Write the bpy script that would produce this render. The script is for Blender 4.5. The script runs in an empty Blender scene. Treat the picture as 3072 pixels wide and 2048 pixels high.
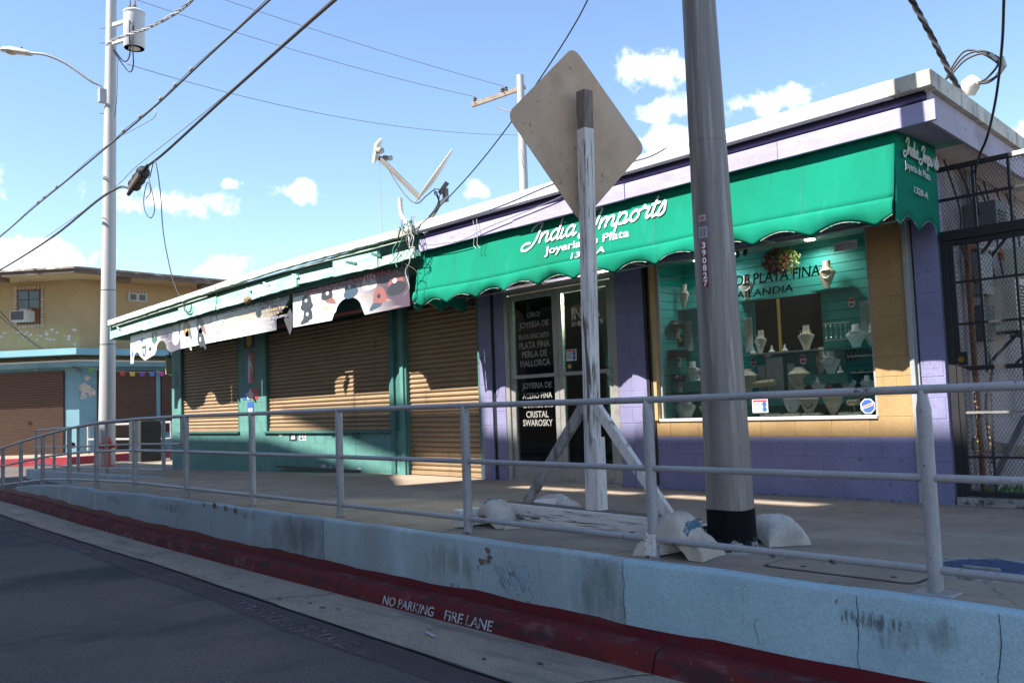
import bpy, bmesh, math, random
from mathutils import Vector, Matrix
from mathutils import noise as mnoise
random.seed(7)
SC = bpy.context.scene
COL = SC.collection
rad = math.radians

# ------------------------------------------------------------------ camera
cam_data = bpy.data.cameras.new('camera')
cam = bpy.data.objects.new('camera', cam_data)
COL.objects.link(cam)
cam_data.sensor_width = 36.0
cam_data.lens = 31.07
cam_data.clip_start = 0.05
cam_data.clip_end = 3000.0
cam.matrix_world = Matrix(((0.67098, 0.07861, 0.73730, 0.0),
                           (0.74057, -0.02255, -0.67156, 0.0),
                           (-0.03688, 0.99665, -0.07266, 1.03),
                           (0, 0, 0, 1)))
SC.camera = cam

# ------------------------------------------------------------------ sky, sun, exposure
SUN_DIR = Vector((0.28, 1.0, -1.18)).normalized()          # the way the light travels
SUN_EL = math.asin(-SUN_DIR.z)
SUN_AZ = math.atan2(-SUN_DIR.x, -SUN_DIR.y)                # measured from +Y towards +X
W = bpy.data.worlds.new('World')
SC.world = W
W.use_nodes = True
nt = W.node_tree
nt.nodes.clear()
N = nt.nodes.new
L = nt.links.new
out = N('ShaderNodeOutputWorld')
bg = N('ShaderNodeBackground')
bg.inputs['Strength'].default_value = 0.098
sky = N('ShaderNodeTexSky')
sky.sky_type = 'NISHITA'
sky.sun_disc = False
sky.sun_elevation = SUN_EL
sky.sun_rotation = SUN_AZ
sky.altitude = 150
sky.air_density = 1.0
sky.dust_density = 0.15
sky.ozone_density = 1.4
tc = N('ShaderNodeTexCoord')
CLOUDS = [((-0.9045,0.3614,0.2265),0.0739,0.0180),((-0.8800,0.4056,0.2471),0.0197,0.0075),((-0.8508,0.4673,0.2402),0.0335,0.0170),
 ((-0.5770,0.7375,0.3509),0.0370,0.0240),((-0.4751,0.8236,0.3097),0.0560,0.0180),((-0.5721,0.7580,0.3132),0.0330,0.0160),
 ((-0.5735,0.7688,0.2829),0.0380,0.0190),((-0.7383,0.6306,0.2394),0.0220,0.0130),((-0.9595,0.2288,0.1643),0.0600,0.0260),
 ((-0.8981,0.4101,0.1590),0.0320,0.0160),((-0.2671,0.9327,0.2424),0.0300,0.0150),((-0.9599,0.1517,0.2359),0.0600,0.0250)]
rc = random.Random(5)
for k in range(11):                                        # the same small cumulus all round the horizon
    a = rad(150 + k * 25 + rc.uniform(-8, 8)); e = rad(rc.uniform(9, 22))
    CLOUDS.append(((math.sin(-a) * math.cos(e), math.cos(a) * math.cos(e), math.sin(e)), rc.uniform(.03, .08), rc.uniform(.014, .028)))
def wmath(op, a, b=None, clamp=False):
    n = N('ShaderNodeMath'); n.operation = op; n.use_clamp = clamp
    for i, x in enumerate((a, b)):
        if x is None: continue
        if isinstance(x, (int, float)): n.inputs[i].default_value = x
        else: L(x, n.inputs[i])
    return n.outputs[0]
def wdot(v):
    n = N('ShaderNodeVectorMath'); n.operation = 'DOT_PRODUCT'
    L(tc.outputs['Generated'], n.inputs[0]); n.inputs[1].default_value = v
    return n.outputs['Value']
noi = N('ShaderNodeTexNoise'); noi.inputs['Scale'].default_value = 34; noi.inputs['Detail'].default_value = 7
noi.inputs['Roughness'].default_value = .58
L(tc.outputs['Generated'], noi.inputs['Vector'])
noi2 = N('ShaderNodeTexNoise'); noi2.inputs['Scale'].default_value = 13; noi2.inputs['Detail'].default_value = 4
L(tc.outputs['Generated'], noi2.inputs['Vector'])
wob = wmath('ADD', wmath('MULTIPLY', wmath('SUBTRACT', noi.outputs['Fac'], .5), 2.9), wmath('MULTIPLY', wmath('SUBTRACT', noi2.outputs['Fac'], .5), 1.2))
acc = None
for d, sa, sb in CLOUDS:
    d = Vector(d).normalized(); r = d.cross(Vector((0, 0, 1))).normalized(); u = r.cross(d)
    a = wmath('DIVIDE', wdot(r), sa); b = wmath('DIVIDE', wdot(u), sb)
    q = wmath('SQRT', wmath('ADD', wmath('MULTIPLY', a, a), wmath('MULTIPLY', b, b)))
    front = wmath('GREATER_THAN', wdot(d), .5)
    m = wmath('MULTIPLY', wmath('ADD', wmath('SUBTRACT', 1.0, q), wob), front)
    m = wmath('MULTIPLY', m, .95, True)
    acc = m if acc is None else wmath('MAXIMUM', acc, m)
sm = N('ShaderNodeMapRange'); sm.interpolation_type = 'SMOOTHSTEP'; L(acc, sm.inputs['Value'])
sm.inputs['From Min'].default_value = 0.0; sm.inputs['From Max'].default_value = .85
mix = N('ShaderNodeMix'); mix.data_type = 'RGBA'
tint = N('ShaderNodeMix'); tint.data_type = 'RGBA'; tint.blend_type = 'MULTIPLY'; tint.inputs['Factor'].default_value = 1.0
L(sky.outputs['Color'], tint.inputs['A']); tint.inputs['B'].default_value = (.98, 1.01, 1.05, 1)      # the film's rendering of sky blue
L(sm.outputs['Result'], mix.inputs['Factor']); L(tint.outputs['Result'], mix.inputs['A'])
mix.inputs['B'].default_value = (7.6, 7.6, 7.5, 1)
L(mix.outputs['Result'], bg.inputs['Color']); L(bg.outputs[0], out.inputs['Surface'])

sun_data = bpy.data.lights.new('sun', 'SUN')
sun_data.energy = 5.0
sun_data.angle = rad(0.45)
sun_data.color = (1.0, 0.95, 0.87)
sun = bpy.data.objects.new('sun', sun_data)
sun.rotation_euler = SUN_DIR.to_track_quat('-Z', 'Y').to_euler()
sun.location = (0, -20, 30)
COL.objects.link(sun)
vs = SC.view_settings
vs.view_transform = 'Standard'; vs.look = 'None'; vs.gamma = 1.0; vs.exposure = 1.42
vs.use_curve_mapping = False

# ------------------------------------------------------------------ mesh helpers
class MB:
    """collects shapes; build() links them as ONE mesh object"""
    def __init__(s): s.v, s.f, s.m = [], [], []
    def add(s, vs, fs, m=0):
        o = len(s.v); s.v += [tuple(p) for p in vs]
        for f in fs: s.f.append(tuple(i + o for i in f)); s.m.append(m)
        return s
    def box(s, x0, x1, y0, y1, z0, z1, m=0):
        vs = [(x, y, z) for z in (z0, z1) for y in (y0, y1) for x in (x0, x1)]
        return s.add(vs, [(0, 2, 3, 1), (4, 5, 7, 6), (0, 1, 5, 4), (1, 3, 7, 5), (3, 2, 6, 7), (2, 0, 4, 6)], m)
    def obox(s, c, U, V, n, hu, hv, hn, m=0):
        c, U, V, n = Vector(c), Vector(U).normalized(), Vector(V).normalized(), Vector(n).normalized()
        vs = [c + U * hu * a + V * hv * b + n * hn * d for d in (-1, 1) for b in (-1, 1) for a in (-1, 1)]
        return s.add(vs, [(0, 2, 3, 1), (4, 5, 7, 6), (0, 1, 5, 4), (1, 3, 7, 5), (3, 2, 6, 7), (2, 0, 4, 6)], m)
    def bar(s, p0, p1, w, h, up=(0, 0, 1), m=0):
        p0, p1 = Vector(p0), Vector(p1); d = (p1 - p0); l = d.length; d.normalize()
        sd = d.cross(Vector(up)).normalized(); u = sd.cross(d)
        return s.obox((p0 + p1) / 2, d, sd, u, l / 2, w / 2, h / 2, m)
    def tube(s, pts, r, n=8, m=0, caps=True):
        pts = [Vector(p) for p in pts]; rs = r if isinstance(r, (list, tuple)) else [r] * len(pts)
        t = (pts[1] - pts[0]).normalized()
        a = t.cross(Vector((0, 0, 1)));  a = a.normalized() if a.length > 1e-4 else Vector((1, 0, 0))
        vs = []
        for i, p in enumerate(pts):
            t = (pts[min(i + 1, len(pts) - 1)] - pts[max(i - 1, 0)]).normalized()
            a = (a - t * a.dot(t)).normalized(); b = t.cross(a)
            for k in range(n):
                th = 2 * math.pi * k / n
                vs.append(p + (a * math.cos(th) + b * math.sin(th)) * rs[i])
        fs = []
        for i in range(len(pts) - 1):
            for k in range(n):
                k2 = (k + 1) % n
                fs.append((i * n + k, i * n + k2, (i + 1) * n + k2, (i + 1) * n + k))
        if caps:
            fs.append(tuple(range(n - 1, -1, -1))); fs.append(tuple((len(pts) - 1) * n + k for k in range(n)))
        return s.add(vs, fs, m)
    def lathe(s, prof, c=(0, 0, 0), n=20, m=0, sx=1, sy=1):
        vs, fs = [], []
        for r, z in prof:
            for k in range(n):
                th = 2 * math.pi * k / n
                vs.append((c[0] + r * sx * math.cos(th), c[1] + r * sy * math.sin(th), c[2] + z))
        for i in range(len(prof) - 1):
            for k in range(n):
                k2 = (k + 1) % n
                fs.append((i * n + k, i * n + k2, (i + 1) * n + k2, (i + 1) * n + k))
        fs.append(tuple(range(n - 1, -1, -1))); fs.append(tuple((len(prof) - 1) * n + k for k in range(n)))
        return s.add(vs, fs, m)
    def prism(s, poly, O, U, V, t, m=0):
        """flat outline in (U, V), its front face at O, thickness t away from the front normal U x V"""
        O, U, V = Vector(O), Vector(U).normalized(), Vector(V).normalized(); n = U.cross(V)
        k = len(poly)
        fr = [O + U * a + V * b for a, b in poly]; bk = [p - n * t for p in fr]
        area = sum(poly[i][0] * poly[(i + 1) % k][1] - poly[(i + 1) % k][0] * poly[i][1] for i in range(k))
        idx = list(range(k)) if area > 0 else list(range(k - 1, -1, -1))
        fs = [tuple(idx), tuple(i + k for i in reversed(idx))]
        for j in range(k):
            a, b = idx[j], idx[(j + 1) % k]
            fs.append((a, a + k, b + k, b))
        return s.add(fr + bk, fs, m)
    def sphere(s, c, r, nu=12, nv=8, m=0):
        r = r if isinstance(r, (tuple, list)) else (r, r, r)
        prof = [(math.sin(math.pi * i / nv), -math.cos(math.pi * i / nv)) for i in range(nv + 1)]
        vs, fs = [], []
        for i, (q, z) in enumerate(prof):
            q = max(q, .02)
            for k in range(nu):
                th = 2 * math.pi * k / nu
                vs.append((c[0] + r[0] * q * math.cos(th), c[1] + r[1] * q * math.sin(th), c[2] + r[2] * z))
        for i in range(nv):
            for k in range(nu):
                k2 = (k + 1) % nu
                fs.append((i * nu + k, i * nu + k2, (i + 1) * nu + k2, (i + 1) * nu + k))
        return s.add(vs, fs, m)
    def grid(s, fn, nu, nv, m=0):
        vs = [fn(i / nu, j / nv) for j in range(nv + 1) for i in range(nu + 1)]
        fs = [(j * (nu + 1) + i, j * (nu + 1) + i + 1, (j + 1) * (nu + 1) + i + 1, (j + 1) * (nu + 1) + i) for j in range(nv) for i in range(nu)]
        return s.add(vs, fs, m)
    def mesh(s, name, mats, smooth=False):
        me = bpy.data.meshes.new(name)
        me.from_pydata(s.v, [], s.f)
        for q in (mats if isinstance(mats, (list, tuple)) else [mats]): me.materials.append(q)
        for i, p in enumerate(me.polygons):
            p.material_index = s.m[i]; p.use_smooth = smooth
        if smooth:
            try: me.set_sharp_from_angle(angle=rad(40))
            except Exception: pass
        me.update()
        return me
    def build(s, name, mats, parent=None, smooth=False, bevel=0, local=False, **props):
        o = bpy.data.objects.new(name, s.mesh(name, mats, smooth))
        COL.objects.link(o)
        if bevel:
            b = o.modifiers.new('bevel', 'BEVEL'); b.width = bevel; b.segments = 2; b.limit_method = 'ANGLE'; b.angle_limit = rad(40)
        if parent is not None: adopt(o, parent, local)
        for k, x in props.items(): o[k] = x
        return o
def wmat(o):
    m = Matrix.LocRotScale(o.location, o.rotation_euler, o.scale)
    if o.parent: m = wmat(o.parent) @ o.matrix_parent_inverse @ m
    return m
def adopt(o, parent, local=False):
    o.parent = parent
    if not local: o.matrix_parent_inverse = wmat(parent).inverted()
    return o
def tag(o, label=None, cat=None, group=None, kind=None):
    if label: o['label'] = label
    if cat: o['category'] = cat
    if group: o['group'] = group
    if kind: o['kind'] = kind
    return o
def thing(name, label, cat, loc=(0, 0, 0), group=None, rz=0):
    o = bpy.data.objects.new(name, None); COL.objects.link(o)
    o.location = loc; o.rotation_euler = (0, 0, rz); o.empty_display_size = .2
    return tag(o, label, cat, group)
def clone(o, parent=None):
    c = o.copy(); COL.objects.link(c)
    if parent is not None: c.parent = parent
    for ch in list(o.children): clone(ch, c)
    return c
def inst(name, me, parent, loc, scale=(1, 1, 1), rot=(0, 0, 0)):
    o = bpy.data.objects.new(name, me); COL.objects.link(o)
    o.location = loc; o.scale = scale; o.rotation_euler = rot
    adopt(o, parent)
    return o
def spline(pts, n=8):
    """Catmull-Rom through the points"""
    P = [Vector(p) for p in pts]; out = []
    for i in range(len(P) - 1):
        a, b, c, d = P[max(i - 1, 0)], P[i], P[i + 1], P[min(i + 2, len(P) - 1)]
        for k in range(n):
            t = k / n
            out.append(.5 * ((2 * b) + (c - a) * t + (2 * a - 5 * b + 4 * c - d) * t * t + (3 * b - a - 3 * c + d) * t ** 3))
    out.append(P[-1]); return out
def sag(a, b, drop, n=16):
    a, b = Vector(a), Vector(b)
    return [a.lerp(b, i / n) - Vector((0, 0, drop * 4 * (i / n) * (1 - i / n))) for i in range(n + 1)]
def lerp_table(t, x):
    t = sorted(t)
    if x <= t[0][0]: return t[0][1]
    for (a, p), (b, q) in zip(t, t[1:]):
        if x <= b: return p + (q - p) * (x - a) / (b - a)
    return t[-1][1]

def text_mesh(s, w, h, bold=0.0, depth=.002):
    """the letters as a mesh: local x across 0..w, y up 0..h"""
    cu = bpy.data.curves.new('letters', 'FONT'); cu.body = s; cu.size = 1; cu.extrude = .5; cu.offset = bold
    cu.resolution_u = 3; cu.align_x = 'LEFT'
    ob = bpy.data.objects.new('letters', cu); COL.objects.link(ob)
    dg = bpy.context.evaluated_depsgraph_get()
    me = bpy.data.meshes.new_from_object(ob.evaluated_get(dg))
    bpy.data.objects.remove(ob); bpy.data.curves.remove(cu)
    xs = [v.co.x for v in me.vertices]; ys = [v.co.y for v in me.vertices]
    x0, x1, y0, y1 = min(xs), max(xs), min(ys), max(ys)
    vs = [((v.co.x - x0) / (x1 - x0) * w, (v.co.y - y0) / (y1 - y0) * h, depth if v.co.z > 0 else 0.0) for v in me.vertices]
    fs = [tuple(p.vertices) for p in me.polygons]
    bpy.data.meshes.remove(me)
    return vs, fs
def lettering(s, O, U, V, w, h, mat, parent, bold=0.0, depth=.002, shear=0.0, name='lettering', slope=0.0, lift=.001):
    """text with its lower left corner at O, in the plane U, V, facing U x V"""
    vs, fs = text_mesh(s, w, h, bold, depth)
    O, U, V = Vector(O), Vector(U).normalized(), Vector(V).normalized(); n = U.cross(V)
    mb = MB(); mb.add([O + U * (x + shear * y) + V * (y + slope * x) + n * (z + lift) for x, y, z in vs], fs)
    return mb.build(name, mat, parent)
def ribbon(mb, pts, w, O, U, V, lift, m=0, thick=.002):
    """a painted stroke: pts are (u, v)"""
    O, U, V = Vector(O), Vector(U).normalized(), Vector(V).normalized(); n = U.cross(V)
    P = [Vector((a, b, 0)) for a, b in pts]
    lft, rgt = [], []
    for i, p in enumerate(P):
        t = (P[min(i + 1, len(P) - 1)] - P[max(i - 1, 0)]);  t = t.normalized() if t.length > 1e-9 else Vector((1, 0, 0))
        q = Vector((-t.y, t.x, 0)); e = 1.0 if 0 < i < len(P) - 1 else .55
        lft.append(p + q * w / 2 * e); rgt.append(p - q * w / 2 * e)
    vs = [O + U * p.x + V * p.y + n * lift for p in lft + rgt]; k = len(P)
    fs = [(i, k + i, k + i + 1, i + 1) for i in range(k - 1)]
    mb.add(vs, fs, m)

# ------------------------------------------------------------------ materials
MATS = {}
def node_mat(name):
    m = bpy.data.materials.new(name); m.use_nodes = True
    t = m.node_tree; b = t.nodes['Principled BSDF']
    return m, t, b
def c4(c): return (c[0], c[1], c[2], 1.0)
def tex_pos(t, scale=(1, 1, 1)):
    g = t.nodes.new('ShaderNodeNewGeometry')
    if tuple(scale) == (1, 1, 1): return g.outputs['Position']
    v = t.nodes.new('ShaderNodeVectorMath'); v.operation = 'MULTIPLY'
    t.links.new(g.outputs['Position'], v.inputs[0]); v.inputs[1].default_value = scale
    return v.outputs[0]
def noise(t, vec, scale, detail=4, rough=.55):
    n = t.nodes.new('ShaderNodeTexNoise'); n.inputs['Scale'].default_value = scale
    n.inputs['Detail'].default_value = detail; n.inputs['Roughness'].default_value = rough
    t.links.new(vec, n.inputs['Vector']); return n.outputs['Fac']
def ramp(t, fac, a, b, c0=(0, 0, 0), c1=(1, 1, 1)):
    r = t.nodes.new('ShaderNodeValToRGB'); t.links.new(fac, r.inputs['Fac'])
    r.color_ramp.elements[0].position = a; r.color_ramp.elements[1].position = b
    r.color_ramp.elements[0].color = c4(c0); r.color_ramp.elements[1].color = c4(c1)
    return r.outputs['Color']
def mixc(t, fac, a, b, mode='MIX'):
    n = t.nodes.new('ShaderNodeMix'); n.data_type = 'RGBA'; n.blend_type = mode
    for x, k in ((fac, 'Factor'), (a, 'A'), (b, 'B')):
        s = n.inputs[k]
        if isinstance(x, tuple): s.default_value = c4(x)
        elif isinstance(x, (int, float)): s.default_value = x
        else: t.links.new(x, s)
    return n.outputs['Result']
def mth(t, op, a, b=0.0, clamp=False):
    n = t.nodes.new('ShaderNodeMath'); n.operation = op; n.use_clamp = clamp
    for i, x in enumerate((a, b)):
        if isinstance(x, (int, float)): n.inputs[i].default_value = x
        else: t.links.new(x, n.inputs[i])
    return n.outputs[0]
def bump(t, b, h, strength=.3, dist=.01):
    n = t.nodes.new('ShaderNodeBump'); n.inputs['Strength'].default_value = strength; n.inputs['Distance'].default_value = dist
    t.links.new(h, n.inputs['Height']); t.links.new(n.outputs[0], b.inputs['Normal'])
def M(name, col, rough=.7, var=.12, vs=3.0, fine=.06, fs=60.0, stretch=(1, 1, 1), dirt=None, chips=None, bmp=.15, bd=.004, metal=0.0, spec=.4, layers=()):
    """painted / mineral surface: base colour, broad and fine variation, dirt=(colour, scale, low, high, stretch), chips=(colour, scale, low, high, stretch)"""
    if name in MATS: return MATS[name]
    m, t, b = node_mat(name)
    p = tex_pos(t, stretch)
    c = mixc(t, ramp(t, noise(t, p, vs), .3, .7), tuple(x * (1 - var) for x in col), tuple(min(1, x * (1 + var)) for x in col))
    f = noise(t, p, fs, 3)
    c = mixc(t, ramp(t, f, .35, .65), c, mixc(t, 1.0, c, (1 - fine * 2,) * 3, 'MULTIPLY'))
    for q in ((dirt,) if dirt else ()) + ((chips,) if chips else ()) + tuple(layers):
        qc, qs, lo, hi = q[:4]; st = q[4] if len(q) > 4 else (1, 1, 1)
        n = noise(t, tex_pos(t, st), qs, 6, .62)
        c = mixc(t, ramp(t, n, lo, hi), c, qc)
    t.links.new(c, b.inputs['Base Color'])
    b.inputs['Roughness'].default_value = rough; b.inputs['Metallic'].default_value = metal
    b.inputs['Specular IOR Level'].default_value = spec
    if bmp: bump(t, b, f, bmp, bd)
    MATS[name] = m; return m
def plain(name, col, rough=.5, metal=0.0, spec=.5, emit=None, es=0):
    if name in MATS: return MATS[name]
    m, t, b = node_mat(name)
    n = noise(t, tex_pos(t), 25, 3)
    t.links.new(mixc(t, n, tuple(x * .88 for x in col), tuple(min(1, x * 1.1) for x in col)), b.inputs['Base Color'])
    b.inputs['Roughness'].default_value = rough; b.inputs['Metallic'].default_value = metal; b.inputs['Specular IOR Level'].default_value = spec
    if emit: b.inputs['Emission Color'].default_value = c4(emit); b.inputs['Emission Strength'].default_value = es
    MATS[name] = m; return m
def worn(name, col, scale=30, lo=.42, hi=.6, stretch=(1, 1, 1), rough=.8, var=.1, fade=0.0):
    """worn paint: the surface below shows through where it has gone"""
    if name in MATS: return MATS[name]
    m, t, b = node_mat(name)
    b.inputs['Base Color'].default_value = c4(col); b.inputs['Roughness'].default_value = rough
    n = noise(t, tex_pos(t, stretch), scale, 5, .65)
    if fade:                                       # thin out towards the edges of the patch
        g = t.nodes.new('ShaderNodeTexCoord'); s = t.nodes.new('ShaderNodeSeparateXYZ'); t.links.new(g.outputs['Generated'], s.inputs[0])
        e = None
        for ax in ('X', 'Z'):
            q = mth(t, 'MULTIPLY', mth(t, 'MULTIPLY', s.outputs[ax], mth(t, 'SUBTRACT', 1.0, s.outputs[ax])), 4.0)
            e = q if e is None else mth(t, 'MULTIPLY', e, q)
        n = mth(t, 'ADD', n, mth(t, 'MULTIPLY', mth(t, 'SUBTRACT', e, .75), fade))
    a = ramp(t, n, lo, hi)
    if fade: a = mth(t, 'MULTIPLY', a, .48)
    t.links.new(a, b.inputs['Alpha'])
    MATS[name] = m; return m
def glass(name, tint=(.93, .97, .96), refl=1.0):
    if name in MATS: return MATS[name]
    m = bpy.data.materials.new(name); m.use_nodes = True; t = m.node_tree; t.nodes.clear()
    o = t.nodes.new('ShaderNodeOutputMaterial'); a = t.nodes.new('ShaderNodeBsdfTransparent'); g = t.nodes.new('ShaderNodeBsdfGlossy')
    a.inputs[0].default_value = c4(tint); g.inputs['Roughness'].default_value = .02
    fr = t.nodes.new('ShaderNodeFresnel'); fr.inputs['IOR'].default_value = 1.5
    mx = t.nodes.new('ShaderNodeMixShader')
    f = mth(t, 'MULTIPLY', fr.outputs[0], refl, True)
    t.links.new(f, mx.inputs[0]); t.links.new(a.outputs[0], mx.inputs[1]); t.links.new(g.outputs[0], mx.inputs[2]); t.links.new(mx.outputs[0], o.inputs[0])
    MATS[name] = m; return m
def wood_paint(name, axis, base=(.80, .735, .69), under=(.13, .10, .085), lo=.575, hi=.62):
    """white paint flaking off along the grain"""
    st = [22, 22, 22]; st[axis] = 2.0
    g = [70, 70, 70]; g[axis] = 3.5
    return M(name, base, .75, .08, 4, .08, 90, (1, 1, 1), dirt=((.45, .41, .38), 1.0, .52, .74, tuple(st)), chips=(under, 1.0, lo, hi, tuple(x * .55 for x in st)), layers=((under, 1.0, .635, .655, tuple(g)),), bmp=.25)
# ================================================================== ground, road, kerb, walls
asphalt = M('asphalt', (.148, .122, .110), .9, .16, .8, .30, 190, dirt=((.10, .084, .076), 1.6, .50, .75), chips=((.26, .225, .20), 105, .55, .65), bmp=.7, bd=.006, spec=.25,
            layers=(((.028, .027, .028), 85, .58, .68), ((.24, .235, .23), 70, .66, .72), ((.05, .048, .05), .6, .56, .68, (1, .35, 1))))
concrete = M('sidewalk_concrete', (.33, .257, .190), .9, .16, 1.3, .10, 130, dirt=((.22, .17, .128), 2.2, .50, .74), chips=((.13, .11, .095), 7.0, .60, .72), bmp=.35, bd=.003,
             layers=(((.39, .315, .24), .8, .58, .75, (.5, 2.5, 1)), ((.10, .085, .075), 26, .655, .68), ((.24, .18, .13), .9, .60, .72)))
gutter_conc = M('gutter_concrete', (.43, .33, .245), .95, .18, 1.8, .3, 120, dirt=((.24, .19, .15), 3.0, .5, .7), chips=((.05, .05, .05), 14, .70, .74), bmp=.5, bd=.004, layers=(((.50, .42, .33), 80, .56, .64), ((.16, .13, .11), 60, .60, .68), ((.16, .13, .11), .7, .54, .72, (1, 6, 1))))
red_kerb = M('red_kerb_paint', (.155, .020, .021), .85, .25, 2.2, .12, 90, dirt=((.055, .026, .028), 2.4, .48, .66, (1, 4, 4)), chips=((.17, .10, .095), 4.0, .55, .72, (1, 2, 2)), bmp=.5, bd=.005, spec=.2, layers=(((.035, .024, .024), 16, .56, .68, (1, 2, 2)), ((.22, .16, .15), 30, .65, .72)))
red_band = M('red_band_paint', (.15, .010, .018), .6, .15, 2, .1, 60, dirt=((.07, .03, .035), 7, .55, .75))
def blue(name, base, d1, d2):
    return M(name, base, .72, .10, 1.5, .10, 75, dirt=((.27, .27, .25), 1.0, d1, d1 + .22, (1.2, 1.2, .55)), chips=((.15, .135, .12), 1.0, d2 - .02, d2 + .08, (14, 14, 1.6)), bmp=.6, bd=.006,
             layers=(((.26, .37, .46), 2.0, .55, .75), ((.22, .18, .14), 6.0, .655, .68), ((.45, .57, .60), 1.3, .58, .72, (1, 1, .3))))
blue_clean = blue('blue_wall_paint_fresh', (.40, .54, .58), .66, .70)
blue_worn = blue('blue_wall_paint_worn', (.37, .445, .455), .50, .655)
blue_old = blue('blue_wall_paint_old', (.31, .37, .395), .53, .635)
dark_seam = plain('seam_dark', (.035, .033, .033), .9)
rail_paint = M('railing_paint', (.40, .38, .385), .45, .10, 2, .08, 90, dirt=((.28, .265, .27), 4, .50, .72), chips=((.12, .07, .05), 22, .655, .68), bmp=.15)
rust = M('rust', (.16, .07, .035), .85, .3, 20, .2, 120)

KT = [(8, -.54), (-2, -.49), (-5, -.485), (-8, -.475), (-11.5, -.45), (-15, -.40), (-18, -.33), (-22, -.30), (-40, -.26), (-90, -.26)]
def zk(x): return lerp_table(KT, x)
def ya(x): return lerp_table([(8, 3.45), (-4, 3.6), (-10, 3.78), (-18, 3.72), (-24, 3.7)], x)
def zroad(x): return zk(x) - .150
ZS = [(8, 0), (-13, 0), (-17.5, -.10), (-21.5, -.15), (-27, -.20), (-60, -.2)]
def zs(x): return lerp_table(ZS, x)
ZR = [(-15.17, -.045), (-16.62, -.06), (-18.27, -.12), (-19.83, -.23), (-21.3, -.33), (-23.2, -.455)]
def zr(x): return lerp_table(ZR, x)
rg = random.Random(3)

tag(MB().box(-900, 900, -900, 900, -3.0, -2.5).build('ground', M('ground_dirt', (.20, .17, .13), .95)), kind='structure')
xs = [-90 + i * 2 for i in range(22)] + [-46 + i for i in range(40)] + [-6 + i * .7 for i in range(21)] + [9.4, 12, 20, 40]
xs = sorted(set(round(x, 3) for x in xs))
mb = MB(); ys = [-14, -5, 0, 2, 3.3, 3.9, 5, 10, 20, 40, 70]
vsr = [(x, y, zroad(x) + (.03 * max(0, min(1, (3.6 - y) / 4)) if y > -5 else .0)) for y in ys for x in xs]
nx = len(xs)
mb.add(vsr, [(j * nx + i, j * nx + i + 1, (j + 1) * nx + i + 1, (j + 1) * nx + i) for j in range(len(ys) - 1) for i in range(nx - 1)])
road = tag(mb.build('road', asphalt), kind='structure')

# faded paint strip on the asphalt beside the gutter and its worn lettering
mb = MB(); P = [(-24 + i * .8) for i in range(41)]
vv = []
for x in P: vv += [(x, ya(x) - .015, zroad(x) + .008), (x, ya(x) - .32 - .03 * math.sin(x * 1.7), zroad(x) + .0085)]
mb.add(vv, [(2 * i, 2 * i + 1, 2 * i + 3, 2 * i + 2) for i in range(len(P) - 1)])
mb.build('road_marking', worn('faded_red_marking', (.10, .060, .062), 2.2, .10, .85, (1, 2.2, 1)), road)
white_worn = worn('worn_white_paint', (.52, .50, .50), 30, .36, .54, (1.6, .5, .5))
white_faint = worn('faint_white_paint', (.34, .31, .32), 20, .54, .66, (2.5, .6, 1))
for k, xx in enumerate((-7.55, -2.2, -13.2)):
    z = zroad(xx - .1) + .013; w = 2.0; dz = (zroad(xx + w) - zroad(xx)) / w
    lettering('NO PARKING FIRE LANE', (xx, ya(xx) - .30, z), (1, -.04, dz), (0, 1, 0), w, .17, white_faint, road, .01, .0015)

mb = MB()
GX = [-24 + i * .8 for i in range(41)]
vv = []
for x in GX: vv += [(x, ya(x), zroad(x) + .012), (x, 4.05, zroad(x) + .010), (x, 4.295, zroad(x) + .015)]
mb.add(vv, [f for i in range(len(GX) - 1) for f in ((3 * i, 3 * i + 3, 3 * i + 4, 3 * i + 1), (3 * i + 1, 3 * i + 4, 3 * i + 5, 3 * i + 2))])
gutter = tag(mb.build('gutter', gutter_conc), kind='structure')
mb = MB()
for i in range(len(GX) - 1):
    for sub in range(2):
        a, b = GX[i] + .4 * sub, GX[i] + .4 * (sub + 1)
        w0 = .008 + rg.uniform(-.003, .006); o = rg.uniform(-.006, .006)
        mb.add([(a, ya(a) - w0 + o, zroad(a) + .0165), (b, ya(b) - w0 + o, zroad(b) + .0165), (b, ya(b) + w0 + o, zroad(b) + .0165), (a, ya(a) + w0 + o, zroad(a) + .0165)], [(0, 1, 2, 3)])
mb.build('seam', dark_seam, gutter)
# cracks across the gutter at the kerb joints, flattened gum and oil spots
KJ = [7.43, 3.77, .11, -3.55, -7.21, -10.87, -14.53, -18.19, -21.6]
mb = MB()
for x in KJ[1:-1]:
    pts = [(x + rg.uniform(-.03, .03) - t * .35, 4.28 - t * (4.28 - ya(x)), zroad(x) + .018) for t in [i / 7 for i in range(8)]]
    vv = []
    for p in pts: vv += [(p[0] - .006, p[1], p[2]), (p[0] + .008, p[1], p[2])]
    mb.add(vv, [(2 * i, 2 * i + 1, 2 * i + 3, 2 * i + 2) for i in range(7)])
mb.build('crack', dark_seam, gutter)
mb = MB()
for k in range(46):
    x = rg.uniform(-13, -1.5); y = rg.uniform(ya(x) + .04, 4.14); r = rg.uniform(.006, .022)
    mb.add([(x + r * rg.uniform(.7, 2.2) * math.cos(a), y + r * rg.uniform(.5, .9) * math.sin(a), zroad(x) + .0185) for a in [i * math.pi / 4 for i in range(8)]], [tuple(range(8))])
mb.build('gum_spots', plain('gum_black', (.045, .042, .043), .8), gutter, kind='stuff')
tag(MB().obox((-5.35, 3.96, zroad(-5.35) + .022), (1, -.25, 0), (.25, 1, 0), (0, 0, 1), .075, .012, .003).build('litter_scrap', plain('paper_grey', (.45, .44, .46), .6)), 'thin pale strip of litter lying in the gutter below the kerb lettering', 'litter')

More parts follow.
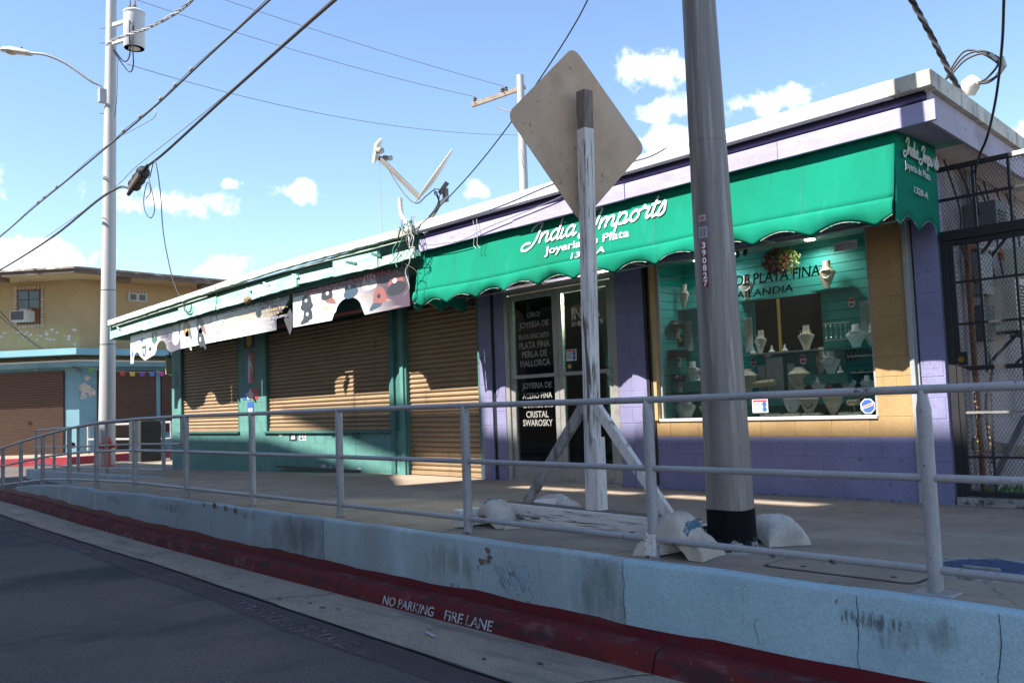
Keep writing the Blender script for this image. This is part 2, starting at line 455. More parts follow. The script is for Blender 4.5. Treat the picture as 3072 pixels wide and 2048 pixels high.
kerb = bpy.data.objects.new('kerb', None); COL.objects.link(kerb); tag(kerb, kind='structure')
prof = [(4.499, .0), (4.39, -.002), (4.36, -.006), (4.335, -.020), (4.318, -.045), (4.298, -.100), (4.285, -.137), (4.275, -.19)]
for a, b in zip(KJ, KJ[1:]):
    mb = MB(); n = 9; vv = []
    o1 = rg.uniform(-.004, .004)
    for i in range(n + 1):
        x = a - .007 + (b - a + .014) * i / n
        for y, z in prof: vv.append((x, y + o1 + .001 * math.sin(x * 3.1), zk(x) + z))
    k = len(prof)
    fs = [(i * k + j, i * k + j + 1, (i + 1) * k + j + 1, (i + 1) * k + j) for i in range(n) for j in range(k - 1)]
    fs += [tuple(range(k)), tuple((n * k + j) for j in range(k - 1, -1, -1))]
    mb.add(vv, fs); mb.build('kerb_stone', red_kerb, kerb, smooth=True)
# lettering sprayed on the kerb face
for xx, w, mt in ((-6.46, 1.42, white_worn), (-13.6, 1.2, white_faint), (-1.75, 1.5, white_worn)):
    dz = (zk(xx + w) - zk(xx)) / w
    V = Vector((0, .029, .085)).normalized()
    for s, f0, f1 in (('NO PARKING', 0, .50), ('FIRE LANE', .60, 1.0)):
        lettering(s, (xx + w * f0, 4.287, zk(xx + w * f0) - .125), (1, 0, dz), V, w * (f1 - f0), .075, mt, kerb, .012, .0015, lift=.004)

# retaining wall in front of the raised sidewalk
wall = thing('retaining_wall', 'long low pale blue painted concrete wall under the railing along the kerb', 'wall', (-8, 4.55, -.5))
def ztop(x): return zs(x) if x > -15.17 else max(zr(x) + .03, zk(x) + .002)
def wall_panel(x0, x1, mt):
    n = max(2, int((x1 - x0) / .35)); vv = []
    for i in range(n + 1):
        x = x0 + (x1 - x0) * i / n
        zt = ztop(x) + .004 * math.sin(x * 5.3) - .003
        vv += [(x, 4.5, zk(x) - .2), (x, 4.5 + .004 * math.sin(x * 3.7), zt - .028), (x, 4.507, zt - .012), (x, 4.522, zt), (x, 4.585, zt), (x, 4.585, zk(x) - .2)]
    fs = [(i * 6 + j, (i + 1) * 6 + j, (i + 1) * 6 + j + 1, i * 6 + j + 1) for i in range(n) for j in range(5)]
    fs += [tuple(range(5, -1, -1)), tuple(n * 6 + j for j in range(6))]
    MB().add(vv, fs).build('wall_panel', mt, wall, smooth=True)
wall_panel(-3.93, 8, blue_clean); wall_panel(-7.79, -3.935, blue_worn); wall_panel(-15.17, -7.797, blue_old); wall_panel(-19.6, -15.175, blue_old)
mb = MB(); n = 150; vv = []
for i in range(n + 1):
    x = -20.6 + 28 * i / n
    zt = zk(x) + .075 + .008 * math.sin(x * 2.1) + .007 * math.sin(x * 5.7 + 1) + rg.uniform(-.006, .006)
    if x < -15.5: zt = min(zt, ztop(x) - .006)
    vv += [(x, 4.4965, zk(x) - .05), (x, 4.4965, max(zt, zk(x) - .04))]
mb.add(vv, [(2 * i, 2 * i + 2, 2 * i + 3, 2 * i + 1) for i in range(n)]); mb.build('base_band', red_band, wall)
stain = worn('grey_wall_stain', (.20, .19, .165), 4.5, .28, .66, (1.6, 1, .7), fade=.35)
rust_streak = worn('rust_streak', (.20, .15, .10), 5, .42, .70, (3.2, 1, .5), fade=.35)
def patch(x0, x1, z0, z1, mt, name='stain', y=4.4945):
    n = 8; mb = MB(); vv = []
    for i in range(n + 1):
        x = x0 + (x1 - x0) * i / n
        vv += [(x, y, z0 + rg.uniform(-.015, .015)), (x, y, z1)]
    mb.add(vv, [(2 * i, 2 * i + 2, 2 * i + 3, 2 * i + 1) for i in range(n)]); mb.build(name, mt, wall)
patch(-4.42, -3.90, -.46, .0, stain); patch(-8.9, -7.75, -.42, -.0, stain)
patch(-6.2, -5.4, -.40, -.0, rust_streak); patch(-2.35, -1.7, -.30, -.05, rust_streak)
mould = worn('black_mould', (.09, .078, .065), 26, .52, .64, (1.3, 1, .35), fade=.25)
patch(-2.55, -1.95, -.22, -.05, mould, 'mould'); patch(-9.9, -8.9, -.14, -.02, mould, 'mould'); patch(-12.6, -10.8, -.20, -.03, mould, 'mould'); patch(-14.6, -13.2, -.22, -.06, mould, 'mould')
chip = M('bare_concrete_chip', (.22, .17, .125), .95, .3, 20, .2, 90)
for cx, cz, s in ((-5.30, -.075, .032), (-5.28, -.125, .026), (-5.37, -.165, .04), (-5.30, -.155, .028), (-10.3, -.02, .05), (-10.0, -.03, .045), (-9.75, -.045, .04), (-10.6, -.03, .03)):
    MB().add([(cx + s * rg.uniform(.7, 1.4) * math.cos(a), 4.4930 - .0004 * rg.random(), cz + s * rg.uniform(.5, 1.0) * math.sin(a)) for a in [i * math.pi / 5 for i in range(10)]], [tuple(range(10))]).build('paint_chip', chip, wall)
scr = worn('dark_blue_scrape', (.085, .16, .26), 9, .40, .6, (6, 1, .8))
mb = MB()
for k in range(10):
    x = -5.25 + k * .04 + rg.uniform(-.02, .02); l = rg.uniform(.12, .24); z = -.12 - rg.uniform(0, .1)
    mb.add([(x, 4.4952, z), (x + .006, 4.4952, z), (x + l * .6 + .012, 4.4952, z - l), (x + l * .6, 4.4952, z - l)], [(0, 3, 2, 1)])
mb.build('scrape_marks', scr, wall)
def crack(x, z0, z1, w=.004):
    w *= .6; mb = MB(); n = 9; vv = []; xx = x
    for i in range(n + 1):
        z = z0 + (z1 - z0) * i / n; xx += rg.uniform(-.014, .014); ww = w * rg.uniform(.4, 1.2)
        vv += [(xx - ww, 4.4938, z), (xx + ww, 4.4938, z)]
    mb.add(vv, [(2 * i, 2 * i + 1, 2 * i + 3, 2 * i + 2) for i in range(n)]); mb.build('crack', dark_seam, wall)
crack(-7.793, -.03, -.40, .007); crack(-3.93, -.04, -.40, .003); crack(-3.0, -.05, -.16, .002); crack(-2.93, -.24, -.38, .003); crack(-2.32, -.03, -.42, .004); crack(-1.62, -.02, -.45, .004); crack(-.7, -.03, -.4, .003); crack(-11.4, -.03, -.36, .004)

# raised sidewalk slabs
side = bpy.data.objects.new('sidewalk', None); COL.objects.link(side); tag(side, kind='structure')
def slab(x0, x1, y0, y1, zf, mt=concrete, n=6, parent=side, name='slab'):
    mb = MB(); g = .005; vv = []
    for i in range(n + 1):
        x = x0 + g + (x1 - x0 - 2 * g) * i / n
        vv += [(x, y0 + g, zf(x) - .5), (x, y0 + g, zf(x) - .004), (x, y0 + g + .004, zf(x)), (x, y1 - g - .004, zf(x)), (x, y1 - g, zf(x) - .004), (x, y1 - g, zf(x) - .5)]
    fs = [(i * 6 + j, i * 6 + j + 1, (i + 1) * 6 + j + 1, (i + 1) * 6 + j) for i in range(n) for j in range(5)]
    fs += [tuple(range(6)), tuple(n * 6 + j for j in range(5, -1, -1))]
    return mb.add(vv, fs).build(name, mt, parent)
JX = [8, 3.86, -.12, -4.10, -8.08, -12.06, -15.17]
for b, a in zip(JX, JX[1:]): slab(a, b, 4.585, 8.40, zs)
slab(-17.2, -15.17, 6.6, 8.40, zs); slab(-21.46, -17.2, 6.6, 8.40, zs); slab(-24.2, -21.46, 6.6, 12.5, zs); slab(-27.0, -24.2, 6.6, 12.5, zs); slab(-27.0, -21.46, 12.5, 20, zs); slab(-27.0, -21.46, 20, 34, zs)
slab(-17.2, -15.17, 4.585, 6.6, lambda x: zr(x)); slab(-23.2, -17.2, 4.585, 6.45, zr, n=12)
slab(-2.9, 2, 8.40, 16, lambda x: -.03, M('alley_dirt', (.16, .13, .10), .95, .3, 5, .2, 60))
# crack lines wandering over the slabs
mb = MB()
for x0, y0, x1, y1 in ((-4.0, 4.62, -3.3, 5.0), (-1.3, 8.2, -2.0, 5.75), (-9.5, 4.7, -8.8, 8.0), (-6.6, 8.2, -6.2, 6.2), (-1.6, 4.62, -1.95, 5.2)):
    n = 14; vv = []
    for i in range(n + 1):
        t = i / n; x = x0 + (x1 - x0) * t + rg.uniform(-.025, .025); y = y0 + (y1 - y0) * t
        w = .0025 * rg.uniform(.4, 1.2); vv += [(x - w, y, .0025), (x + w, y, .0025)]
    mb.add(vv, [(2 * i, 2 * i + 1, 2 * i + 3, 2 * i + 2) for i in range(n)])
mb.build('crack', dark_seam, side)

# the second low wall, between the ramp and the upper sidewalk
w2 = thing('ramp_wall', 'short low blue concrete wall beside the ramp in front of the hydrant', 'wall', (-22, 6.5, -.5))
mb = MB(); n = 20; vv = []
for i in range(n + 1):
    x = -26.9 + 9.7 * i / n; zt = zs(x) + .012
    vv += [(x, 6.45, -.8), (x, 6.45, zt - .02), (x, 6.47, zt), (x, 6.597, zt), (x, 6.597, -.8)]
mb.add(vv, [(i * 5 + j, (i + 1) * 5 + j, (i + 1) * 5 + j + 1, i * 5 + j + 1) for i in range(n) for j in range(4)] + [tuple(range(4, -1, -1)), tuple(n * 5 + j for j in range(5))])
mb.build('wall_panel', blue_old, w2)

# utility lids in the sidewalk
lid = thing('utility_cover', 'rectangular concrete utility lid set flush in the sidewalk behind the railing', 'cover', (-2.6, 5.05, 0))
def rrect(x0, x1, y0, y1, r, n=5):
    pts = []
    for cx, cy, a0 in ((x1 - r, y1 - r, 0), (x0 + r, y1 - r, 90), (x0 + r, y0 + r, 180), (x1 - r, y0 + r, 270)):
        for i in range(n + 1): a = rad(a0 + 90 * i / n); pts.append((cx + r * math.cos(a), cy + r * math.sin(a)))
    return pts
MB().prism(rrect(-3.08, -2.14, 4.79, 5.33, .06), (0, 0, .003), (1, 0, 0), (0, 1, 0), .02).build('frame', dark_seam, lid)
MB().prism(rrect(-3.06, -2.16, 4.81, 5.31, .055), (0, 0, .007), (1, 0, 0), (0, 1, 0), .02).build('lid', concrete, lid)
for px, py in ((-2.85, 4.9), (-2.35, 5.2), (-2.3, 4.9), (-2.9, 5.2)):
    MB().lathe([(.018, 0), (.018, .0095)], (px, py, 0), 12).build('lifting_hole', dark_seam, lid)
mh = thing('manhole_cover', 'round blue painted water cover with a concrete collar in the sidewalk', 'cover', (-2.0, 5.44, 0))
blue_iron = M('blue_iron', (.05, .10, .21), .5, .2, 12, .15, 90, dirt=((.06, .06, .07), 14, .55, .7))
MB().lathe([(.36, 0), (.34, .012), (.265, .014), (.262, .004)], (-2.0, 5.44, 0), 32).build('collar', M('collar_concrete', (.36, .33, .29), .9, .15, 6, .15, 90, dirt=((.10, .09, .085), 18, .5, .62)), mh)
MB().lathe([(.262, .0), (.262, .013), (.245, .015)], (-2.0, 5.44, 0), 32).build('rim', dark_seam, mh)
MB().lathe([(.243, .0), (.243, .018), (.235, .0195)], (-2.0, 5.44, 0), 32).build('lid', blue_iron, mh)
mb = MB()
for i in range(-7, 8):
    for j in range(-7, 8):
        if i * i + j * j < 52 and not (abs(j + 3) < 1.5 and abs(i) < 4): mb.box(-2.0 + i * .031 - .011, -2.0 + i * .031 + .011, 5.44 + j * .031 - .011, 5.44 + j * .031 + .011, .018, .0235)
mb.build('tread', blue_iron, mh, kind='stuff')
MB().prism(rrect(-2.10, -1.90, 5.32, 5.36, .018), (0, 0, .03), (1, 0, 0), (0, 1, 0), .014).build('handle_plate', M('lid_steel', (.30, .27, .23), .6, .2, 20), mh)

# ------------------------------------------------------------------ railings
def railing(name, label, posts, tops, y, mt, rails=(.12, .585), r=.0375, rr=.021, squeeze=True, plates=(), extra=None):
    """posts: [(x, z_base)], tops: rail height at each post"""
    root = thing(name, label, 'railing', (posts[0][0], y, posts[0][1]))
    for (x, z), t in zip(posts, tops):
        mb = MB(); n = 14; vv = []
        hs = [(0, 1, 1), (t - z - .16, 1, 1), (t - z - .10, .97, 1.02), (t - z - .04, .62, 1.1), (t - z - .005, .40, 1.05)] if squeeze else [(0, 1, 1), (t - z - .01, 1, 1)]
        for hh, ax, ay in hs:
            for k in range(n):
                a = 2 * math.pi * k / n
                vv.append((x + r * ax * math.cos(a), y + r * ay * math.sin(a), z - (.02 if hh == 0 else 0) + hh))
        fs = [(i * n + k, i * n + (k + 1) % n, (i + 1) * n + (k + 1) % n, (i + 1) * n + k) for i in range(len(hs) - 1) for k in range(n)]
        fs.append(tuple((len(hs) - 1) * n + k for k in range(n)))
        mb.add(vv, fs).build('post', mt, root, smooth=True)
    mb = MB(); mb.tube([(x, y, t) for (x, z), t in zip(posts, tops)], rr * 1.08, 12); mb.build('top_rail', mt, root, smooth=True)
    for q in rails:
        for i in range(len(posts) - 1):
            (x0, z0), (x1, z1) = posts[i], posts[i + 1]
            t0, t1 = tops[i], tops[i + 1]
            s = (t0 - z0) / 1.04, (t1 - z1) / 1.04
            MB().tube([(x0, y, z0 + q * s[0]), (x1, y, z1 + q * s[1])], rr, 10).build('rail', mt, root, smooth=True)
    for x, z in plates:
        MB().box(x - .10, x + .10, y - .07, y + .075, z - .01, z + .009).build('base_plate', mt, root, bevel=.003)
    return root
FP = [(3.6, 0), (1.75, 0), (-.12, 0), (-1.97, 0), (-3.79, 0), (-5.73, 0), (-7.72, 0), (-9.63, 0), (-11.54, 0), (-13.43, 0), (-15.17, -.03), (-16.62, -.06), (-18.27, -.12), (-19.83, -.23), (-21.29, -.33), (-22.7, -.42)]
FT = [1.04, 1.04, 1.04, 1.04, 1.04, 1.05, 1.055, 1.055, 1.06, 1.045, 1.01, .93, .81, .685, .55, .45]
fr = railing('railing', 'long grey painted pipe railing on the blue wall along the street', FP, FT, 4.66, rail_paint, plates=((-1.97, 0),))
for (x, z) in FP[3:9]:
    MB().lathe([(.046, -.001), (.042, .012), (.038, .016)], (x, 4.66, z), 14).build('rust_ring', worn('rust_ring', (.17, .09, .06), 30, .5, .6), fr)
for px, pz, l in ((-2.28, 1.062, .05), (-3.6, .128, .012), (-4.6, .59, .015), (-2.9, .125, .014), (-4.05, 1.06, .02), (-2.52, .13, .016)):
    MB().tube([(px - l, 4.66 - .004, pz - .02), (px + l, 4.66 - .004, pz - .0203)], .0208, 8).build('rust_spot', worn('rust_spot', (.10, .05, .03), 60, .52, .58), fr)
R2 = [(-17.5, zs(-17.5)), (-19.05, zs(-19)), (-20.85, zs(-20.8)), (-22.9, zs(-22.9)), (-24.9, zs(-24.9)), (-26.6, zs(-26.6))]
r2 = railing('ramp_railing', 'shorter grey pipe railing on the far side of the ramp', R2, [z + t for (x, z), t in zip(R2, (1.15, 1.16, 1.13, 1.08, 1.07, 1.06))], 6.62, rail_paint)
MB().tube(spline([(-17.5, 6.62, zs(-17.5) + 1.15), (-16.75, 6.62, zs(-17) + 1.16), (-16.62, 6.62, zs(-17) + 1.08), (-16.62, 6.62, zs(-17) + .72), (-16.72, 6.62, zs(-17) + .645), (-17.5, 6.62, zs(-17.5) + .645)], 5), .023, 10).build('end_loop', rail_paint, r2, smooth=True)
galv = M('galvanised', (.42, .43, .44), .45, .12, 6, .08, 60, metal=.3)
# ================================================================== the two shops
def block_mat(name, base, d, chipc, lo=.62):
    return M(name, base, .68, .12, 2.2, .12, 85, dirt=(d, 3.0, .50, .78), chips=(chipc, 9.0, lo + .06, lo + .10), bmp=.4, bd=.004, layers=((d, 1.0, .62, .72, (9, 9, 1.3)),))
purple = block_mat('purple_block_paint', (.225, .215, .365), (.19, .178, .285), (.13, .12, .17), .60)
yellow = block_mat('ochre_block_paint', (.40, .255, .112), (.30, .19, .08), (.25, .20, .15), .66)
green = block_mat('green_block_paint', (.10, .265, .235), (.065, .165, .15), (.30, .36, .31), .63)
dark_green = block_mat('dark_green_trim', (.055, .175, .155), (.03, .10, .09), (.16, .22, .20))
black_steel = M('black_steel', (.022, .021, .024), .5, .2, 8, .1, 60, chips=((.12, .06, .035), 22, .70, .73), bmp=.1)
grey_steel = M('grey_steel', (.38, .39, .40), .45, .1, 6, .06, 60, metal=.2)
alum = M('aluminium', (.36, .345, .33), .38, .08, 5, .05, 90, metal=.35, dirt=((.24, .22, .20), 7, .55, .75))
BLK = {}
def block_mesh(mt, h):
    key = (mt.name, round(h, 3))
    if key not in BLK:
        bm = bmesh.new(); bmesh.ops.create_cube(bm, size=1)
        bmesh.ops.scale(bm, vec=(.396, .09, h - .004), verts=bm.verts)
        bmesh.ops.bevel(bm, geom=[e for e in bm.edges if all(v.co.y < 0 for v in e.verts)], offset=.003, segments=1, affect='EDGES')
        me = bpy.data.meshes.new('block'); bm.to_mesh(me); bm.free(); me.materials.append(mt); BLK[key] = me
    return BLK[key]
rb = random.Random(11)
def block_wall(parent, x0, x1, z0, z1, y, mt, name='wall', off=0.0, rowh=.2):
    """painted concrete blocks, each an object, in front of a mortar backing"""
    w = MB().box(x0 + .002, x1 - .002, y + .0045, y + .20, z0, z1).build(name, mt, parent)
    rows = max(1, round((z1 - z0) / rowh)); h = (z1 - z0) / rows
    for r in range(rows):
        x = x0 - (.2 if (r + off) % 2 else 0.0)
        while x < x1 - .01:
            a, b = max(x, x0), min(x + .4, x1)
            if b - a > .03:
                inst('block', block_mesh(mt, h), w, ((a + b) / 2, y + .045 + rb.uniform(0, .0025), z0 + (r + .5) * h), ((b - a) / .4, 1, 1))
            x += .4
    return w

# ------------------------------------------------------------------ purple jewellery shop
shop = thing('jewellery_shop', 'purple and ochre block jewellery shop under the green awning', 'shop', (-6.5, 8.4, 0))
block_wall(shop, -9.83, -9.57, 0, 2.7, 8.30, purple, off=1)
MB().box(-9.575, -9.495, 8.325, 8.45, .02, 2.7).build('gate_track', black_steel, shop)
block_wall(shop, -9.50, -9.30, 0, 2.7, 8.315, purple)
block_wall(shop, -7.20, -6.97, 0, 2.7, 8.315, purple, off=1)
block_wall(shop, -6.96, -6.74, 0, 2.7, 8.29, purple)
mb = MB(); mb.box(-6.735, -6.69, 8.285, 8.42, .05, 2.7); mb.box(-6.665, -6.625, 8.285, 8.42, .05, 2.7); mb.box(-6.70, -6.65, 8.33, 8.42, .05, 2.7)
trk = mb.build('gate_track', black_steel, shop, bevel=.003)
for z in (.3, .9, 1.35, 1.75, 2.2): MB().lathe([(.013, 0), (.013, .008), (.006, .012)], (0, 0, 0), 8).build('bolt', grey_steel, shop).matrix_world = Matrix.Translation((-6.712, 8.285, z)) @ Matrix.Rotation(rad(90), 4, 'X')
block_wall(shop, -6.735, -3.60, .01, .61, 8.30, purple)
block_wall(shop, -6.625, -3.60, .61, .80, 8.302, yellow, off=1)
block_wall(shop, -3.945, -3.60, .80, 2.70, 8.302, yellow)
mb = MB(); mb.box(-3.595, -3.55, 8.27, 8.40, .0, 2.7); mb.box(-3.55, -3.525, 8.31, 8.40, .0, 2.7)
mb.build('gate_track', grey_steel, shop, bevel=.003)
MB().box(-3.523, -3.511, 8.30, 8.41, 0, 2.7).build('gap_strip', black_steel, shop)
block_wall(shop, -3.51, -3.29, .0, 2.70, 8.30, purple, off=1)
MB().box(-9.83, -3.29, 8.31, 8.5, 2.70, 3.30).build('header_wall', purple, shop)
# rough edge of mortar where the wall meets the sidewalk
mb = MB(); rr_ = random.Random(4); x = -6.7
while x < -3.3:
    w = rr_.uniform(.03, .10); mb.box(x, x + w, 8.30 - rr_.uniform(.012, .05), 8.32, -.01, rr_.uniform(.006, .022)); x += w * .9
mb.build('mortar_edge', M('mortar_crumb', (.26, .25, .27), .95, .3, 30, .2, 80), shop, bevel=.004)
side_pl = M('lavender_side_wall', (.30, .265, .275), .8, .14, 1.3, .08, 70, dirt=((.16, .13, .13), 1.6, .5, .75), chips=((.20, .15, .12), 5, .66, .72), bmp=.25)
sx = lambda y: -3.29 - .079 * (y - 8.3)
mb = MB(); mb.add([(sx(8.39) , 8.39, -.1), (sx(15), 15, -.1), (sx(15), 15, 3.4), (sx(8.39), 8.39, 3.4), (sx(8.39) - .2, 8.39, -.1), (sx(15) - .2, 15, -.1), (sx(15) - .2, 15, 3.4), (sx(8.39) - .2, 8.39, 3.4)],
       [(0, 1, 2, 3), (4, 7, 6, 5), (0, 3, 7, 4), (3, 2, 6, 7), (1, 5, 6, 2)])
mb.build('side_wall', side_pl, shop)
MB().box(-9.8, -3.5, 14.8, 15, 0, 3.3).build('back_wall', side_pl, shop)
# eaves: metal edge, moulding, fascia boards, soffit
edge_white = M('white_metal_edge', (.78, .78, .77), .5, .06, 3, .05, 50, dirt=((.42, .40, .40), 2.4, .60, .80), chips=((.30, .22, .16), 8, .70, .75))
edge_old = M('weathered_metal_edge', (.58, .55, .46), .6, .15, 4, .1, 50, dirt=((.26, .23, .20), 1.0, .52, .66, (6, 6, 1.5)), chips=((.25, .17, .11), 9, .62, .68))
lav = M('lavender_fascia', (.335, .31, .47), .7, .12, 2, .06, 60, dirt=((.42, .40, .53), 1.0, .44, .70, (2, 2, 9)), chips=((.22, .19, .33), 1.0, .60, .70, (3, 3, 14)), bmp=.3)
dark_purple = M('dark_purple_moulding', (.12, .10, .24), .6, .15, 5, .1, 50)
lav_side = M('lavender_side_fascia', (.42, .38, .47), .75, .14, 2, .08, 60, dirt=((.25, .21, .24), 2, .5, .75), chips=((.20, .15, .12), 7, .68, .73))
EX = -2.82
cuts = [-9.86, -7.9, -6.1, -4.25, EX]
rf = random.Random(2)
for a, b in zip(cuts, cuts[1:]):
    dy = rf.uniform(-.006, .004)
    MB().box(a + .002, b - .002, 7.285 + dy, 7.325, 3.215 + rf.uniform(-.004, .004), 3.385).build('fascia_board', lav, shop, bevel=.004)
MB().box(-9.86, EX - .08, 7.40, 7.43, 3.24, 3.50).build('fascia_backing', dark_purple, shop)
MB().tube([(-9.86, 7.335, 3.43), (EX - .09, 7.335, 3.43)], .016, 10).build('moulding', dark_purple, shop, smooth=True)
ecuts = [-9.86, -7.2, -4.3, EX - .34, EX]
for i, (a, b) in enumerate(zip(ecuts, ecuts[1:])):
    MB().box(a + .001, b - .001, 7.235, 7.335, 3.488, 3.625 + rf.uniform(-.003, .003)).build('roof_edge', edge_white if i < 3 else edge_old, shop, bevel=.006)
def side_strip(o0, o1, z0, z1, mt, name, y0=7.24, y1=12.5):
    """board along the side eave; o0..o1 are offsets outward"""
    f = lambda y, o: (EX - .079 * (y - 7.24) + o, y)
    vv = [(*f(y0, o0), z0), (*f(y1, o0), z0), (*f(y1, o1), z0), (*f(y0, o1), z0), (*f(y0, o0), z1), (*f(y1, o0), z1), (*f(y1, o1), z1), (*f(y0, o1), z1)]
    return MB().add(vv, [(0, 1, 2, 3), (4, 7, 6, 5), (0, 4, 5, 1), (1, 5, 6, 2), (2, 6, 7, 3), (3, 7, 4, 0)]).build(name, mt, shop, bevel=.004)
for y0, y1 in ((7.337, 8.9), (8.902, 10.6), (10.602, 12.5)):
    side_strip(-.09, .004, 3.475, 3.622, edge_old, 'roof_edge', y0, y1)
side_strip(-.075, -.045, 3.40, 3.474, lav_side, 'moulding', 7.337); side_strip(-.075, -.04, 3.21, 3.398, lav_side, 'fascia_board', 7.327, 9.3); side_strip(-.075, -.04, 3.21, 3.395, lav_side, 'fascia_board', 9.302, 12.5)
soff = M('soffit_lavender', (.34, .32, .44), .8, .1, 2, .06, 40, dirt=((.22, .20, .26), 3, .55, .75))
MB().box(-9.86, -3.29, 7.362, 8.31, 3.235, 3.26).build('soffit', soff, shop)
mb = MB(); f = lambda y, o: EX - .079 * (y - 7.24) + o
mb.add([(-3.286, 7.362, 3.237), (f(7.362, -.076), 7.362, 3.237), (f(8.1, -.076), 8.1, 3.237), (-3.286, 8.1, 3.237)], [(0, 1, 2, 3)]); mb.build('soffit', soff, shop)
mb = MB(); mb.add([(-3.286, 8.1, 3.237), (f(8.1, -.076), 8.1, 3.237), (f(8.32, -.076), 8.32, 3.237), (-3.286, 8.32, 3.237)], [(0, 1, 2, 3)]); mb.build('soffit_panel', M('soffit_green', (.16, .36, .29), .8), shop)
mb = MB(); mb.add([(sx(8.32), 8.32, 3.237), (f(8.32, -.076), 8.32, 3.237), (f(12.5, -.076), 12.5, 3.237), (sx(12.5), 12.5, 3.237)], [(0, 1, 2, 3)]); mb.build('soffit', M('soffit_white', (.62, .58, .57), .8, .1, 2, .06, 40, dirt=((.36, .30, .27), 2.5, .55, .75)), shop)
mb = MB(); mb.add([(-9.86, 7.33, 3.52), (EX - .08, 7.33, 3.52), (f(15, -.08), 15, 3.44), (-9.86, 15, 3.44)], [(0, 1, 2, 3)]); mb.build('roof', M('roof_felt', (.32, .31, .30), .95), shop)
for z0, r0, r1 in ((3.50, .05, .05),):
    mb = MB(); mb.lathe([(.05, 0), (.05, .38), (.09, .385), (.02, .44)], (-5.93, 8.0, 3.49), 12); mb.build('roof_vent', M('vent_rusty', (.45, .38, .30), .8, .2, 20), shop)

# ------------------------------------------------------------------ doors
glass_m = glass('shop_glass', (.90, .95, .94), 1.7)
glass_d = glass('door_glass', (.80, .86, .84), 1.6)
door_y = 8.36
mb = MB()
mb.box(-9.295, -9.215, 8.32, 8.44, 0, 2.66); mb.box(-7.285, -7.205, 8.32, 8.44, 0, 2.66); mb.box(-9.215, -7.285, 8.32, 8.44, 2.585, 2.66); mb.box(-9.295, -7.205, 8.30, 8.46, -.01, .025)
mb.build('door_frame', alum, shop, bevel=.004)
def leaf(x0, x1, hinge_left):
    d = MB()
    s = .085
    d.box(x0, x0 + s, 8.345, 8.395, .03, 2.58); d.box(x1 - s, x1, 8.345, 8.395, .03, 2.58); d.box(x0 + s, x1 - s, 8.345, 8.395, 2.50, 2.58); d.box(x0 + s, x1 - s, 8.345, 8.395, .03, .20)
    root = d.build('door', alum, shop, bevel=.004)
    MB().box(x0 + s - .01, x1 - s + .01, 8.366, 8.374, .19, 2.51).build('pane', glass_d, root)
    MB().box(x0 + .03, x1 - .03, 8.325, 8.344, 1.405, 1.455).build('push_bar', alum, root, bevel=.006)
    kx = x1 - .042 if hinge_left else x0 + .042
    MB().tube([(kx, 8.346, 1.60), (kx, 8.328, 1.60)], .024, 14).build('lock', grey_steel, root, smooth=True)
    return root
dl = leaf(-9.21, -8.262, True); dr = leaf(-8.255, -7.29, False)
letter_grey = plain('door_letters', (.25, .24, .22), .7)
UX, VZ = (1, 0, 0), (0, 0, 1)
for s, x0, x1, z0, z1 in (('ORO', -8.86, -8.60, 2.24, 2.31), ('JOYERIA DE', -9.02, -8.43, 2.075, 2.185), ('PLATA MARCASITA', -9.03, -8.43, 1.945, 2.015), ('PLATA FINA', -9.03, -8.43, 1.815, 1.905), ('PERLA DE', -8.98, -8.48, 1.69, 1.78),
                          ('MALLORCA', -9.02, -8.43, 1.565, 1.655), ('JOYERIA DE', -9.00, -8.42, 1.24, 1.345), ('ACERO FINA', -9.00, -8.42, 1.125, 1.205), ('CHAPA DE ORO', -9.00, -8.40, 1.00, 1.075), ('CRISTAL', -8.94, -8.50, .865, .955), ('SWAROSKY', -9.01, -8.43, .75, .84)):
    lettering(s, (x0, 8.3655, z0), UX, VZ, x1 - x0, z1 - z0, letter_grey, dl, .018, .001)
for s, x0, x1, z0, z1 in (('INDIA', -8.0, -7.50, 2.13, 2.29), ('IMPORTS', -8.0, -7.45, 2.04, 2.10)):
    lettering(s, (x0, 8.3655, z0), UX, VZ, x1 - x0, z1 - z0, letter_grey, dr, .018, .001)
paper = plain('paper_white', (.62, .62, .63), .7)
red_print = plain('red_print', (.50, .03, .04), .6); blue_print = plain('blue_print', (.03, .09, .35), .6); black_print = plain('black_print', (.02, .02, .022), .6); yellow_print = plain('yellow_print', (.60, .40, .03), .6)
def notice(parent, x0, x1, z0, z1, y, extra=True, diag=False):
    n = MB().box(x0, x1, y - .002, y, z0, z1).build('notice', paper, parent)
    h = z1 - z0; w = x1 - x0
    MB().box(x0 + .05 * w, x1 - .05 * w, y - .0032, y - .0022, z1 - .2 * h, z1 - .06 * h).build('print', red_print, n)
    mb = MB()
    for k in range(4): mb.box(x0 + .08 * w, x0 + .55 * w, y - .0032, y - .0022, z1 - (.36 + .14 * k) * h, z1 - (.30 + .14 * k) * h)
    mb.build('print', blue_print, n)
    mb = MB()
    for cz in (.62, .25):
        mb.prism([(.15 * w * math.cos(a), .15 * w * math.sin(a)) for a in [i * math.pi / 8 for i in range(16)]], (x0 + .78 * w, y - .0033, z0 + cz * h), UX, VZ, .001)
    mb.build('print', blue_print, n)
    return n
notice(dr, -8.125, -7.94, 1.595, 1.745, 8.364)
def dog_card(parent, x0, z0, w, h, y):
    c = MB().box(x0, x0 + w, y - .002, y, z0, z0 + h).build('card', black_print, parent)
    MB().prism([(w * .5 + w * .33 * math.cos(a), h * .68 + h * .2 * math.sin(a)) for a in [i * math.pi / 7 for i in range(14)]], (x0, y - .0034, z0), UX, VZ, .001).build('print', yellow_print, c)
    return c
dog_card(dr, -8.115, 1.43, .09, .14, 8.364)
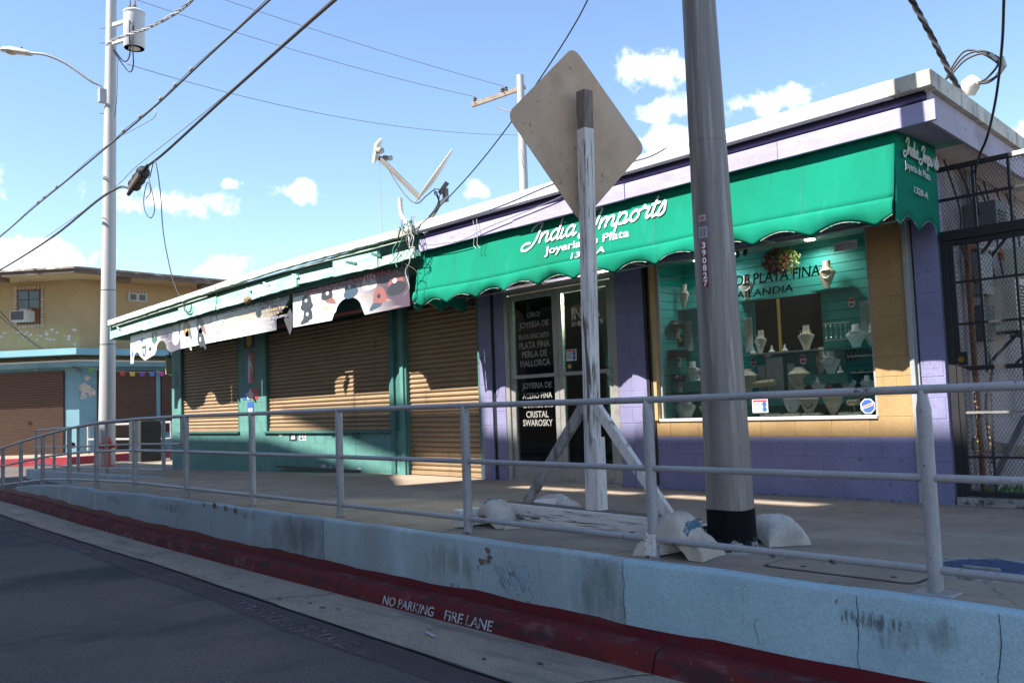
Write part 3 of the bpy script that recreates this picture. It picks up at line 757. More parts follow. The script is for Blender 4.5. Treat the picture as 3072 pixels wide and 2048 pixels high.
# room behind the doors
room = MB(); room.box(-9.5, -9.45, 8.47, 12, 0, 2.9); room.box(-6.75, -6.70, 8.9, 12, 0, 2.9); room.box(-9.5, -6.7, 11.95, 12, 0, 2.9); room.box(-9.5, -6.7, 8.47, 12, 2.86, 2.9)
room.build('shop_room', M('room_beige', (.38, .28, .20), .8), shop)
MB().box(-9.45, -6.75, 8.47, 11.95, -.02, .0).build('room_floor', M('room_floor_tile', (.22, .17, .13), .4), shop)
teal = M('teal_slatwall', (.028, .30, .265), .55, .10, 3, .05, 40)
teal_d = M('teal_groove', (.010, .075, .068), .8)
mb = MB()
for k in range(16): mb.box(-8.75, -6.76, 9.55 + .0 , 9.59, .12 + k * .16, .25 + k * .16)
mb.build('slatwall', teal, shop)
MB().box(-8.75, -6.76, 9.592, 9.62, 0, 2.8).build('slatwall_backing', teal_d, shop)
mb = MB(); mb.box(-9.35, -8.85, 9.6, 10.6, .0, .95); mb.build('counter', M('counter_wood', (.12, .08, .055), .5), shop)
bulb = plain('warm_bulb', (.9, .7, .3), .4, emit=(1.0, .72, .28), es=5)
for x, y, z in ((-7.75, 9.3, 2.12), (-7.60, 9.2, 2.02), (-7.66, 9.35, 1.92), (-7.52, 9.3, 1.84), (-7.62, 9.2, 1.70)):
    MB().sphere((x, y, z), .022, 8, 6).build('lamp_bulb', bulb, shop, smooth=True)
ld = bpy.data.lights.new('room_light', 'POINT'); ld.energy = 200; ld.color = (1, .86, .66); ld.shadow_soft_size = .15
lo = bpy.data.objects.new('room_light', ld); lo.location = (-7.7, 9.15, 2.5); COL.objects.link(lo); adopt(lo, shop)

# ------------------------------------------------------------------ display window
wood_y = M('ochre_wood', (.48, .33, .15), .6, .15, 3, .1, 40, (4, 4, .6))
mb = MB(); mb.box(-6.622, -6.575, 8.27, 8.40, .80, 2.70); mb.build('window_jamb', wood_y, shop, bevel=.004)
mb = MB(); mb.box(-6.573, -6.54, 8.33, 8.37, .80, 2.68); mb.box(-3.975, -3.947, 8.33, 8.37, .80, 2.68); mb.box(-6.54, -3.975, 8.33, 8.37, 2.65, 2.68)
mb.build('window_frame', grey_steel, shop, bevel=.003)
MB().box(-6.573, -3.947, 8.285, 8.85, .786, .818).build('window_sill', M('white_sill', (.72, .71, .66), .5), shop, bevel=.005)
MB().box(-6.541, -3.974, 8.347, 8.353, .818, 2.652).build('window_pane', glass_m, shop)
MB().box(-6.70, -3.85, 8.40, 8.95, 2.69, 2.72).build('display_ceiling', M('display_ceiling', (.45, .47, .45), .8), shop)
bwall = MB().box(-6.62, -3.9, 8.885, 8.91, .8, 2.7).build('display_back', teal_d, shop)
swall = MB().box(-6.62, -6.585, 8.40, 8.885, .8, 2.7).build('display_side', teal_d, shop)
rwall = MB().box(-3.945, -3.90, 8.42, 8.885, .8, 2.7).build('display_side', teal_d, shop)
bmesh1 = MB().box(-1.315, 1.315, -.009, .009, -.0465, .0465).mesh('slat', teal)
bmesh2 = MB().box(-.009, .009, -.238, .238, -.0465, .0465).mesh('slat', teal)
for k in range(19):
    z = .87 + k * .1
    inst('slat', bmesh1, bwall, (-5.26, 8.874, z))
    inst('slat', bmesh2, swall, (-6.577, 8.64, z)); inst('slat', bmesh2, rwall, (-3.953, 8.65, z), (1, .93, 1))
mir = MB().box(-5.56, -4.76, 8.848, 8.864, 1.50, 2.13).build('mirror', plain('dark_mirror', (.007, .0065, .006), .3, 0, .1), shop)
MB().box(-5.275, -5.245, 8.835, 8.8475, 1.50, 2.12).build('mirror_bar', plain('yellow_bar', (.40, .30, .06), .5), mir)
lamp_disc = thing('ceiling_lamp', 'small round lit ceiling lamp inside the display window', 'lamp', (-4.71, 8.62, 2.68))
MB().lathe([(.065, -.012), (.065, .0)], (-4.71, 8.62, 2.69), 20).build('housing', plain('lamp_white', (.7, .7, .68), .5), lamp_disc, smooth=True)
MB().lathe([(.055, -.02), (.055, -.0125)], (-4.71, 8.62, 2.69), 20).build('diffuser', plain('lamp_glow', (.9, .9, .85), .4, emit=(1, .93, .80), es=6), lamp_disc)
ld = bpy.data.lights.new('lamp_light', 'SPOT'); ld.energy = 12; ld.color = (1, .94, .84); ld.shadow_soft_size = .06; ld.spot_size = rad(165); ld.spot_blend = .6
lo = bpy.data.objects.new('lamp_light', ld); lo.location = (-4.71, 8.62, 2.655); COL.objects.link(lo); adopt(lo, lamp_disc)
l2 = thing('display_strip_lamp', 'white strip lamp at the top of the display window behind the pole', 'lamp', (-5.9, 8.6, 2.68))
MB().box(-6.25, -5.55, 8.58, 8.66, 2.672, 2.688).build('housing', plain('lamp_white', (.7, .7, .68), .5), l2)
MB().box(-6.2, -5.6, 8.60, 8.64, 2.655, 2.671).build('tube', plain('tube_glow', (.9, .9, .9), .4, emit=(.9, .98, 1), es=3), l2)
ld = bpy.data.lights.new('strip_light', 'SPOT'); ld.energy = 12; ld.color = (.92, .98, 1); ld.shadow_soft_size = .15; ld.spot_size = rad(165); ld.spot_blend = .6
lo = bpy.data.objects.new('strip_light', ld); lo.location = (-5.9, 8.62, 2.64); COL.objects.link(lo); adopt(lo, l2)
dark_letter = plain('dark_letters', (.022, .055, .050), .5)
lettering('DE PLATA FINA', (-5.47, 8.3465, 2.255), UX, VZ, 1.0, .115, dark_letter, shop, .012, .002, slope=-.015, shear=.12)
lettering('TAILANDIA', (-5.56, 8.3465, 2.115), UX, VZ, .78, .078, dark_letter, shop, .012, .002, slope=0, shear=.12)
notice(shop, -5.345, -5.155, .865, 1.01, 8.346)
nt_ = MB().box(-4.30, -4.06, 8.343, 8.346, 2.455, 2.545).build('notice', paper, shop)
lettering('GRACIAS', (-4.28, 8.3425, 2.50), UX, VZ, .19, .022, black_print, nt_, 0, .0006); lettering('POR SU VISITA', (-4.28, 8.3425, 2.47), UX, VZ, .20, .018, black_print, nt_, 0, .0006)
oc = lambda r: [(r * math.cos(a), r * math.sin(a)) for a in [math.pi / 8 + i * math.pi / 4 for i in range(8)]]
st = MB().prism(oc(.078), (-4.06, 8.344, .905), UX, VZ, .002).build('sticker', paper, shop)
MB().prism(oc(.068), (-4.06, 8.3425, .905), UX, VZ, .001).build('print', blue_print, st)
MB().prism([(-.055, -.03), (.055, .008), (.055, .036), (-.055, -.002)], (-4.06, 8.3410, .905), UX, VZ, .001).build('print', plain('print_white', (.66, .66, .66), .6), st)
MB().prism([(-.05, -.018), (.05, .014), (.05, .026), (-.05, -.006)], (-4.06, 8.3400, .905), UX, VZ, .0008).build('print', red_print, st)

# ------------------------------------------------------------------ goods in the display window
ivory = plain('ivory_velvet', (.62, .54, .43), .8); white_bust = plain('white_leatherette', (.66, .67, .66), .5)
gold = plain('gold', (.75, .50, .16), .3, 1.0); silver = plain('silver', (.70, .70, .70), .3, 1.0); pearl = plain('pearl', (.75, .70, .62), .3); darkbead = plain('dark_beads', (.07, .025, .02), .3)
def bust(label, loc, h, kind, skin, chain, rz=0.0, pend=None):
    root = thing('necklace_bust', label, 'bust', loc, 'jewellery busts in the display window', rz)
    if kind == 'neck':
        prof = [(0, .11), (.12, .15), (.35, .25), (.54, .335), (.60, .33), (.65, .22), (.71, .16), (.82, .14), (1.0, .14)]
    elif kind == 'wide':
        prof = [(0, .18), (.2, .26), (.42, .40), (.57, .46), (.63, .40), (.69, .23), (.77, .185), (.95, .18), (1.0, .15)]
    else:
        prof = [(0, .08), (.2, .22), (.55, .42), (.75, .46), (.85, .34), (.92, .24), (1.0, .2)]
    mb = MB(); vv = []; n = 14
    for t, w in prof:
        for k in range(n):
            a = 2 * math.pi * k / n
            lean = -.10 * h * (1 - t) if kind != 'wide' else -.05 * h * (1 - t)
            vv.append((w * h * math.cos(a), lean + w * h * (.22 if t < .64 else .6) * math.sin(a), t * h))
    k_ = len(prof)
    mb.add(vv, [(i * n + k, i * n + (k + 1) % n, (i + 1) * n + (k + 1) % n, (i + 1) * n + k) for i in range(k_ - 1) for k in range(n)] + [tuple(range(n - 1, -1, -1)), tuple((k_ - 1) * n + k for k in range(n))])
    mb.build('form', skin, root, smooth=True, local=True)
    def depth(t):
        for (a, p), (b, q) in zip(prof, prof[1:]):
            if a <= t <= b:
                w = p + (q - p) * (t - a) / (b - a); break
        return -.10 * h * (1 - t) - w * h * (.24 if t < .64 else .6) - .004
    pts = []
    for i in range(15):
        a = math.pi * i / 14; wx = .22 * h * math.cos(a) * (1.0 if kind == 'neck' else 1.25); t = .80 - .44 * math.sin(a) ** .8
        d = depth(t) * (1 - .55 * abs(math.cos(a)) ** 2)
        pts.append((wx, d, t * h))
    MB().tube(pts, .0065 if chain in (pearl, darkbead) else .0042, 6).build('necklace', chain, root, smooth=True, local=True)
    if pend: MB().sphere((0, depth(.34) - .004, .33 * h), (.006, .004, .010), 8, 6).build('pendant', pend, root, local=True)
    return root
B = [('ivory bust with two silver chains high at the right of the display', (-4.59, 8.72, 2.15), .29, 'neck', ivory, silver, .1, silver),
     ('ivory bust with gold chain high at the left beside the pole', (-6.42, 8.70, 2.13), .29, 'neck', ivory, gold, -.3, gold),
     ('ivory bust half hidden behind the dark window lettering', (-5.58, 8.74, 2.14), .28, 'neck', ivory, silver, .1, None),
     ('ivory bust with a cross pendant at the left edge of the mirror', (-5.41, 8.70, 1.515), .26, 'neck', ivory, silver, -.2, silver),
     ('ivory bust with a bright stone at the right edge of the mirror', (-4.86, 8.70, 1.515), .265, 'neck', ivory, gold, .2, gold),
     ('white bust with round pendant right of the earring stands', (-4.33, 8.75, 1.505), .24, 'wide', white_bust, silver, 0, silver),
     ('ivory bust standing behind a white one beside the right shelf', (-4.73, 8.76, 1.255), .28, 'neck', ivory, silver, -.4, None),
     ('white bust with small pendant below the earring stands', (-4.58, 8.66, 1.245), .24, 'wide', white_bust, silver, 0, silver),
     ('narrow ivory bust with dark pendant beside the earring cards', (-4.91, 8.60, 1.055), .28, 'flat', ivory, silver, 0, darkbead),
     ('low white bust with ear studs at the middle of the lower shelf', (-4.69, 8.58, 1.035), .19, 'wide', white_bust, silver, 0, None),
     ('low white bust with arched top near the lower right corner shelf', (-4.39, 8.64, 1.045), .19, 'wide', white_bust, silver, 0, None),
     ('white bust with thick gold chain on the left teal shelf', (-6.36, 8.70, 1.245), .24, 'wide', white_bust, gold, 0, None),
     ('white bust with gold chain in the sunlit lower left corner', (-6.30, 8.50, .82), .23, 'wide', white_bust, gold, 0, None),
     ('bare white bust against the lower left jamb of the window', (-6.48, 8.62, .82), .24, 'wide', white_bust, silver, 0, None),
     ('white bust tapering to its foot below the earring cards', (-4.98, 8.55, .82), .24, 'flat', white_bust, silver, 0, silver),
     ('ivory bust with dark red beads near the octagonal sticker', (-4.76, 8.50, .82), .23, 'flat', ivory, darkbead, 0, None),
     ('ivory bust with a pearl string near the octagonal sticker', (-4.52, 8.55, .82), .24, 'flat', ivory, pearl, 0, None),
     ('tall ivory bust beside the right edge of the grey pole', (-5.55, 8.60, 1.05), .30, 'flat', ivory, gold, 0, None),
     ('white bust partly behind the pole at the sunlit sill', (-6.12, 8.60, .82), .22, 'wide', white_bust, gold, 0, None),
     ('ivory bust at the far right edge of the display window', (-4.17, 8.79, 1.475), .26, 'neck', ivory, silver, .3, None),
     ('small white bust low beside the yellow column', (-4.18, 8.62, 1.04), .17, 'wide', white_bust, silver, 0, None)]
for b in B: bust(*b)
shelf_m = plain('teal_shelf', (.03, .28, .25), .5); shelf_w = plain('white_shelf', (.60, .62, .60), .4)
def shelf(x0, x1, y0, y1, z, label, mt=shelf_w, t=.012):
    return tag(MB().box(x0, x1, y0, y1, z - t, z).build('shelf', mt), label, 'shelf', 'shelves in the display window')
shelf(-6.56, -6.2, 8.72, 8.86, 2.128, 'narrow teal shelf high at the left of the display', shelf_m)
shelf(-5.75, -5.4, 8.72, 8.86, 2.138, 'narrow teal shelf behind the dark window lettering', shelf_m)
shelf(-4.80, -4.35, 8.72, 8.86, 2.148, 'narrow teal shelf under the top right bust', shelf_m)
shelf(-5.62, -4.70, 8.58, 8.846, 1.513, 'white shelf along the bottom of the mirror')
shelf(-4.62, -4.05, 8.62, 8.86, 1.50, 'teal shelf under the bust right of the mirror', shelf_m)
shelf(-4.85, -4.35, 8.56, 8.86, 1.243, 'teal shelf under the pair of busts at right', shelf_m, .1)
shelf(-6.56, -6.15, 8.55, 8.86, 1.243, 'teal shelf under the gold chain at left', shelf_m, .12)
shelf(-5.75, -4.0, 8.54, 8.86, 1.033, 'long teal stepped shelf low in the display', shelf_m, .1)
shelf(-4.42, -3.97, 8.7, 8.86, 1.42, 'short white shelf beside the bangles'); shelf(-4.35, -3.97, 8.62, 8.86, 1.25, 'short white shelf with a row of rings')
# earring cards
card_m = plain('grey_card', (.52, .52, .50), .7)
def earring_card(x0, x1, z0, z1, y, label):
    c = tag(MB().box(x0, x1, y, y + .012, z0, z1).build('earring_card', card_m), label, 'card', 'earring cards in the display window')
    mb = MB(); r = random.Random(int(x0 * 100))
    nx_ = max(1, int((x1 - x0) / .05)); nz_ = int((z1 - z0) / .05)
    for i in range(nx_):
        for j in range(nz_):
            cx, cz = x0 + (i + .5) * (x1 - x0) / nx_, z0 + (j + .5) * (z1 - z0) / nz_
            k = r.choice((0, 0, 1)); q = r.uniform(.008, .015)
            mb.tube([(cx + q * math.cos(a), y - .003, cz + q * math.sin(a)) for a in [t * math.pi / 4 for t in range(9)]], .0022, 5, k)
    mb.build('earrings', [silver, gold], c, kind='stuff')
earring_card(-5.345, -5.14, 1.06, 1.46, 8.66, 'wide grey card of earrings under the white price plate')
earring_card(-5.46, -5.365, 1.06, 1.38, 8.67, 'narrow grey card of earrings left of the wide one')
earring_card(-5.085, -5.00, 1.06, 1.38, 8.66, 'narrow grey card of earrings right of the wide one')
tag(MB().box(-5.33, -5.25, 8.62, 8.63, 1.47, 1.51).build('price_plate', paper), 'small white price plate on top of the wide earring card', 'plate')
bro = thing('bracelet_roll', 'cream roll of bracelets in front of the earring cards', 'jewellery roll', (-5.32, 8.58, 1.15))
MB().tube([(-5.46, 8.58, 1.17), (-5.19, 8.58, 1.185)], .036, 14).build('roll', ivory, bro, smooth=True)
for k in range(9): MB().tube([(-5.44 + k * .03, 8.58 + .038 * math.cos(a), 1.171 + k * .0018 + .038 * math.sin(a)) for a in [t * math.pi / 6 for t in range(13)]], .004, 5).build('bracelet', pearl if k % 2 else gold, bro)
MB().tube([(-5.33, 8.6, 1.033), (-5.33, 8.58, 1.17)], .008, 8).build('stand', grey_steel, bro)
es = thing('earring_stand', 'clear earring stands with white knobs on the back wall right of the mirror', 'stand', (-4.55, 8.8, 1.6))
MB().box(-4.70, -4.42, 8.78, 8.80, 1.775, 1.785).build('bar', shelf_w, es); MB().box(-4.70, -4.42, 8.78, 8.80, 1.60, 1.61).build('bar', shelf_w, es)
for k in range(5):
    x = -4.67 + k * .055
    mb = MB(); mb.tube([(x, 8.77, 1.61), (x, 8.77, 1.77)], .004, 6); mb.sphere((x, 8.765, 1.625), .013, 8, 6); mb.sphere((x, 8.765, 1.75), .010, 8, 6); mb.build('stem', silver if k % 2 else shelf_w, es)
bg_ = thing('bangle_rack', 'gold and black bangles hanging beside the short white shelf', 'jewellery', (-4.4, 8.78, 1.45))
for k in range(6): MB().tube([(-4.46 + k * .022, 8.78 + .03 * math.cos(a), 1.43 + .055 * math.sin(a)) for a in [t * math.pi / 6 for t in range(13)]], .0045, 6).build('bangle', gold if k % 2 else darkbead, bg_)
rg_ = thing('ring_row', 'row of dark ring boxes on the short white shelf', 'jewellery', (-4.2, 8.75, 1.25))
for k in range(7): MB().sphere((-4.33 + k * .05, 8.72, 1.262), (.016, .012, .012), 8, 6).build('ring_box', (darkbead, gold, black_print)[k % 3], rg_, smooth=True)
for k, (x0, x1, lb) in enumerate(((-5.02, -4.82, 'left'), (-4.80, -4.60, 'middle'), (-4.40, -4.16, 'right'), (-5.30, -5.06, 'leftmost'))):
    t = thing('ring_tray', {'left': 'white ring tray on the sunlit sill below the tapering bust', 'middle': 'white ring tray on the sunlit sill below the dark red beads', 'right': 'white ring tray on the sunlit sill beside the octagonal sticker', 'leftmost': 'white ring tray on the sunlit sill beside the red and white notice'}[lb], 'tray', ((x0 + x1) / 2, 8.44, .82), 'ring trays on the sill')
    MB().box(x0, x1, 8.40, 8.48, .819, .845).build('tray', white_bust, t, bevel=.004)
    for j in range(7): MB().sphere((x0 + .02 + j * (x1 - x0 - .04) / 6, 8.43, .852), (.009, .009, .011), 7, 5).build('ring', silver if j % 2 else gold, t)
wr = thing('watch_roll', 'cream cushion of watches in the lower right corner of the window', 'jewellery roll', (-4.28, 8.5, .9))
MB().tube([(-4.34, 8.5, .94), (-4.22, 8.5, .945)], .028, 12).build('cushion', ivory, wr, smooth=True)
for k in range(3): MB().tube([(-4.32 + k * .04, 8.5 + .03 * math.cos(a), .942 + .03 * math.sin(a)) for a in [t * math.pi / 6 for t in range(13)]], .005, 5).build('watch', gold, wr)
MB().tube([(-4.28, 8.52, .82), (-4.28, 8.5, .93)], .008, 8).build('stand', grey_steel, wr)
# purses on the left side wall, with tags
for k, (z, lb) in enumerate(((1.93, 'topmost black purse on the left side wall of the window'), (1.58, 'middle flat black box purse on the left side wall of the window'), (1.29, 'lowest black purse on the left side wall of the window'))):
    t = thing('purse', lb, 'purse', (-6.48, 8.6, z), 'black purses in the window')
    mb = MB()
    if k == 1: mb.box(-6.55, -6.42, 8.48, 8.72, z - .05, z + .05)
    else: mb.sphere((-6.49, 8.60, z), (.07, .13, .055), 14, 8)
    mb.build('body', plain('black_leather', (.012, .012, .013), .35), t, smooth=k != 1, bevel=.006 if k == 1 else 0)
    MB().box(-6.40, -6.36, 8.47, 8.474, z - .17, z - .05).build('price_tag', paper, t); MB().box(-6.395, -6.365, 8.4665, 8.4695, z - .10, z - .06).build('price_tag', red_print, t)
    if k != 1:
        mb = MB()
        for j in range(6): mb.tube([(-6.49 + .066 * math.cos(a), 8.52 + j * .03, z + .052 * math.sin(a)) for a in [.4 + i * .33 for i in range(8)]], .004, 5)
        mb.build('ruffle', plain('black_leather2', (.03, .03, .03), .4), t)
for x, y, z, lb in ((-4.40, 8.83, 1.98, 'round red price tag under the top right bust'), (-5.49, 8.64, 1.42, 'round red price tag left of the earring cards'), (-4.86, 8.60, 1.41, 'round red price tag right of the earring cards'), (-4.12, 8.37, .945, 'round red sale tag overlapping the octagonal sticker'), (-4.53, 8.5, 1.075, 'round red price tag above the pearl string')):
    t = tag(MB().prism([(.04 * math.cos(a), .055 * math.sin(a)) for a in [i * math.pi / 9 for i in range(18)]], (x, y, z), UX, VZ, .003).build('price_tag', paper), lb, 'price tag', 'price tags in the window')
    MB().prism([(.036 * math.cos(a), .012 + .036 * math.sin(a)) for a in [i * math.pi / 9 for i in range(19)][:10]], (x, y - .0012, z), UX, VZ, .001).build('print', red_print, t)
    MB().box(x - .025, x + .025, y - .002, y - .001, z - .03, z - .005).build('print', red_print, t)
dog_card_root = MB().box(-6.46, -6.36, 8.555, 8.557, 1.66, 1.80).build('card', black_print)
tag(dog_card_root, 'small black card with yellow print hanging on the left side wall', 'card')
MB().prism([(.03 * math.cos(a), .03 * math.sin(a)) for a in [i * math.pi / 7 for i in range(14)]], (-6.41, 8.5535, 1.75), UX, VZ, .001).build('print', yellow_print, dog_card_root)
fl = thing('flower_ball', 'bushy ball of red and yellow green artificial leaves at the top of the window', 'decoration', (-5.08, 8.62, 2.5))
for nm, col, n, cx in (('red_leaves', (.17, .008, .014), 560, -5.12), ('green_leaves', (.10, .13, .01), 240, -4.97)):
    mb = MB(); r = random.Random(n)
    for k in range(n):
        v = Vector((r.gauss(0, 1), r.gauss(0, .8), r.gauss(0, 1))).normalized() * r.uniform(.08, .155)
        p = Vector((cx + v.x * (1.0 if nm[0] == 'r' else .75), 8.62 + v.y, 2.50 + v.z)); a = Vector((r.uniform(-1, 1), r.uniform(-1, 1), r.uniform(-1, 1))).normalized(); b = a.orthogonal().normalized()
        s = r.uniform(.012, .024); mb.add([p - a * s, p + b * s * .5, p + a * s, p - b * s * .5], [(0, 1, 2, 3)])
    mb.build(nm, plain(nm, col, .6), fl, kind='stuff')
for k, (x, z0, z1, lb) in enumerate(((-6.50, 1.62, 1.98, 'leftmost card of hanging gold chains beside the purses'), (-6.28, 1.60, 1.96, 'card of hanging silver chains left of the pole'), (-4.27, 1.66, 1.98, 'card of hanging gold chains near the right edge of the window'), (-5.66, 1.55, 1.95, 'card of hanging chains just right of the pole'), (-4.07, 1.62, 2.06, 'rightmost narrow card of hanging chains by the yellow column'))):
    c = tag(MB().box(x - .05, x + .05, 8.842, 8.850, z0, z1).build('chain_card', card_m), lb, 'card', 'chain cards in the display window')
    for j in range(4):
        xx = x - .036 + j * .024; d = .5 + .12 * ((j * 7 + k) % 4)
        MB().tube(spline([(xx - .008, 8.838, z1 - .02), (xx - .006, 8.836, z1 - (z1 - z0) * d * .7), (xx, 8.836, z1 - (z1 - z0) * d), (xx + .006, 8.836, z1 - (z1 - z0) * d * .7), (xx + .008, 8.838, z1 - .02)], 3), .0028, 4).build('chain', gold if (j + k) % 2 else silver, c)
for k, (x, z, y, lb) in enumerate(((-5.47, 1.52, 8.62, 'low white ring stand at the left of the mirror shelf'), (-5.25, 1.52, 8.64, 'low white ring stand before the yellow mirror bar'), (-5.08, 1.52, 8.62, 'low white ring stand at the middle of the mirror shelf'), (-6.22, 1.25, 8.62, 'low white ring stand beside the gold chain bust'), (-4.45, 1.25, 8.6, 'low white ring stand on the right teal shelf'), (-5.68, 1.04, 8.58, 'low white ring stand on the stepped shelf next to the pole'))):
    t = thing('ring_stand', lb, 'stand', (x, y, z), 'ring stands in the display window')
    MB().lathe([(.035, 0), (.03, .012), (.012, .03), (.010, .06), (.004, .075)], (x, y, z), 12).build('cone', white_bust, t, smooth=True)
    MB().tube([(x + .014 * math.cos(a), y + .014 * math.sin(a), z + .035) for a in [i * math.pi / 5 for i in range(11)]], .003, 5).build('ring', gold if k % 2 else silver, t)
cs = thing('spotlight_pair', 'pair of small black spotlights under the display ceiling', 'lamp', (-5.5, 8.6, 2.66))
for x in (-5.58, -5.48): MB().tube([(x, 8.6, 2.685), (x, 8.57, 2.62)], .022, 10).build('spot', black_print, cs, smooth=True)
# ------------------------------------------------------------------ green cap shop
cap = thing('cap_shop', 'green block cap shop with three roller shutters', 'shop', (-15.6, 8.4, -.1))
block_wall(cap, -21.40, -11.74, -.20, .70, 8.30, green, off=1, rowh=.225)
block_wall(cap, -21.40, -20.87, .70, 2.72, 8.302, green); block_wall(cap, -17.74, -16.54, .70, 2.72, 8.302, green, off=1)
MB().box(-12.11, -11.99, 8.27, 8.42, .0, 2.72).build('shutter_post', dark_green, cap, bevel=.006); MB().box(-11.985, -11.83, 8.31, 8.44, .0, 2.72).build('shutter_post', dark_green, cap, bevel=.004); MB().box(-11.825, -11.73, 8.28, 8.42, .0, 2.72).build('shutter_post', green, cap, bevel=.006)
MB().box(-21.40, -9.835, 8.31, 8.5, 2.72, 3.30).build('header_wall', dark_green, cap)
MB().box(-21.40, -21.2, 8.5, 15, -.2, 3.2).build('side_wall', green, cap); MB().box(-21.4, -9.9, 14.8, 15, 0, 3.2).build('back_wall', green, cap)
for a, b in ((-20.87, -17.74), (-16.54, -12.11)):
    MB().box(a - .03, b + .03, 8.255, 8.36, .672, .712).build('sill', dark_green, cap, bevel=.005)
tan = M('shutter_tan', (.295, .202, .118), .6, .10, 2.0, .08, 50, dirt=((.25, .19, .125), 1.0, .50, .75, (2.0, 2.0, 5.0)), chips=((.14, .10, .07), 1.0, .62, .72, (5, 5, 1.2)), bmp=.1, spec=.3)
def shutter(parent, x0, x1, z0, z1, y, mt, pitch=.076, label=None, edge=dark_green):
    root = MB().box(x0 + .05, x1 - .05, y + .014, y + .03, z0, z1).build('shutter', plain('shutter_back', (.05, .04, .03), .9), parent)
    for a_ in (x0, x1 - .05): MB().box(a_, a_ + .05, y - .07, y + .05, z0, z1).build('guide_rail', edge, root, bevel=.004)
    if label: root['label'] = label
    L_ = (x1 - x0 - .10) / 2
    pr = [(.012, 0), (.002, .010), (-.010, .024), (-.014, .042), (-.008, .060), (.004, .070), (.012, .0745)]
    vv = []
    for sx_ in (-L_, L_):
        for yy, zz in pr: vv.append((sx_, yy, zz * pitch / .076))
    k = len(pr)
    fs = [(i, k + i, k + i + 1, i + 1) for i in range(k - 1)]
    me = MB().add(vv, fs).mesh('slat', mt, smooth=True)
    n = int((z1 - z0 - .06) / pitch)
    for i in range(n): inst('slat', me, root, ((x0 + x1) / 2, y + rb.uniform(-.0015, .0015), z0 + .06 + i * pitch), (1, 1, 1), (0, rb.uniform(-.0006, .0006), 0))
    MB().box(x0 + .05, x1 - .05, y - .022, y + .012, z0, z0 + .062).build('bottom_bar', mt, root, bevel=.004)
    return root
shutter(cap, -20.87, -17.74, .715, 2.72, 8.37, tan); shutter(cap, -16.54, -12.11, .715, 2.72, 8.37, tan); s3 = shutter(cap, -11.73, -9.835, .01, 2.72, 8.38, tan)
mint = M('mint_fascia', (.37, .60, .50), .7, .14, 1.6, .07, 50, dirt=((.20, .46, .38), 1.0, .48, .70, (1.3, 1.3, 6)), chips=((.55, .68, .60), 1.0, .56, .72, (2.5, 2.5, 8)), bmp=.3, layers=(((.16, .12, .08), 9, .71, .73),))
mint_edge = M('mint_metal_edge', (.62, .70, .60), .55, .08, 2, .06, 50, dirt=((.42, .60, .50), 1.5, .50, .75), chips=((.28, .22, .14), 7, .70, .74))
rf = random.Random(8)
def ze(x): return lerp_table([(-22.6, -.13), (-16, -.02), (-13, .02), (-9.8, -.02)], x)     # the old eave sags to its end
def eboard(a, b, y0, y1, z0, z1, mt, name, tw=0.0, rough=False):
    mb = MB(); n = max(2, int((b - a) / .15)) if rough else 1; vv = []
    for i in range(n + 1):
        x = a + (b - a) * i / n; jz = rf.uniform(-.008, .008) if rough else 0
        dz = ze(x) + tw * (i / n - .5)
        vv += [(x, y0, z0 + dz + jz), (x, y1, z0 + dz + jz), (x, y1, z1 + dz), (x, y0, z1 + dz)]
    fs = [(i * 4 + j, (i + 1) * 4 + j, (i + 1) * 4 + (j + 1) % 4, i * 4 + (j + 1) % 4) for i in range(n) for j in range(4)]
    fs = [tuple(reversed(f)) for f in fs] + [(0, 1, 2, 3), tuple(n * 4 + j for j in (3, 2, 1, 0))]
    return mb.add([(x, y, z) for x, y, z in vv], fs).build(name, mt, cap, bevel=.003)
xs_ = [-22.45, -20.3, -18.2, -16.35, -14.5, -13.15, -12.0, -10.75, -9.87]
for i, (a, b) in enumerate(zip(xs_, xs_[1:])):
    eboard(a + .004, b - .004, 7.215 - (.018 if i in (4, 6) else 0) + rf.uniform(-.004, .004), 7.245, 3.135 + rf.uniform(-.02, .015) + (.03 if i == 5 else 0), 3.36 + rf.uniform(-.03, .02) - (.05 if i in (5, 7) else 0), mint, 'fascia_board', rf.uniform(-.02, .02), True)
for a, b in ((-22.5, -19.7), (-19.698, -16.2), (-16.198, -13.6), (-13.598, -11.3), (-11.298, -10.2)):
    eboard(a, b, 7.18, 7.27, 3.49 + rf.uniform(-.006, .006), 3.605 + rf.uniform(-.004, .004), mint_edge, 'roof_edge', 0, True)
eboard(-10.198, -9.87, 7.16, 7.27, 3.48, 3.60, edge_old, 'roof_edge', .02, True)
eboard(-22.45, -9.87, 7.33, 7.36, 3.14, 3.50, dark_green, 'fascia_backing')
MB().tube([(-22.3, 7.232, 3.43 + ze(-22.3)), (-19.5, 7.232, 3.44 + ze(-19.5)), (-16.8, 7.232, 3.44 + ze(-16.8))], .013, 8).build('conduit', mint_edge, cap, smooth=True)
MB().tube([(-13.6, 7.235, 3.45 + ze(-13.6)), (-9.9, 7.235, 3.44 + ze(-9.9))], .012, 8).build('conduit', mint_edge, cap, smooth=True)
MB().box(-22.46, -22.43, 7.22, 12, 3.0, 3.35).build('fascia_board', mint, cap); MB().box(-22.5, -22.43, 7.272, 12, 3.36, 3.475).build('roof_edge', mint_edge, cap)
mb = MB(); mb.add([(-22.43, 7.29, 3.09), (-9.87, 7.29, 3.17), (-9.87, 8.32, 3.17), (-22.43, 8.32, 3.09)], [(0, 1, 2, 3)]); mb.build('soffit', M('soffit_dark_green', (.08, .20, .17), .8, .2, 3), cap)
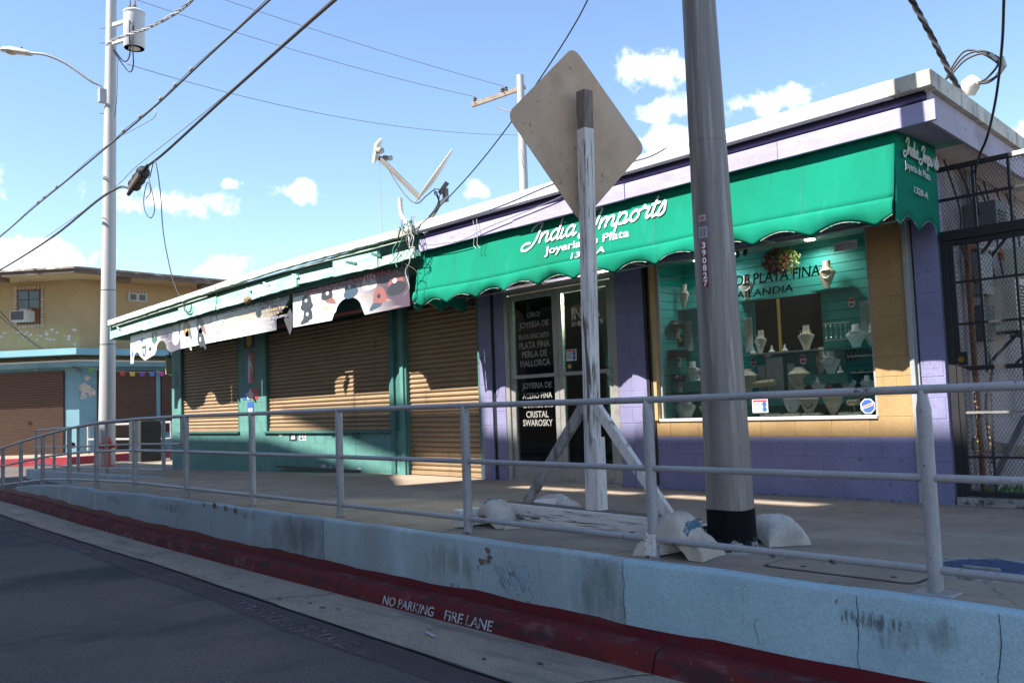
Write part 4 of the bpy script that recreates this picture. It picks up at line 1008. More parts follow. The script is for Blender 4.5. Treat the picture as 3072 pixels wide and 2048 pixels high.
mb = MB(); mb.add([(-22.43, 8.32, 3.09), (-21.38, 8.32, 3.09), (-21.38, 12, 3.09), (-22.43, 12, 3.09)], [(0, 1, 2, 3)]); mb.build('soffit', M('soffit_dark_green', (.08, .20, .17), .8, .2, 3), cap)
mb = MB(); mb.add([(-22.45, 7.27, 3.44), (-9.87, 7.27, 3.50), (-9.87, 15, 3.44), (-22.45, 15, 3.40)], [(0, 1, 2, 3)]); mb.build('roof', M('roof_felt', (.32, .31, .30), .95), cap)
# torn splinters in the eave
for x, z, l in ((-14.35, 3.36, .25), (-15.0, 3.34, .18), (-13.3, 3.36, .22), (-11.6, 3.33, .3), (-10.9, 3.35, .25), (-21.9, 3.26, .2)):
    MB().bar((x, 7.20, z), (x + l, 7.19, z - .07), .02, .035).build('splinter', dark_green if x > -12 else mint, cap)
# stickers and marks on the green wall
def sticker(parent, poly, x, z, mt, y=8.297, name='sticker', t=.0016): return MB().prism(poly, (x, y, z), UX, VZ, t).build(name, mt, parent)
star = [((.30 if i % 2 == 0 else .115) * math.sin(i * math.pi / 5) * .62, (.30 if i % 2 == 0 else .115) * math.cos(i * math.pi / 5)) for i in range(10)]
sticker(cap, star, -21.12, 1.98, plain('navy_star', (.015, .022, .05), .6))
def rect(w, h): return [(-w / 2, -h / 2), (w / 2, -h / 2), (w / 2, h / 2), (-w / 2, h / 2)]
def league_badge(x, z, w, h, upright):
    c = sticker(cap, rect(w, h), x, z, blue_print)
    sticker(c, [(0, -h / 2), (w / 2, -h / 2), (w / 2, h / 2), (0, h / 2)], x, z, red_print, 8.2952, 'print', .001)
    if upright:
        pl = [(-.10, -.5), (.02, -.5), (.08, -.25), (.14, -.05), (.17, .10), (.26, .0), (.30, -.16), (.36, -.14), (.32, .08), (.22, .22), (.10, .30), (.12, .38), (.04, .46), (-.06, .42), (-.06, .33), (-.14, .26), (-.18, .08), (-.12, -.1), (-.16, -.3)]
    else:
        pl = [(-.22, -.5), (.14, -.5), (.16, -.3), (.20, -.05), (.17, .12), (.06, .20), (.10, .30), (.04, .42), (-.06, .44), (-.10, .34), (-.08, .22), (-.18, .16), (-.22, .0), (-.30, .2), (-.34, .18), (-.26, -.1), (-.2, -.25)]
    sticker(c, [(a * w, b * h) for a, b in pl], x, z, plain('badge_white', (.55, .55, .56), .6), 8.2942, 'print', .001)
league_badge(-17.22, 2.01, .38, .62, True); league_badge(-17.19, 1.48, .70, .22, False)
c = sticker(cap, rect(.46, .34), -17.22, 2.60, black_print); sticker(c, [(.14 * math.cos(i * math.pi / 3 + .5), .13 * math.sin(i * math.pi / 3 + .5)) for i in range(6)], -17.22, 2.58, yellow_print, 8.2952, 'print', .001)
c = sticker(cap, [(-.13, .17), (-.05, .13), (0, .17), (.05, .13), (.13, .17), (.14, 0), (.10, -.12), (0, -.19), (-.10, -.12), (-.14, 0)], -17.2, 1.17, blue_print); sticker(c, [(-.10, .04), (.10, .04), (.08, -.08), (0, -.14), (-.08, -.08)], -17.2, 1.15, plain('badge_white', (.55, .55, .56), .6), 8.2952, 'print', .001)
c = sticker(cap, rect(.30, .15), -15.42, .60, black_print); sticker(c, [(-.09, -.04), (-.03, .04), (.0, -.01), (.05, .05), (.09, -.03), (.02, -.045)], -15.42, .60, plain('badge_white', (.55, .55, .56), .6), 8.2952, 'print', .001)
c = sticker(cap, rect(.26, .15), -15.05, .61, plain('badge_white', (.55, .55, .56), .6)); lettering('39', (-15.15, 8.2945, .61), UX, VZ, .20, .05, black_print, c, .02, .001); lettering('FIFTY', (-15.15, 8.2945, .55), UX, VZ, .20, .045, black_print, c, .02, .001)
lettering('NY', (-13.30, 8.298, .56), UX, VZ, .26, .15, plain('navy_star', (.015, .022, .05), .6), cap, .0, .001); sticker(cap, [(-.1, .05), (0, -.05), (.12, .03), (.1, .06), (0, .0)], -13.95, .63, plain('navy_star', (.015, .022, .05), .6))
for x, z, s in ((-15.9, .655, .09), (-14.3, .06, .10), (-14.05, .06, .05), (-13.1, .05, .05)):
    MB().add([(x + s * rf.uniform(.8, 1.3) * math.cos(a), 8.2945, z + s * .55 * rf.uniform(.6, 1.2) * math.sin(a)) for a in [i * math.pi / 5 for i in range(10)]], [tuple(range(10))]).build('paint_chip', M('chip_pale', (.45, .45, .40), .9), cap)
MB().bar((-15.9, 8.22, .035), (-13.0, 8.22, .03), .08, .03).build('loose_pipe', black_steel, cap)
# hand-sized red and white strip of letters under the eave beside the awning
MB().box(-16.9, -10.1, 7.58, 7.595, 2.60, 2.64).build('banner_rail', plain('red_rail', (.48, .10, .07), .5), cap)
sgn = MB().box(-10.75, -9.93, 8.28, 8.30, 2.52, 2.86).build('sign_board', black_print, cap); lettering('CAPS', (-10.6, 8.279, 2.6), UX, VZ, .6, .16, plain('sign_dim', (.25, .25, .24), .6), sgn, .02)

# ------------------------------------------------------------------ printed banners under the green eave
ban_y = 7.375
def banner_mat(name, c0, c1, c2, xa, xb):
    m, t, b = node_mat(name); p = tex_pos(t)
    s = t.nodes.new('ShaderNodeSeparateXYZ'); t.links.new(p, s.inputs[0])
    n1 = noise(t, tex_pos(t, (.8, 1, 1.3)), 1.0, 3); z = mth(t, 'MULTIPLY', mth(t, 'SUBTRACT', s.outputs['Z'], 2.5), 1.0)
    g = mth(t, 'DIVIDE', mth(t, 'SUBTRACT', s.outputs['X'], xa), xb - xa)
    c = mixc(t, ramp(t, mth(t, 'ADD', mth(t, 'ADD', g, mth(t, 'MULTIPLY', mth(t, 'SUBTRACT', n1, .5), .5)), mth(t, 'MULTIPLY', z, .6)), .15, .95), c0, c1)
    c = mixc(t, ramp(t, noise(t, tex_pos(t, (1, 1, 9)), 1.2, 2), .60, .72), c, c2)
    t.links.new(c, b.inputs['Base Color']); b.inputs['Roughness'].default_value = .35; MATS[name] = m; return m
ban_a = banner_mat('banner_print_pale', (.74, .74, .75), (.10, .08, .11), (.60, .50, .50), -20.2, -18.9); ban_b = banner_mat('banner_print_violet', (.68, .64, .66), (.115, .085, .125), (.50, .30, .27), -12, -10.5); ban_w = banner_mat('banner_print_white', (.76, .76, .75), (.40, .36, .40), (.66, .66, .70), -17.6, -16.4); ban_c = banner_mat('banner_print_mixed', (.76, .75, .75), (.085, .06, .085), (.45, .24, .20), -12.4, -10.3); ban_d = banner_mat('banner_print_words', (.76, .76, .76), (.075, .055, .075), (.60, .50, .50), -15.9, -13.9)
def banner(poly, x0, mt, label):
    return tag(MB().prism([(a, b) for a, b in poly], (x0, ban_y, 0), UX, VZ, .004).build('banner', mt), label, 'banner')
def arc(cx, cz, rx, rz, a0, a1, n=8): return [(cx + rx * math.cos(rad(a0 + (a1 - a0) * i / n)), cz + rz * math.sin(rad(a0 + (a1 - a0) * i / n))) for i in range(n + 1)]
b1 = banner([(0, 2.36), (.18, 2.36)] + arc(.42, 2.44, .22, .17, 180, 20, 6) + [(.92, 2.38), (1.52, 2.48)] + arc(1.92, 2.56, .30, .20, 180, 0, 7) + [(2.45, 2.46), (2.98, 2.50), (2.98, 3.16), (0, 3.10)], -21.5, ban_a, 'torn printed banner of team emblems at the left end of the green eave')
b2 = banner([(0, 2.50), (1.55, 2.51), (1.55, 3.16), (0, 3.16)], -18.5, ban_w, 'white banner printed with four tilted caps under the green eave')
b3 = banner([(0, 2.51), (2.70, 2.52), (2.70, 2.78), (2.98, 2.86), (3.18, 3.0), (3.2, 3.2), (0, 3.16)], -16.93, ban_d, 'banner of white and yellow lettering with a torn lower right corner')
b4 = banner([(0, 2.51), (1.26, 2.51), (1.34, 2.62)] + arc(1.76, 2.60, .38, .22, 172, 8, 9) + [(2.22, 2.50), (3.40, 2.51), (3.38, 3.12), (3.3, 3.2), (0, 3.2)], -13.62, ban_c, 'banner printed with eight baseball caps beside the green awning')
fl_ = tag(MB().prism([(0, .12), (.16, .30), (.26, .10), (.12, -.16)], (-13.97, 7.39, 2.56), (1, .3, 0), (.1, -.1, 1), .004).build('banner_flap', M('banner_back', (.12, .12, .14), .4)), 'small torn flap of banner hanging in the gap between two banners', 'banner')
hdr = plain('banner_header', (.028, .020, .028), .4)
for b_, x0, x1, z0, z1 in ((b4, -13.60, -10.26, 3.02, 3.18), (b3, -16.90, -13.78, 3.02, 3.15), (b1, -20.6, -18.54, 3.01, 3.12)):
    MB().box(x0, x1, ban_y - .0009, ban_y - .0002, z0, z1).build('print', hdr, b_)
cap_cols = {'black': (.035, .036, .045), 'navy': (.05, .08, .12), 'orange': (.42, .17, .08), 'green': (.045, .14, .11), 'red': (.26, .10, .09), 'white': (.74, .73, .71), 'grey': (.42, .42, .43), 'cream': (.66, .60, .52), 'blue': (.06, .16, .36), 'gold': (.5, .36, .10)}
CM = {k: plain('cap_print_' + k, v, .4) for k, v in cap_cols.items()}
def cap_print(parent, x, z, s, dome, brim, logo, rot=0, flip=1, kind=0):
    R_ = lambda a, b: (flip * (a * math.cos(rot) - b * math.sin(rot)) * s, (a * math.sin(rot) + b * math.cos(rot)) * s)
    y = ban_y
    o = MB().prism([R_(a, b) for a, b in [(-.5, -.02)] + [(.5 * math.cos(t), .55 * math.sin(t)) for t in [math.pi - i * math.pi / 10 for i in range(11)]] + [(.45, -.12), (0, -.18), (-.4, -.14)]], (x, y - .0014, z), UX, VZ, .0012).build('cap_print', CM[dome], parent)
    br = [(-.5, -.02), (-.75, -.18), (-.82, -.32), (-.45, -.30), (0, -.26), (.15, -.16)] if kind == 0 else [(.62 * math.cos(t), -.12 + .24 * math.sin(t)) for t in [i * math.pi / 8 for i in range(16)]] if kind == 1 else [(.42 * math.cos(t), .28 + .42 * math.sin(t)) for t in [i * math.pi / 8 for i in range(16)]]
    MB().prism([R_(a, b) for a, b in br], (x, y - (.0028 if kind != 2 else .00075), z), UX, VZ, .0006).build('brim', CM[brim], o)
    lg = [(.13 * math.cos(t) - .05, .08 + .10 * math.sin(t)) for t in [i * math.pi / 5 for i in range(10)]]
    MB().prism([R_(a, b + .1) for a, b in lg], (x, y - .0042, z), UX, VZ, .0006).build('emblem', CM[logo], o)
for a in ((-18.12, 2.93, .42, 'orange', 'green', 'gold', 1.9, 1, 0), (-17.45, 2.95, .42, 'navy', 'red', 'white', 2.0, 1, 0), (-18.1, 2.68, .36, 'white', 'cream', 'orange', 1.8, 1, 0), (-17.42, 2.66, .40, 'black', 'black', 'white', 1.9, 1, 0)): cap_print(b2, *a)
for a in ((-13.15, 2.86, .34, 'black', 'black', 'white', 0, 1, 1), (-12.5, 2.90, .36, 'black', 'red', 'white', .1, -1, 0), (-11.78, 2.92, .34, 'navy', 'navy', 'white', .1, 1, 1), (-13.12, 2.63, .32, 'black', 'black', 'white', 0, 1, 0), (-12.52, 2.66, .32, 'white', 'grey', 'gold', 0, 1, 1),
          (-11.25, 2.93, .40, 'cream', 'white', 'grey', 0, 1, 2), (-10.98, 2.68, .36, 'red', 'navy', 'black', .1, 1, 0), (-10.55, 2.85, .40, 'red', 'black', 'white', .1, 1, 1)): cap_print(b4, *a)
lettering('URBAN FASHION', (-13.2, ban_y - .0012, 3.00), UX, VZ, 2.5, .12, plain('banner_red', (.50, .05, .05), .4), b4, .02, .001)
for s, x0, x1, z0, z1, cl in (('LAREDO SPORTS', -16.2, -14.1, 3.03, 3.12, 'cream'), ('ONE STOP ALL TEAMS & MORE', -16.4, -13.85, 2.935, 2.995, 'white'), ('CAPS - JERSEYS - T-SHIRTS -', -16.5, -13.8, 2.86, 2.915, 'gold'), ('BELTS - PURSES - JACKETS -', -16.5, -14.0, 2.79, 2.84, 'gold'), ('KEYCHAINS FANHORSE EQUIPO', -16.0, -13.85, 2.715, 2.765, 'grey'), ('OFFICIAL JEWELRY & LICENSED', -16.0, -14.3, 2.645, 2.695, 'grey'), ('ALL SPORTS', -15.7, -14.4, 2.56, 2.61, 'grey')):
    lettering(s, (x0, ban_y - .0005, z0), UX, VZ, x1 - x0, z1 - z0, CM[cl], b3, .015, .001)
MB().prism([(.42 * math.cos(t), .10 * math.sin(t)) for t in [math.pi + i * math.pi / 10 for i in range(11)]] + [(.36 * math.cos(t), .075 * math.sin(t)) for t in [2 * math.pi - i * math.pi / 10 for i in range(11)]], (-16.45, ban_y - .001, 2.75), UX, VZ, .0008).build('print', CM['grey'], b3)
def emblem(parent, poly, x, z, mt): MB().prism(poly, (x, ban_y - .0012, z), UX, VZ, .0008).build('emblem', mt, parent)
ell = lambda a, b: [(a * math.cos(t), b * math.sin(t)) for t in [i * math.pi / 9 for i in range(18)]]
emblem(b1, ell(.20, .16), -18.76, 2.76, CM['white']); emblem(b1, [(-.17, .13), (.17, .13), (.16, -.08), (0, -.16), (-.16, -.08)], -19.98, 2.86, CM['green']); emblem(b1, [(-.13, .12), (.13, .12), (.11, -.08), (0, -.15), (-.11, -.08)], -20.62, 2.60, CM['black'])
emblem(b1, [(-.10, -.08), (.06, -.08), (.0, .12)], -21.36, 2.60, CM['blue']); emblem(b1, rect(.16, .10), -20.75, 2.86, CM['blue']); emblem(b1, rect(.18, .08), -20.25, 2.62, CM['black']); emblem(b1, rect(.26, .2), -18.75, 3.0, CM['grey'])
MB().prism([(-.08, .02), (.02, .07), (.1, .01), (.02, -.04)], (-19.98, ban_y - .0026, 2.88), UX, VZ, .0008).build('emblem', CM['gold'], b1)
MB().prism([(-.09, .06), (.07, .08), (.05, -.08), (-.03, -.06)], (-20.62, ban_y - .0026, 2.59), UX, VZ, .0008).build('emblem', CM['grey'], b1)
lettering('GOODS', (-19.6, ban_y - .0005, 2.80), UX, VZ, .42, .09, CM['black'], b1, .02, .001); lettering('FAN', (-19.55, ban_y - .0005, 2.91), UX, VZ, .32, .08, CM['grey'], b1, .02, .001); lettering('LA', (-21.25, ban_y - .0005, 2.72), UX, VZ, .26, .12, CM['red'], b1, .0, .001)
# lower hanging sign at the end of the building, seen below the torn banner
ls = thing('hanging_sign', 'pale hanging signboard with faded letters seen below the torn banner', 'sign', (-22.4, 9.3, 2.4))
MB().box(-22.3, -22.26, 8.5, 12.4, 2.15, 2.55).build('board', M('old_signboard', (.62, .54, .38), .7, .2, 3, .1, 40, dirt=((.30, .26, .18), 4, .5, .7)), ls)
lettering('CURIOS', (-22.255, 8.8, 2.22), (0, 1, 0), VZ, 3.0, .24, plain('faded_letters', (.36, .36, .32), .7), ls, .02)
MB().tube([(-22.28, 8.5, 2.62), (-22.28, 12.4, 2.62)], .02, 6).build('bracket', black_steel, ls); MB().tube([(-22.28, 8.6, 2.55), (-22.28, 8.6, 3.1)], .02, 6).build('bracket', black_steel, ls)

# ------------------------------------------------------------------ awning
awn = thing('awning', 'green fabric awning with scalloped valance and white brush lettering', 'awning', (-6.6, 7.9, 3.2))
fab = M('green_awning_fabric', (.005, .205, .128), .9, .06, 1.2, .05, 220, dirt=((.006, .15, .09), 1.0, .48, .72, (1.2, 1.2, .6)), bmp=.12, bd=.002, spec=.12, layers=(((.012, .215, .15), 1.0, .57, .72, (5, 5, .5)), ((.012, .15, .095), 1.0, .60, .70, (9, 9, .7))))
AX0, AX1 = -9.98, -3.20
def yaw_(z): return 7.40 - (3.30 - z) * .18
sp = .5855; x_tip = -3.37
def zedge(x):
    t = ((x - x_tip) / sp) % 1.0
    return 2.43 + .095 * (math.sin(math.pi * t) ** .8) + .012 * math.sin(x * 2.3)
mb = MB(); nx_ = 220
def canopy(u, v):
    x = AX0 + (AX1 - AX0) * u; z = 2.63 + (3.30 - 2.63) * v
    w = .006 * math.sin(x * 2.1 + 1) * (1 - v) + .004 * math.sin(x * 7) * (1 - v) ** 2
    return (x, yaw_(z) - w + .004 * math.sin(math.pi * v) * math.sin(math.pi * (x - AX0) / 1.697) ** 2, z + .008 * math.sin(x * 2.4) * (1 - v))
mb.grid(canopy, 120, 8); can = mb.build('canopy', fab, awn, smooth=True)
sol = can.modifiers.new('solid', 'SOLIDIFY'); sol.thickness = .003; sol.offset = 1
for k in range(1, 8):
    x = AX0 + k * .848
    MB().add([(canopy((x + d - AX0) / (AX1 - AX0), v)[0], canopy((x + d - AX0) / (AX1 - AX0), v)[1] - .0045, canopy((x + d - AX0) / (AX1 - AX0), v)[2]) for v in [i / 8 for i in range(9)] for d in (-.006, .006)], [(2 * i, 2 * i + 1, 2 * i + 3, 2 * i + 2) for i in range(8)]).build('seam', M('awning_seam', (.006, .15, .09), .8), awn)
rv = random.Random(6); ph = [rv.uniform(0, 6) for _ in range(8)]
mb = MB()
def valance(u, v):
    x = AX0 + (AX1 - AX0) * u; z1 = 2.66 + .008 * math.sin(x * 2.4); z0 = zedge(x); z = z1 + (z0 - z1) * v
    out_ = .020 * math.sin(math.pi * v) + .026 * v * math.sin(x * 5.2 + ph[0]) * (.4 + .6 * v) + .014 * v * math.sin(x * 13 + ph[1])
    return (x, yaw_(2.63) - .008 - out_ - .004, z)
mb.grid(valance, nx_, 6); val = mb.build('valance', fab, awn, smooth=True)
sol = val.modifiers.new('solid', 'SOLIDIFY'); sol.thickness = .003; sol.offset = 1
trim_w = M('awning_trim', (.60, .58, .52), .9, .2, 20, .2, 60, dirt=((.05, .30, .2), 18, .48, .56))
mb = MB(); seg = []
for i in range(nx_ + 1):
    x, y, z = valance(i / nx_, 1.0); t = ((x - x_tip) / sp) % 1.0
    if .12 < t < .80: seg.append((x, y - .003, z))
    elif len(seg) > 2: mb.tube(seg, .0032, 5); seg = []
if len(seg) > 2: mb.tube(seg, .0032, 5)
mb.build('trim', trim_w, awn, smooth=True)
def side_panel(x, sgn_):
    mb = MB(); n = 40
    def ed(y): t = ((y - 7.33) / .40) % 1.0; return 2.40 + .115 * math.sin(math.pi * t) ** .8
    def fn(u, v):
        y0 = yaw_(3.24) * (v) + (yaw_(2.63) - .01) * (1 - v)
        y = y0 + (8.20 - y0) * u; zb = ed(y); z = zb + (3.235 - zb) * v
        return (x + sgn_ * (.010 * math.sin(u * 9 + 1) * (1 - v) + .012 * math.sin(math.pi * u)), y, z)
    mb.grid(fn, n, 8); o = mb.build('side_panel', fab, awn, smooth=True)
    s = o.modifiers.new('solid', 'SOLIDIFY'); s.thickness = .003
    mb = MB(); seg = []
    for i in range(n + 1):
        p = fn(i / n, 0); t = ((p[1] - 7.33) / .40) % 1.0
        if .08 < t < .9: seg.append(p)
        elif len(seg) > 2: mb.tube(seg, .0032, 5); seg = []
    if len(seg) > 2: mb.tube(seg, .0032, 5)
    mb.build('trim', trim_w, awn, smooth=True)
side_panel(AX1, 1); side_panel(AX0, -1)
mb = MB(); mb.tube([(AX0 + .02, yaw_(2.63) + .03, 2.64), (AX1 - .02, yaw_(2.63) + .03, 2.64)], .014, 8); mb.tube([(AX0 + .02, 8.25, 2.64), (AX1 - .02, 8.25, 2.64)], .014, 8)
for x in (AX0 + .03, -8.3, -6.6, -4.9, AX1 - .03): mb.tube([(x, yaw_(2.63) + .03, 2.64), (x, 8.25, 2.64)], .012, 8); mb.tube([(x, yaw_(2.63) + .03, 2.64), (x, 7.46, 3.22)], .012, 8)
mb.build('frame', galv, awn, smooth=True)
let_w = M('awning_white_paint', (.74, .74, .72), .7, .05, 4, .05, 60)
GLY = {
 'I': (1.25, [[(.1, 1.3), (.2, 1.7), (.6, 2.0), (1.0, 1.95), (.92, 1.2), (.82, .45), (.55, -.15), (.1, -.45), (-.35, -.35), (-.4, .0), (-.1, .22), (.35, .2)]]),
 'n': (1.0, [[(0, 1), (0, 0)], [(0, .45), (.2, .88), (.5, .98), (.6, .7), (.6, .2), (.75, .02), (1.0, .25)]]),
 'd': (1.0, [[(.62, .85), (.35, 1.0), (.05, .7), (.05, .3), (.28, .02), (.62, .35)], [(.66, 2.05), (.65, 1.0), (.64, .25), (.78, .02), (1.0, .25)]]),
 'i': (.42, [[(0, 1), (0, .2), (.15, .02), (.4, .25)], [(.02, 1.42), (.03, 1.50)]]),
 'a': (1.0, [[(.62, .85), (.35, 1.0), (.05, .7), (.05, .3), (.28, .02), (.62, .35)], [(.66, 1.0), (.64, .25), (.78, .02), (1.0, .25)]]),
 'm': (1.45, [[(0, 1), (0, 0)], [(0, .45), (.2, .9), (.45, .95), (.5, .6), (.5, 0)], [(.5, .45), (.7, .9), (.98, .95), (1.04, .6), (1.04, .2), (1.18, .02), (1.42, .25)]]),
 'p': (.98, [[(0, 1.15), (0, .2), (0, -.85)], [(0, .6), (.22, .98), (.55, .92), (.64, .5), (.48, .08), (.15, .05)], [(.5, .1), (.72, .05), (.95, .3)]]),
 'o': (.85, [[(.35, 1.0), (.06, .7), (.06, .3), (.33, .02), (.62, .3), (.62, .7), (.35, 1.0), (.5, .85), (.85, .92)]]),
 'r': (.78, [[(0, .85), (.1, 1.2), (.22, .95), (.52, .92), (.46, .3), (.58, .02), (.78, .25)]]),
 't': (.58, [[(.2, 1.75), (.14, .9), (.12, .25), (.26, .02), (.55, .25)], [(-.15, 1.08), (.5, 1.16)]]),
 's': (.6, [[(-.02, .2), (.22, 1.15), (.38, .75), (.42, .25), (.18, .0), (-.08, .12)]]), ' ': (.75, [])}
def script(text, O, U, V, width, xh, stroke, mat, parent, shear=.32):
    mb = MB(); cur = 0; strokes = []
    for ch in text:
        adv, ss = GLY[ch]
        for s in ss: strokes.append([(cur + a, b) for a, b in s])
        cur += adv
    k = width / cur; lift = .003
    for s in strokes:
        pts = [(p.x, p.y) for p in spline([(a * k + shear * b * xh, b * xh, 0) for a, b in s], 7)]
        ribbon(mb, pts, stroke, O, U, V, lift); lift += .0003
    return mb.build('lettering', mat, parent)
AV = Vector((0, .18, 1)).normalized()
def ap(x, z): return (x, yaw_(z) - .007, z)
script('India Imports', ap(-7.72, 2.965), UX, AV, 2.12, .125, .029, let_w, awn)
lettering('Joyeria de Plata', ap(-7.38, 2.775), UX, AV, 1.30, .125, let_w, awn, .012, .001, lift=.004)
lettering('1320-A', ap(-6.94, 2.685), UX, AV, .52, .072, let_w, awn, .012, .001, shear=.2, lift=.004)
SO = lambda y, z: (AX1 + .030, y, z)
let_s = M('awning_white_paint_side', (.62, .62, .59), .8, .08, 6, .1, 80)
script('India Imports', SO(7.48, 3.055), (0, 1, -.08), VZ, .66, .072, .020, let_s, awn)
lettering('Joyeria de Plata', SO(7.46, 2.90), (0, 1, -.08), VZ, .50, .085, let_s, awn, .01, .002, lift=.004)
lettering('1320-A', SO(7.60, 2.725), (0, 1, -.08), VZ, .28, .060, let_s, awn, .012, .002, shear=.2, lift=.004)
# ================================================================== security gate and what stands behind it
gate = thing('security_gate', 'tall black steel security gate with diamond mesh closing the alley', 'gate', (-2.6, 8.36, 0))
GX0, GX1 = -3.275, -1.30
mb = MB(); mb.box(GX0, GX0 + .065, 8.33, 8.40, .0, 2.47); mb.build('frame_post', black_steel, gate, bevel=.004)
MB().box(GX1 - .06, GX1, 8.33, 8.40, .0, 3.07).build('frame_post', black_steel, gate, bevel=.004)
MB().box(GX0, GX1, 8.32, 8.405, 2.385, 2.475).build('transom', black_steel, gate, bevel=.004)
MB().box(GX0, -2.62, 8.34, 8.39, 3.035, 3.075).build('top_bar', black_steel, gate, bevel=.003); MB().box(-2.618, GX1, 8.338, 8.392, 3.035, 3.077).build('top_bar', grey_steel, gate, bevel=.003)
MB().box(GX0, GX1, 8.30, 8.42, .0, .075).build('threshold', M('threshold_concrete', (.33, .30, .28), .9, .2, 8, .2, 60, dirt=((.06, .05, .05), 12, .52, .64)), gate, bevel=.006)
for x in (-2.955, -2.66, -2.36, -2.06, -1.76, -1.5): MB().box(x - .011, x + .011, 8.348, 8.372, 2.475, 3.035).build('bar', black_steel, gate)
MB().box(GX0, GX1, 8.3475, 8.3725, 2.755, 2.780).build('bar', black_steel, gate)
mb = MB(); mb.box(GX0 + .068, GX0 + .115, 8.335, 8.385, .085, 2.38); mb.box(-1.42, -1.37, 8.335, 8.385, .085, 2.38); mb.box(GX0 + .115, -1.42, 8.336, 8.384, 2.335, 2.38); mb.box(GX0 + .115, -1.42, 8.336, 8.384, .085, .13)
lf = mb.build('gate_leaf', black_steel, gate, bevel=.003)
for z in (2.0, 1.62, 1.22, .825, .43): MB().box(GX0 + .115, -1.42, 8.347 - (.002 if z == 1.22 else 0), 8.373, z - (.02 if z == 1.22 else .010), z + (.02 if z == 1.22 else .010)).build('bar', black_steel if z != .825 else M('bare_steel', (.20, .19, .18), .5, .2, 10), lf)
for x in (-2.955, -2.66, -2.36, -2.06, -1.76): MB().box(x - .010, x + .010, 8.3495, 8.3705, .13, 2.335).build('bar', black_steel, lf)
def mesh_panel(x0, x1, z0, z1, y, parent):
    mb = MB(); p = .030; k_ = 1.55; w = .0021
    def clip(c, s):
        # line z = s*k*x + c clipped to the rectangle
        pts = []
        for x in (x0, x1):
            z = s * k_ * x + c
            if z0 <= z <= z1: pts.append((x, z))
        for z in (z0, z1):
            x = (z - c) / (s * k_)
            if x0 < x < x1: pts.append((x, z))
        return pts[:2] if len(pts) >= 2 else None
    for s in (1, -1):
        cs = [z - s * k_ * x for x in (x0, x1) for z in (z0, z1)]
        c = math.floor(min(cs) / (p * k_)) * p * k_
        while c < max(cs):
            q = clip(c, s)
            if q:
                (xa, za), (xb, zb) = q
                mb.bar((xa, y + .002 * s, za), (xb, y + .002 * s, zb), .0026, .0042, (0, 1, 0))
            c += p * k_
    mb.build('wire_mesh', black_steel, parent, kind='stuff')
mesh_panel(GX0 + .02, GX1 - .02, 2.475, 3.035, 8.378, gate); mesh_panel(GX0 + .115, -1.42, .13, 2.335, 8.378, lf)
lk = MB().box(-3.20, -3.10, 8.325, 8.40, 1.25, 1.37).build('lock_box', black_steel, lf, bevel=.004)
MB().tube([(-3.155, 8.326, 1.30), (-3.155, 8.312, 1.30)], .026, 14).build('lock_cylinder', plain('brass', (.55, .36, .08), .3, 1.0), lk, smooth=True)
# behind the gate: condensers, pipes, boxes on the side wall
def on_side(y): return sx(y)
cond = M('condenser_cream', (.52, .50, .40), .6, .12, 4, .08, 50, dirt=((.30, .28, .20), 5, .55, .75))
def air_unit(y0, y1, z0, z1, d, label, dark=False):
    x = on_side((y0 + y1) / 2) + .02
    u = thing('air_conditioner', label, 'air conditioner', (x, (y0 + y1) / 2, z0))
    mt = cond if not dark else M('condenser_dark', (.10, .10, .10), .6)
    MB().box(x, x + d, y0, y1, z0, z1).build('casing', mt, u, bevel=.008)
    mb = MB(); nn = int((z1 - z0 - .1) / .035)
    for k in range(nn): mb.box(x + d, x + d + .012, y0 + .05, y1 - .05, z0 + .05 + k * .035, z0 + .065 + k * .035)
    mb.build('grille', plain('grille_dark', (.05, .05, .045), .7), u)
    mb = MB(); mb.box(x, x + d + .04, y0, y0 + .03, z0 - .035, z0 - .005); mb.box(x, x + d + .04, y1 - .03, y1, z0 - .035, z0 - .005)
    mb.bar((x, y0 + .015, z0 - .35), (x + d, y0 + .015, z0 - .02), .025, .025); mb.bar((x, y1 - .015, z0 - .35), (x + d, y1 - .015, z0 - .02), .025, .025)
    mb.build('bracket', black_steel, u, kind='stuff')
    return u
air_unit(9.55, 10.35, 1.60, 2.12, .34, 'cream window air conditioner on brackets behind the gate')
air_unit(9.15, 9.45, 2.55, 2.85, .30, 'dark vent box high on the side wall behind the gate', True)
air_unit(10.5, 11.2, 2.15, 2.55, .4, 'cream air conditioner deeper in the alley behind the gate')
rusty = M('rusty_pipe', (.24, .095, .04), .8, .3, 14, .2, 80)
pp = thing('rusty_pipe', 'rusty orange standpipe with elbow behind the gate', 'pipe', (on_side(9.0) + .06, 9.0, 0))
MB().tube(spline([(on_side(9) + .06, 8.98, 0), (on_side(9) + .06, 8.98, 1.0), (on_side(9) + .06, 9.0, 2.30), (on_side(9) + .07, 9.03, 2.40), (on_side(9) + .08, 9.12, 2.42)], 6), .028, 10).build('riser', rusty, pp, smooth=True)
MB().tube([(on_side(9) + .08, 9.12, 2.42), (on_side(9) + .08, 9.75, 2.44)], .024, 10).build('cross_pipe', M('grey_pipe', (.40, .38, .36), .6, .2, 9), pp, smooth=True)
MB().tube(spline([(on_side(9) + .08, 9.75, 2.44), (on_side(9) + .08, 9.83, 2.43), (on_side(9) + .08, 9.85, 2.34)], 5), .032, 10).build('elbow', rusty, pp, smooth=True)
mbx = thing('meter_box', 'grey electric meter box with conduits behind the gate', 'meter box', (on_side(9.3), 9.3, 1.6))
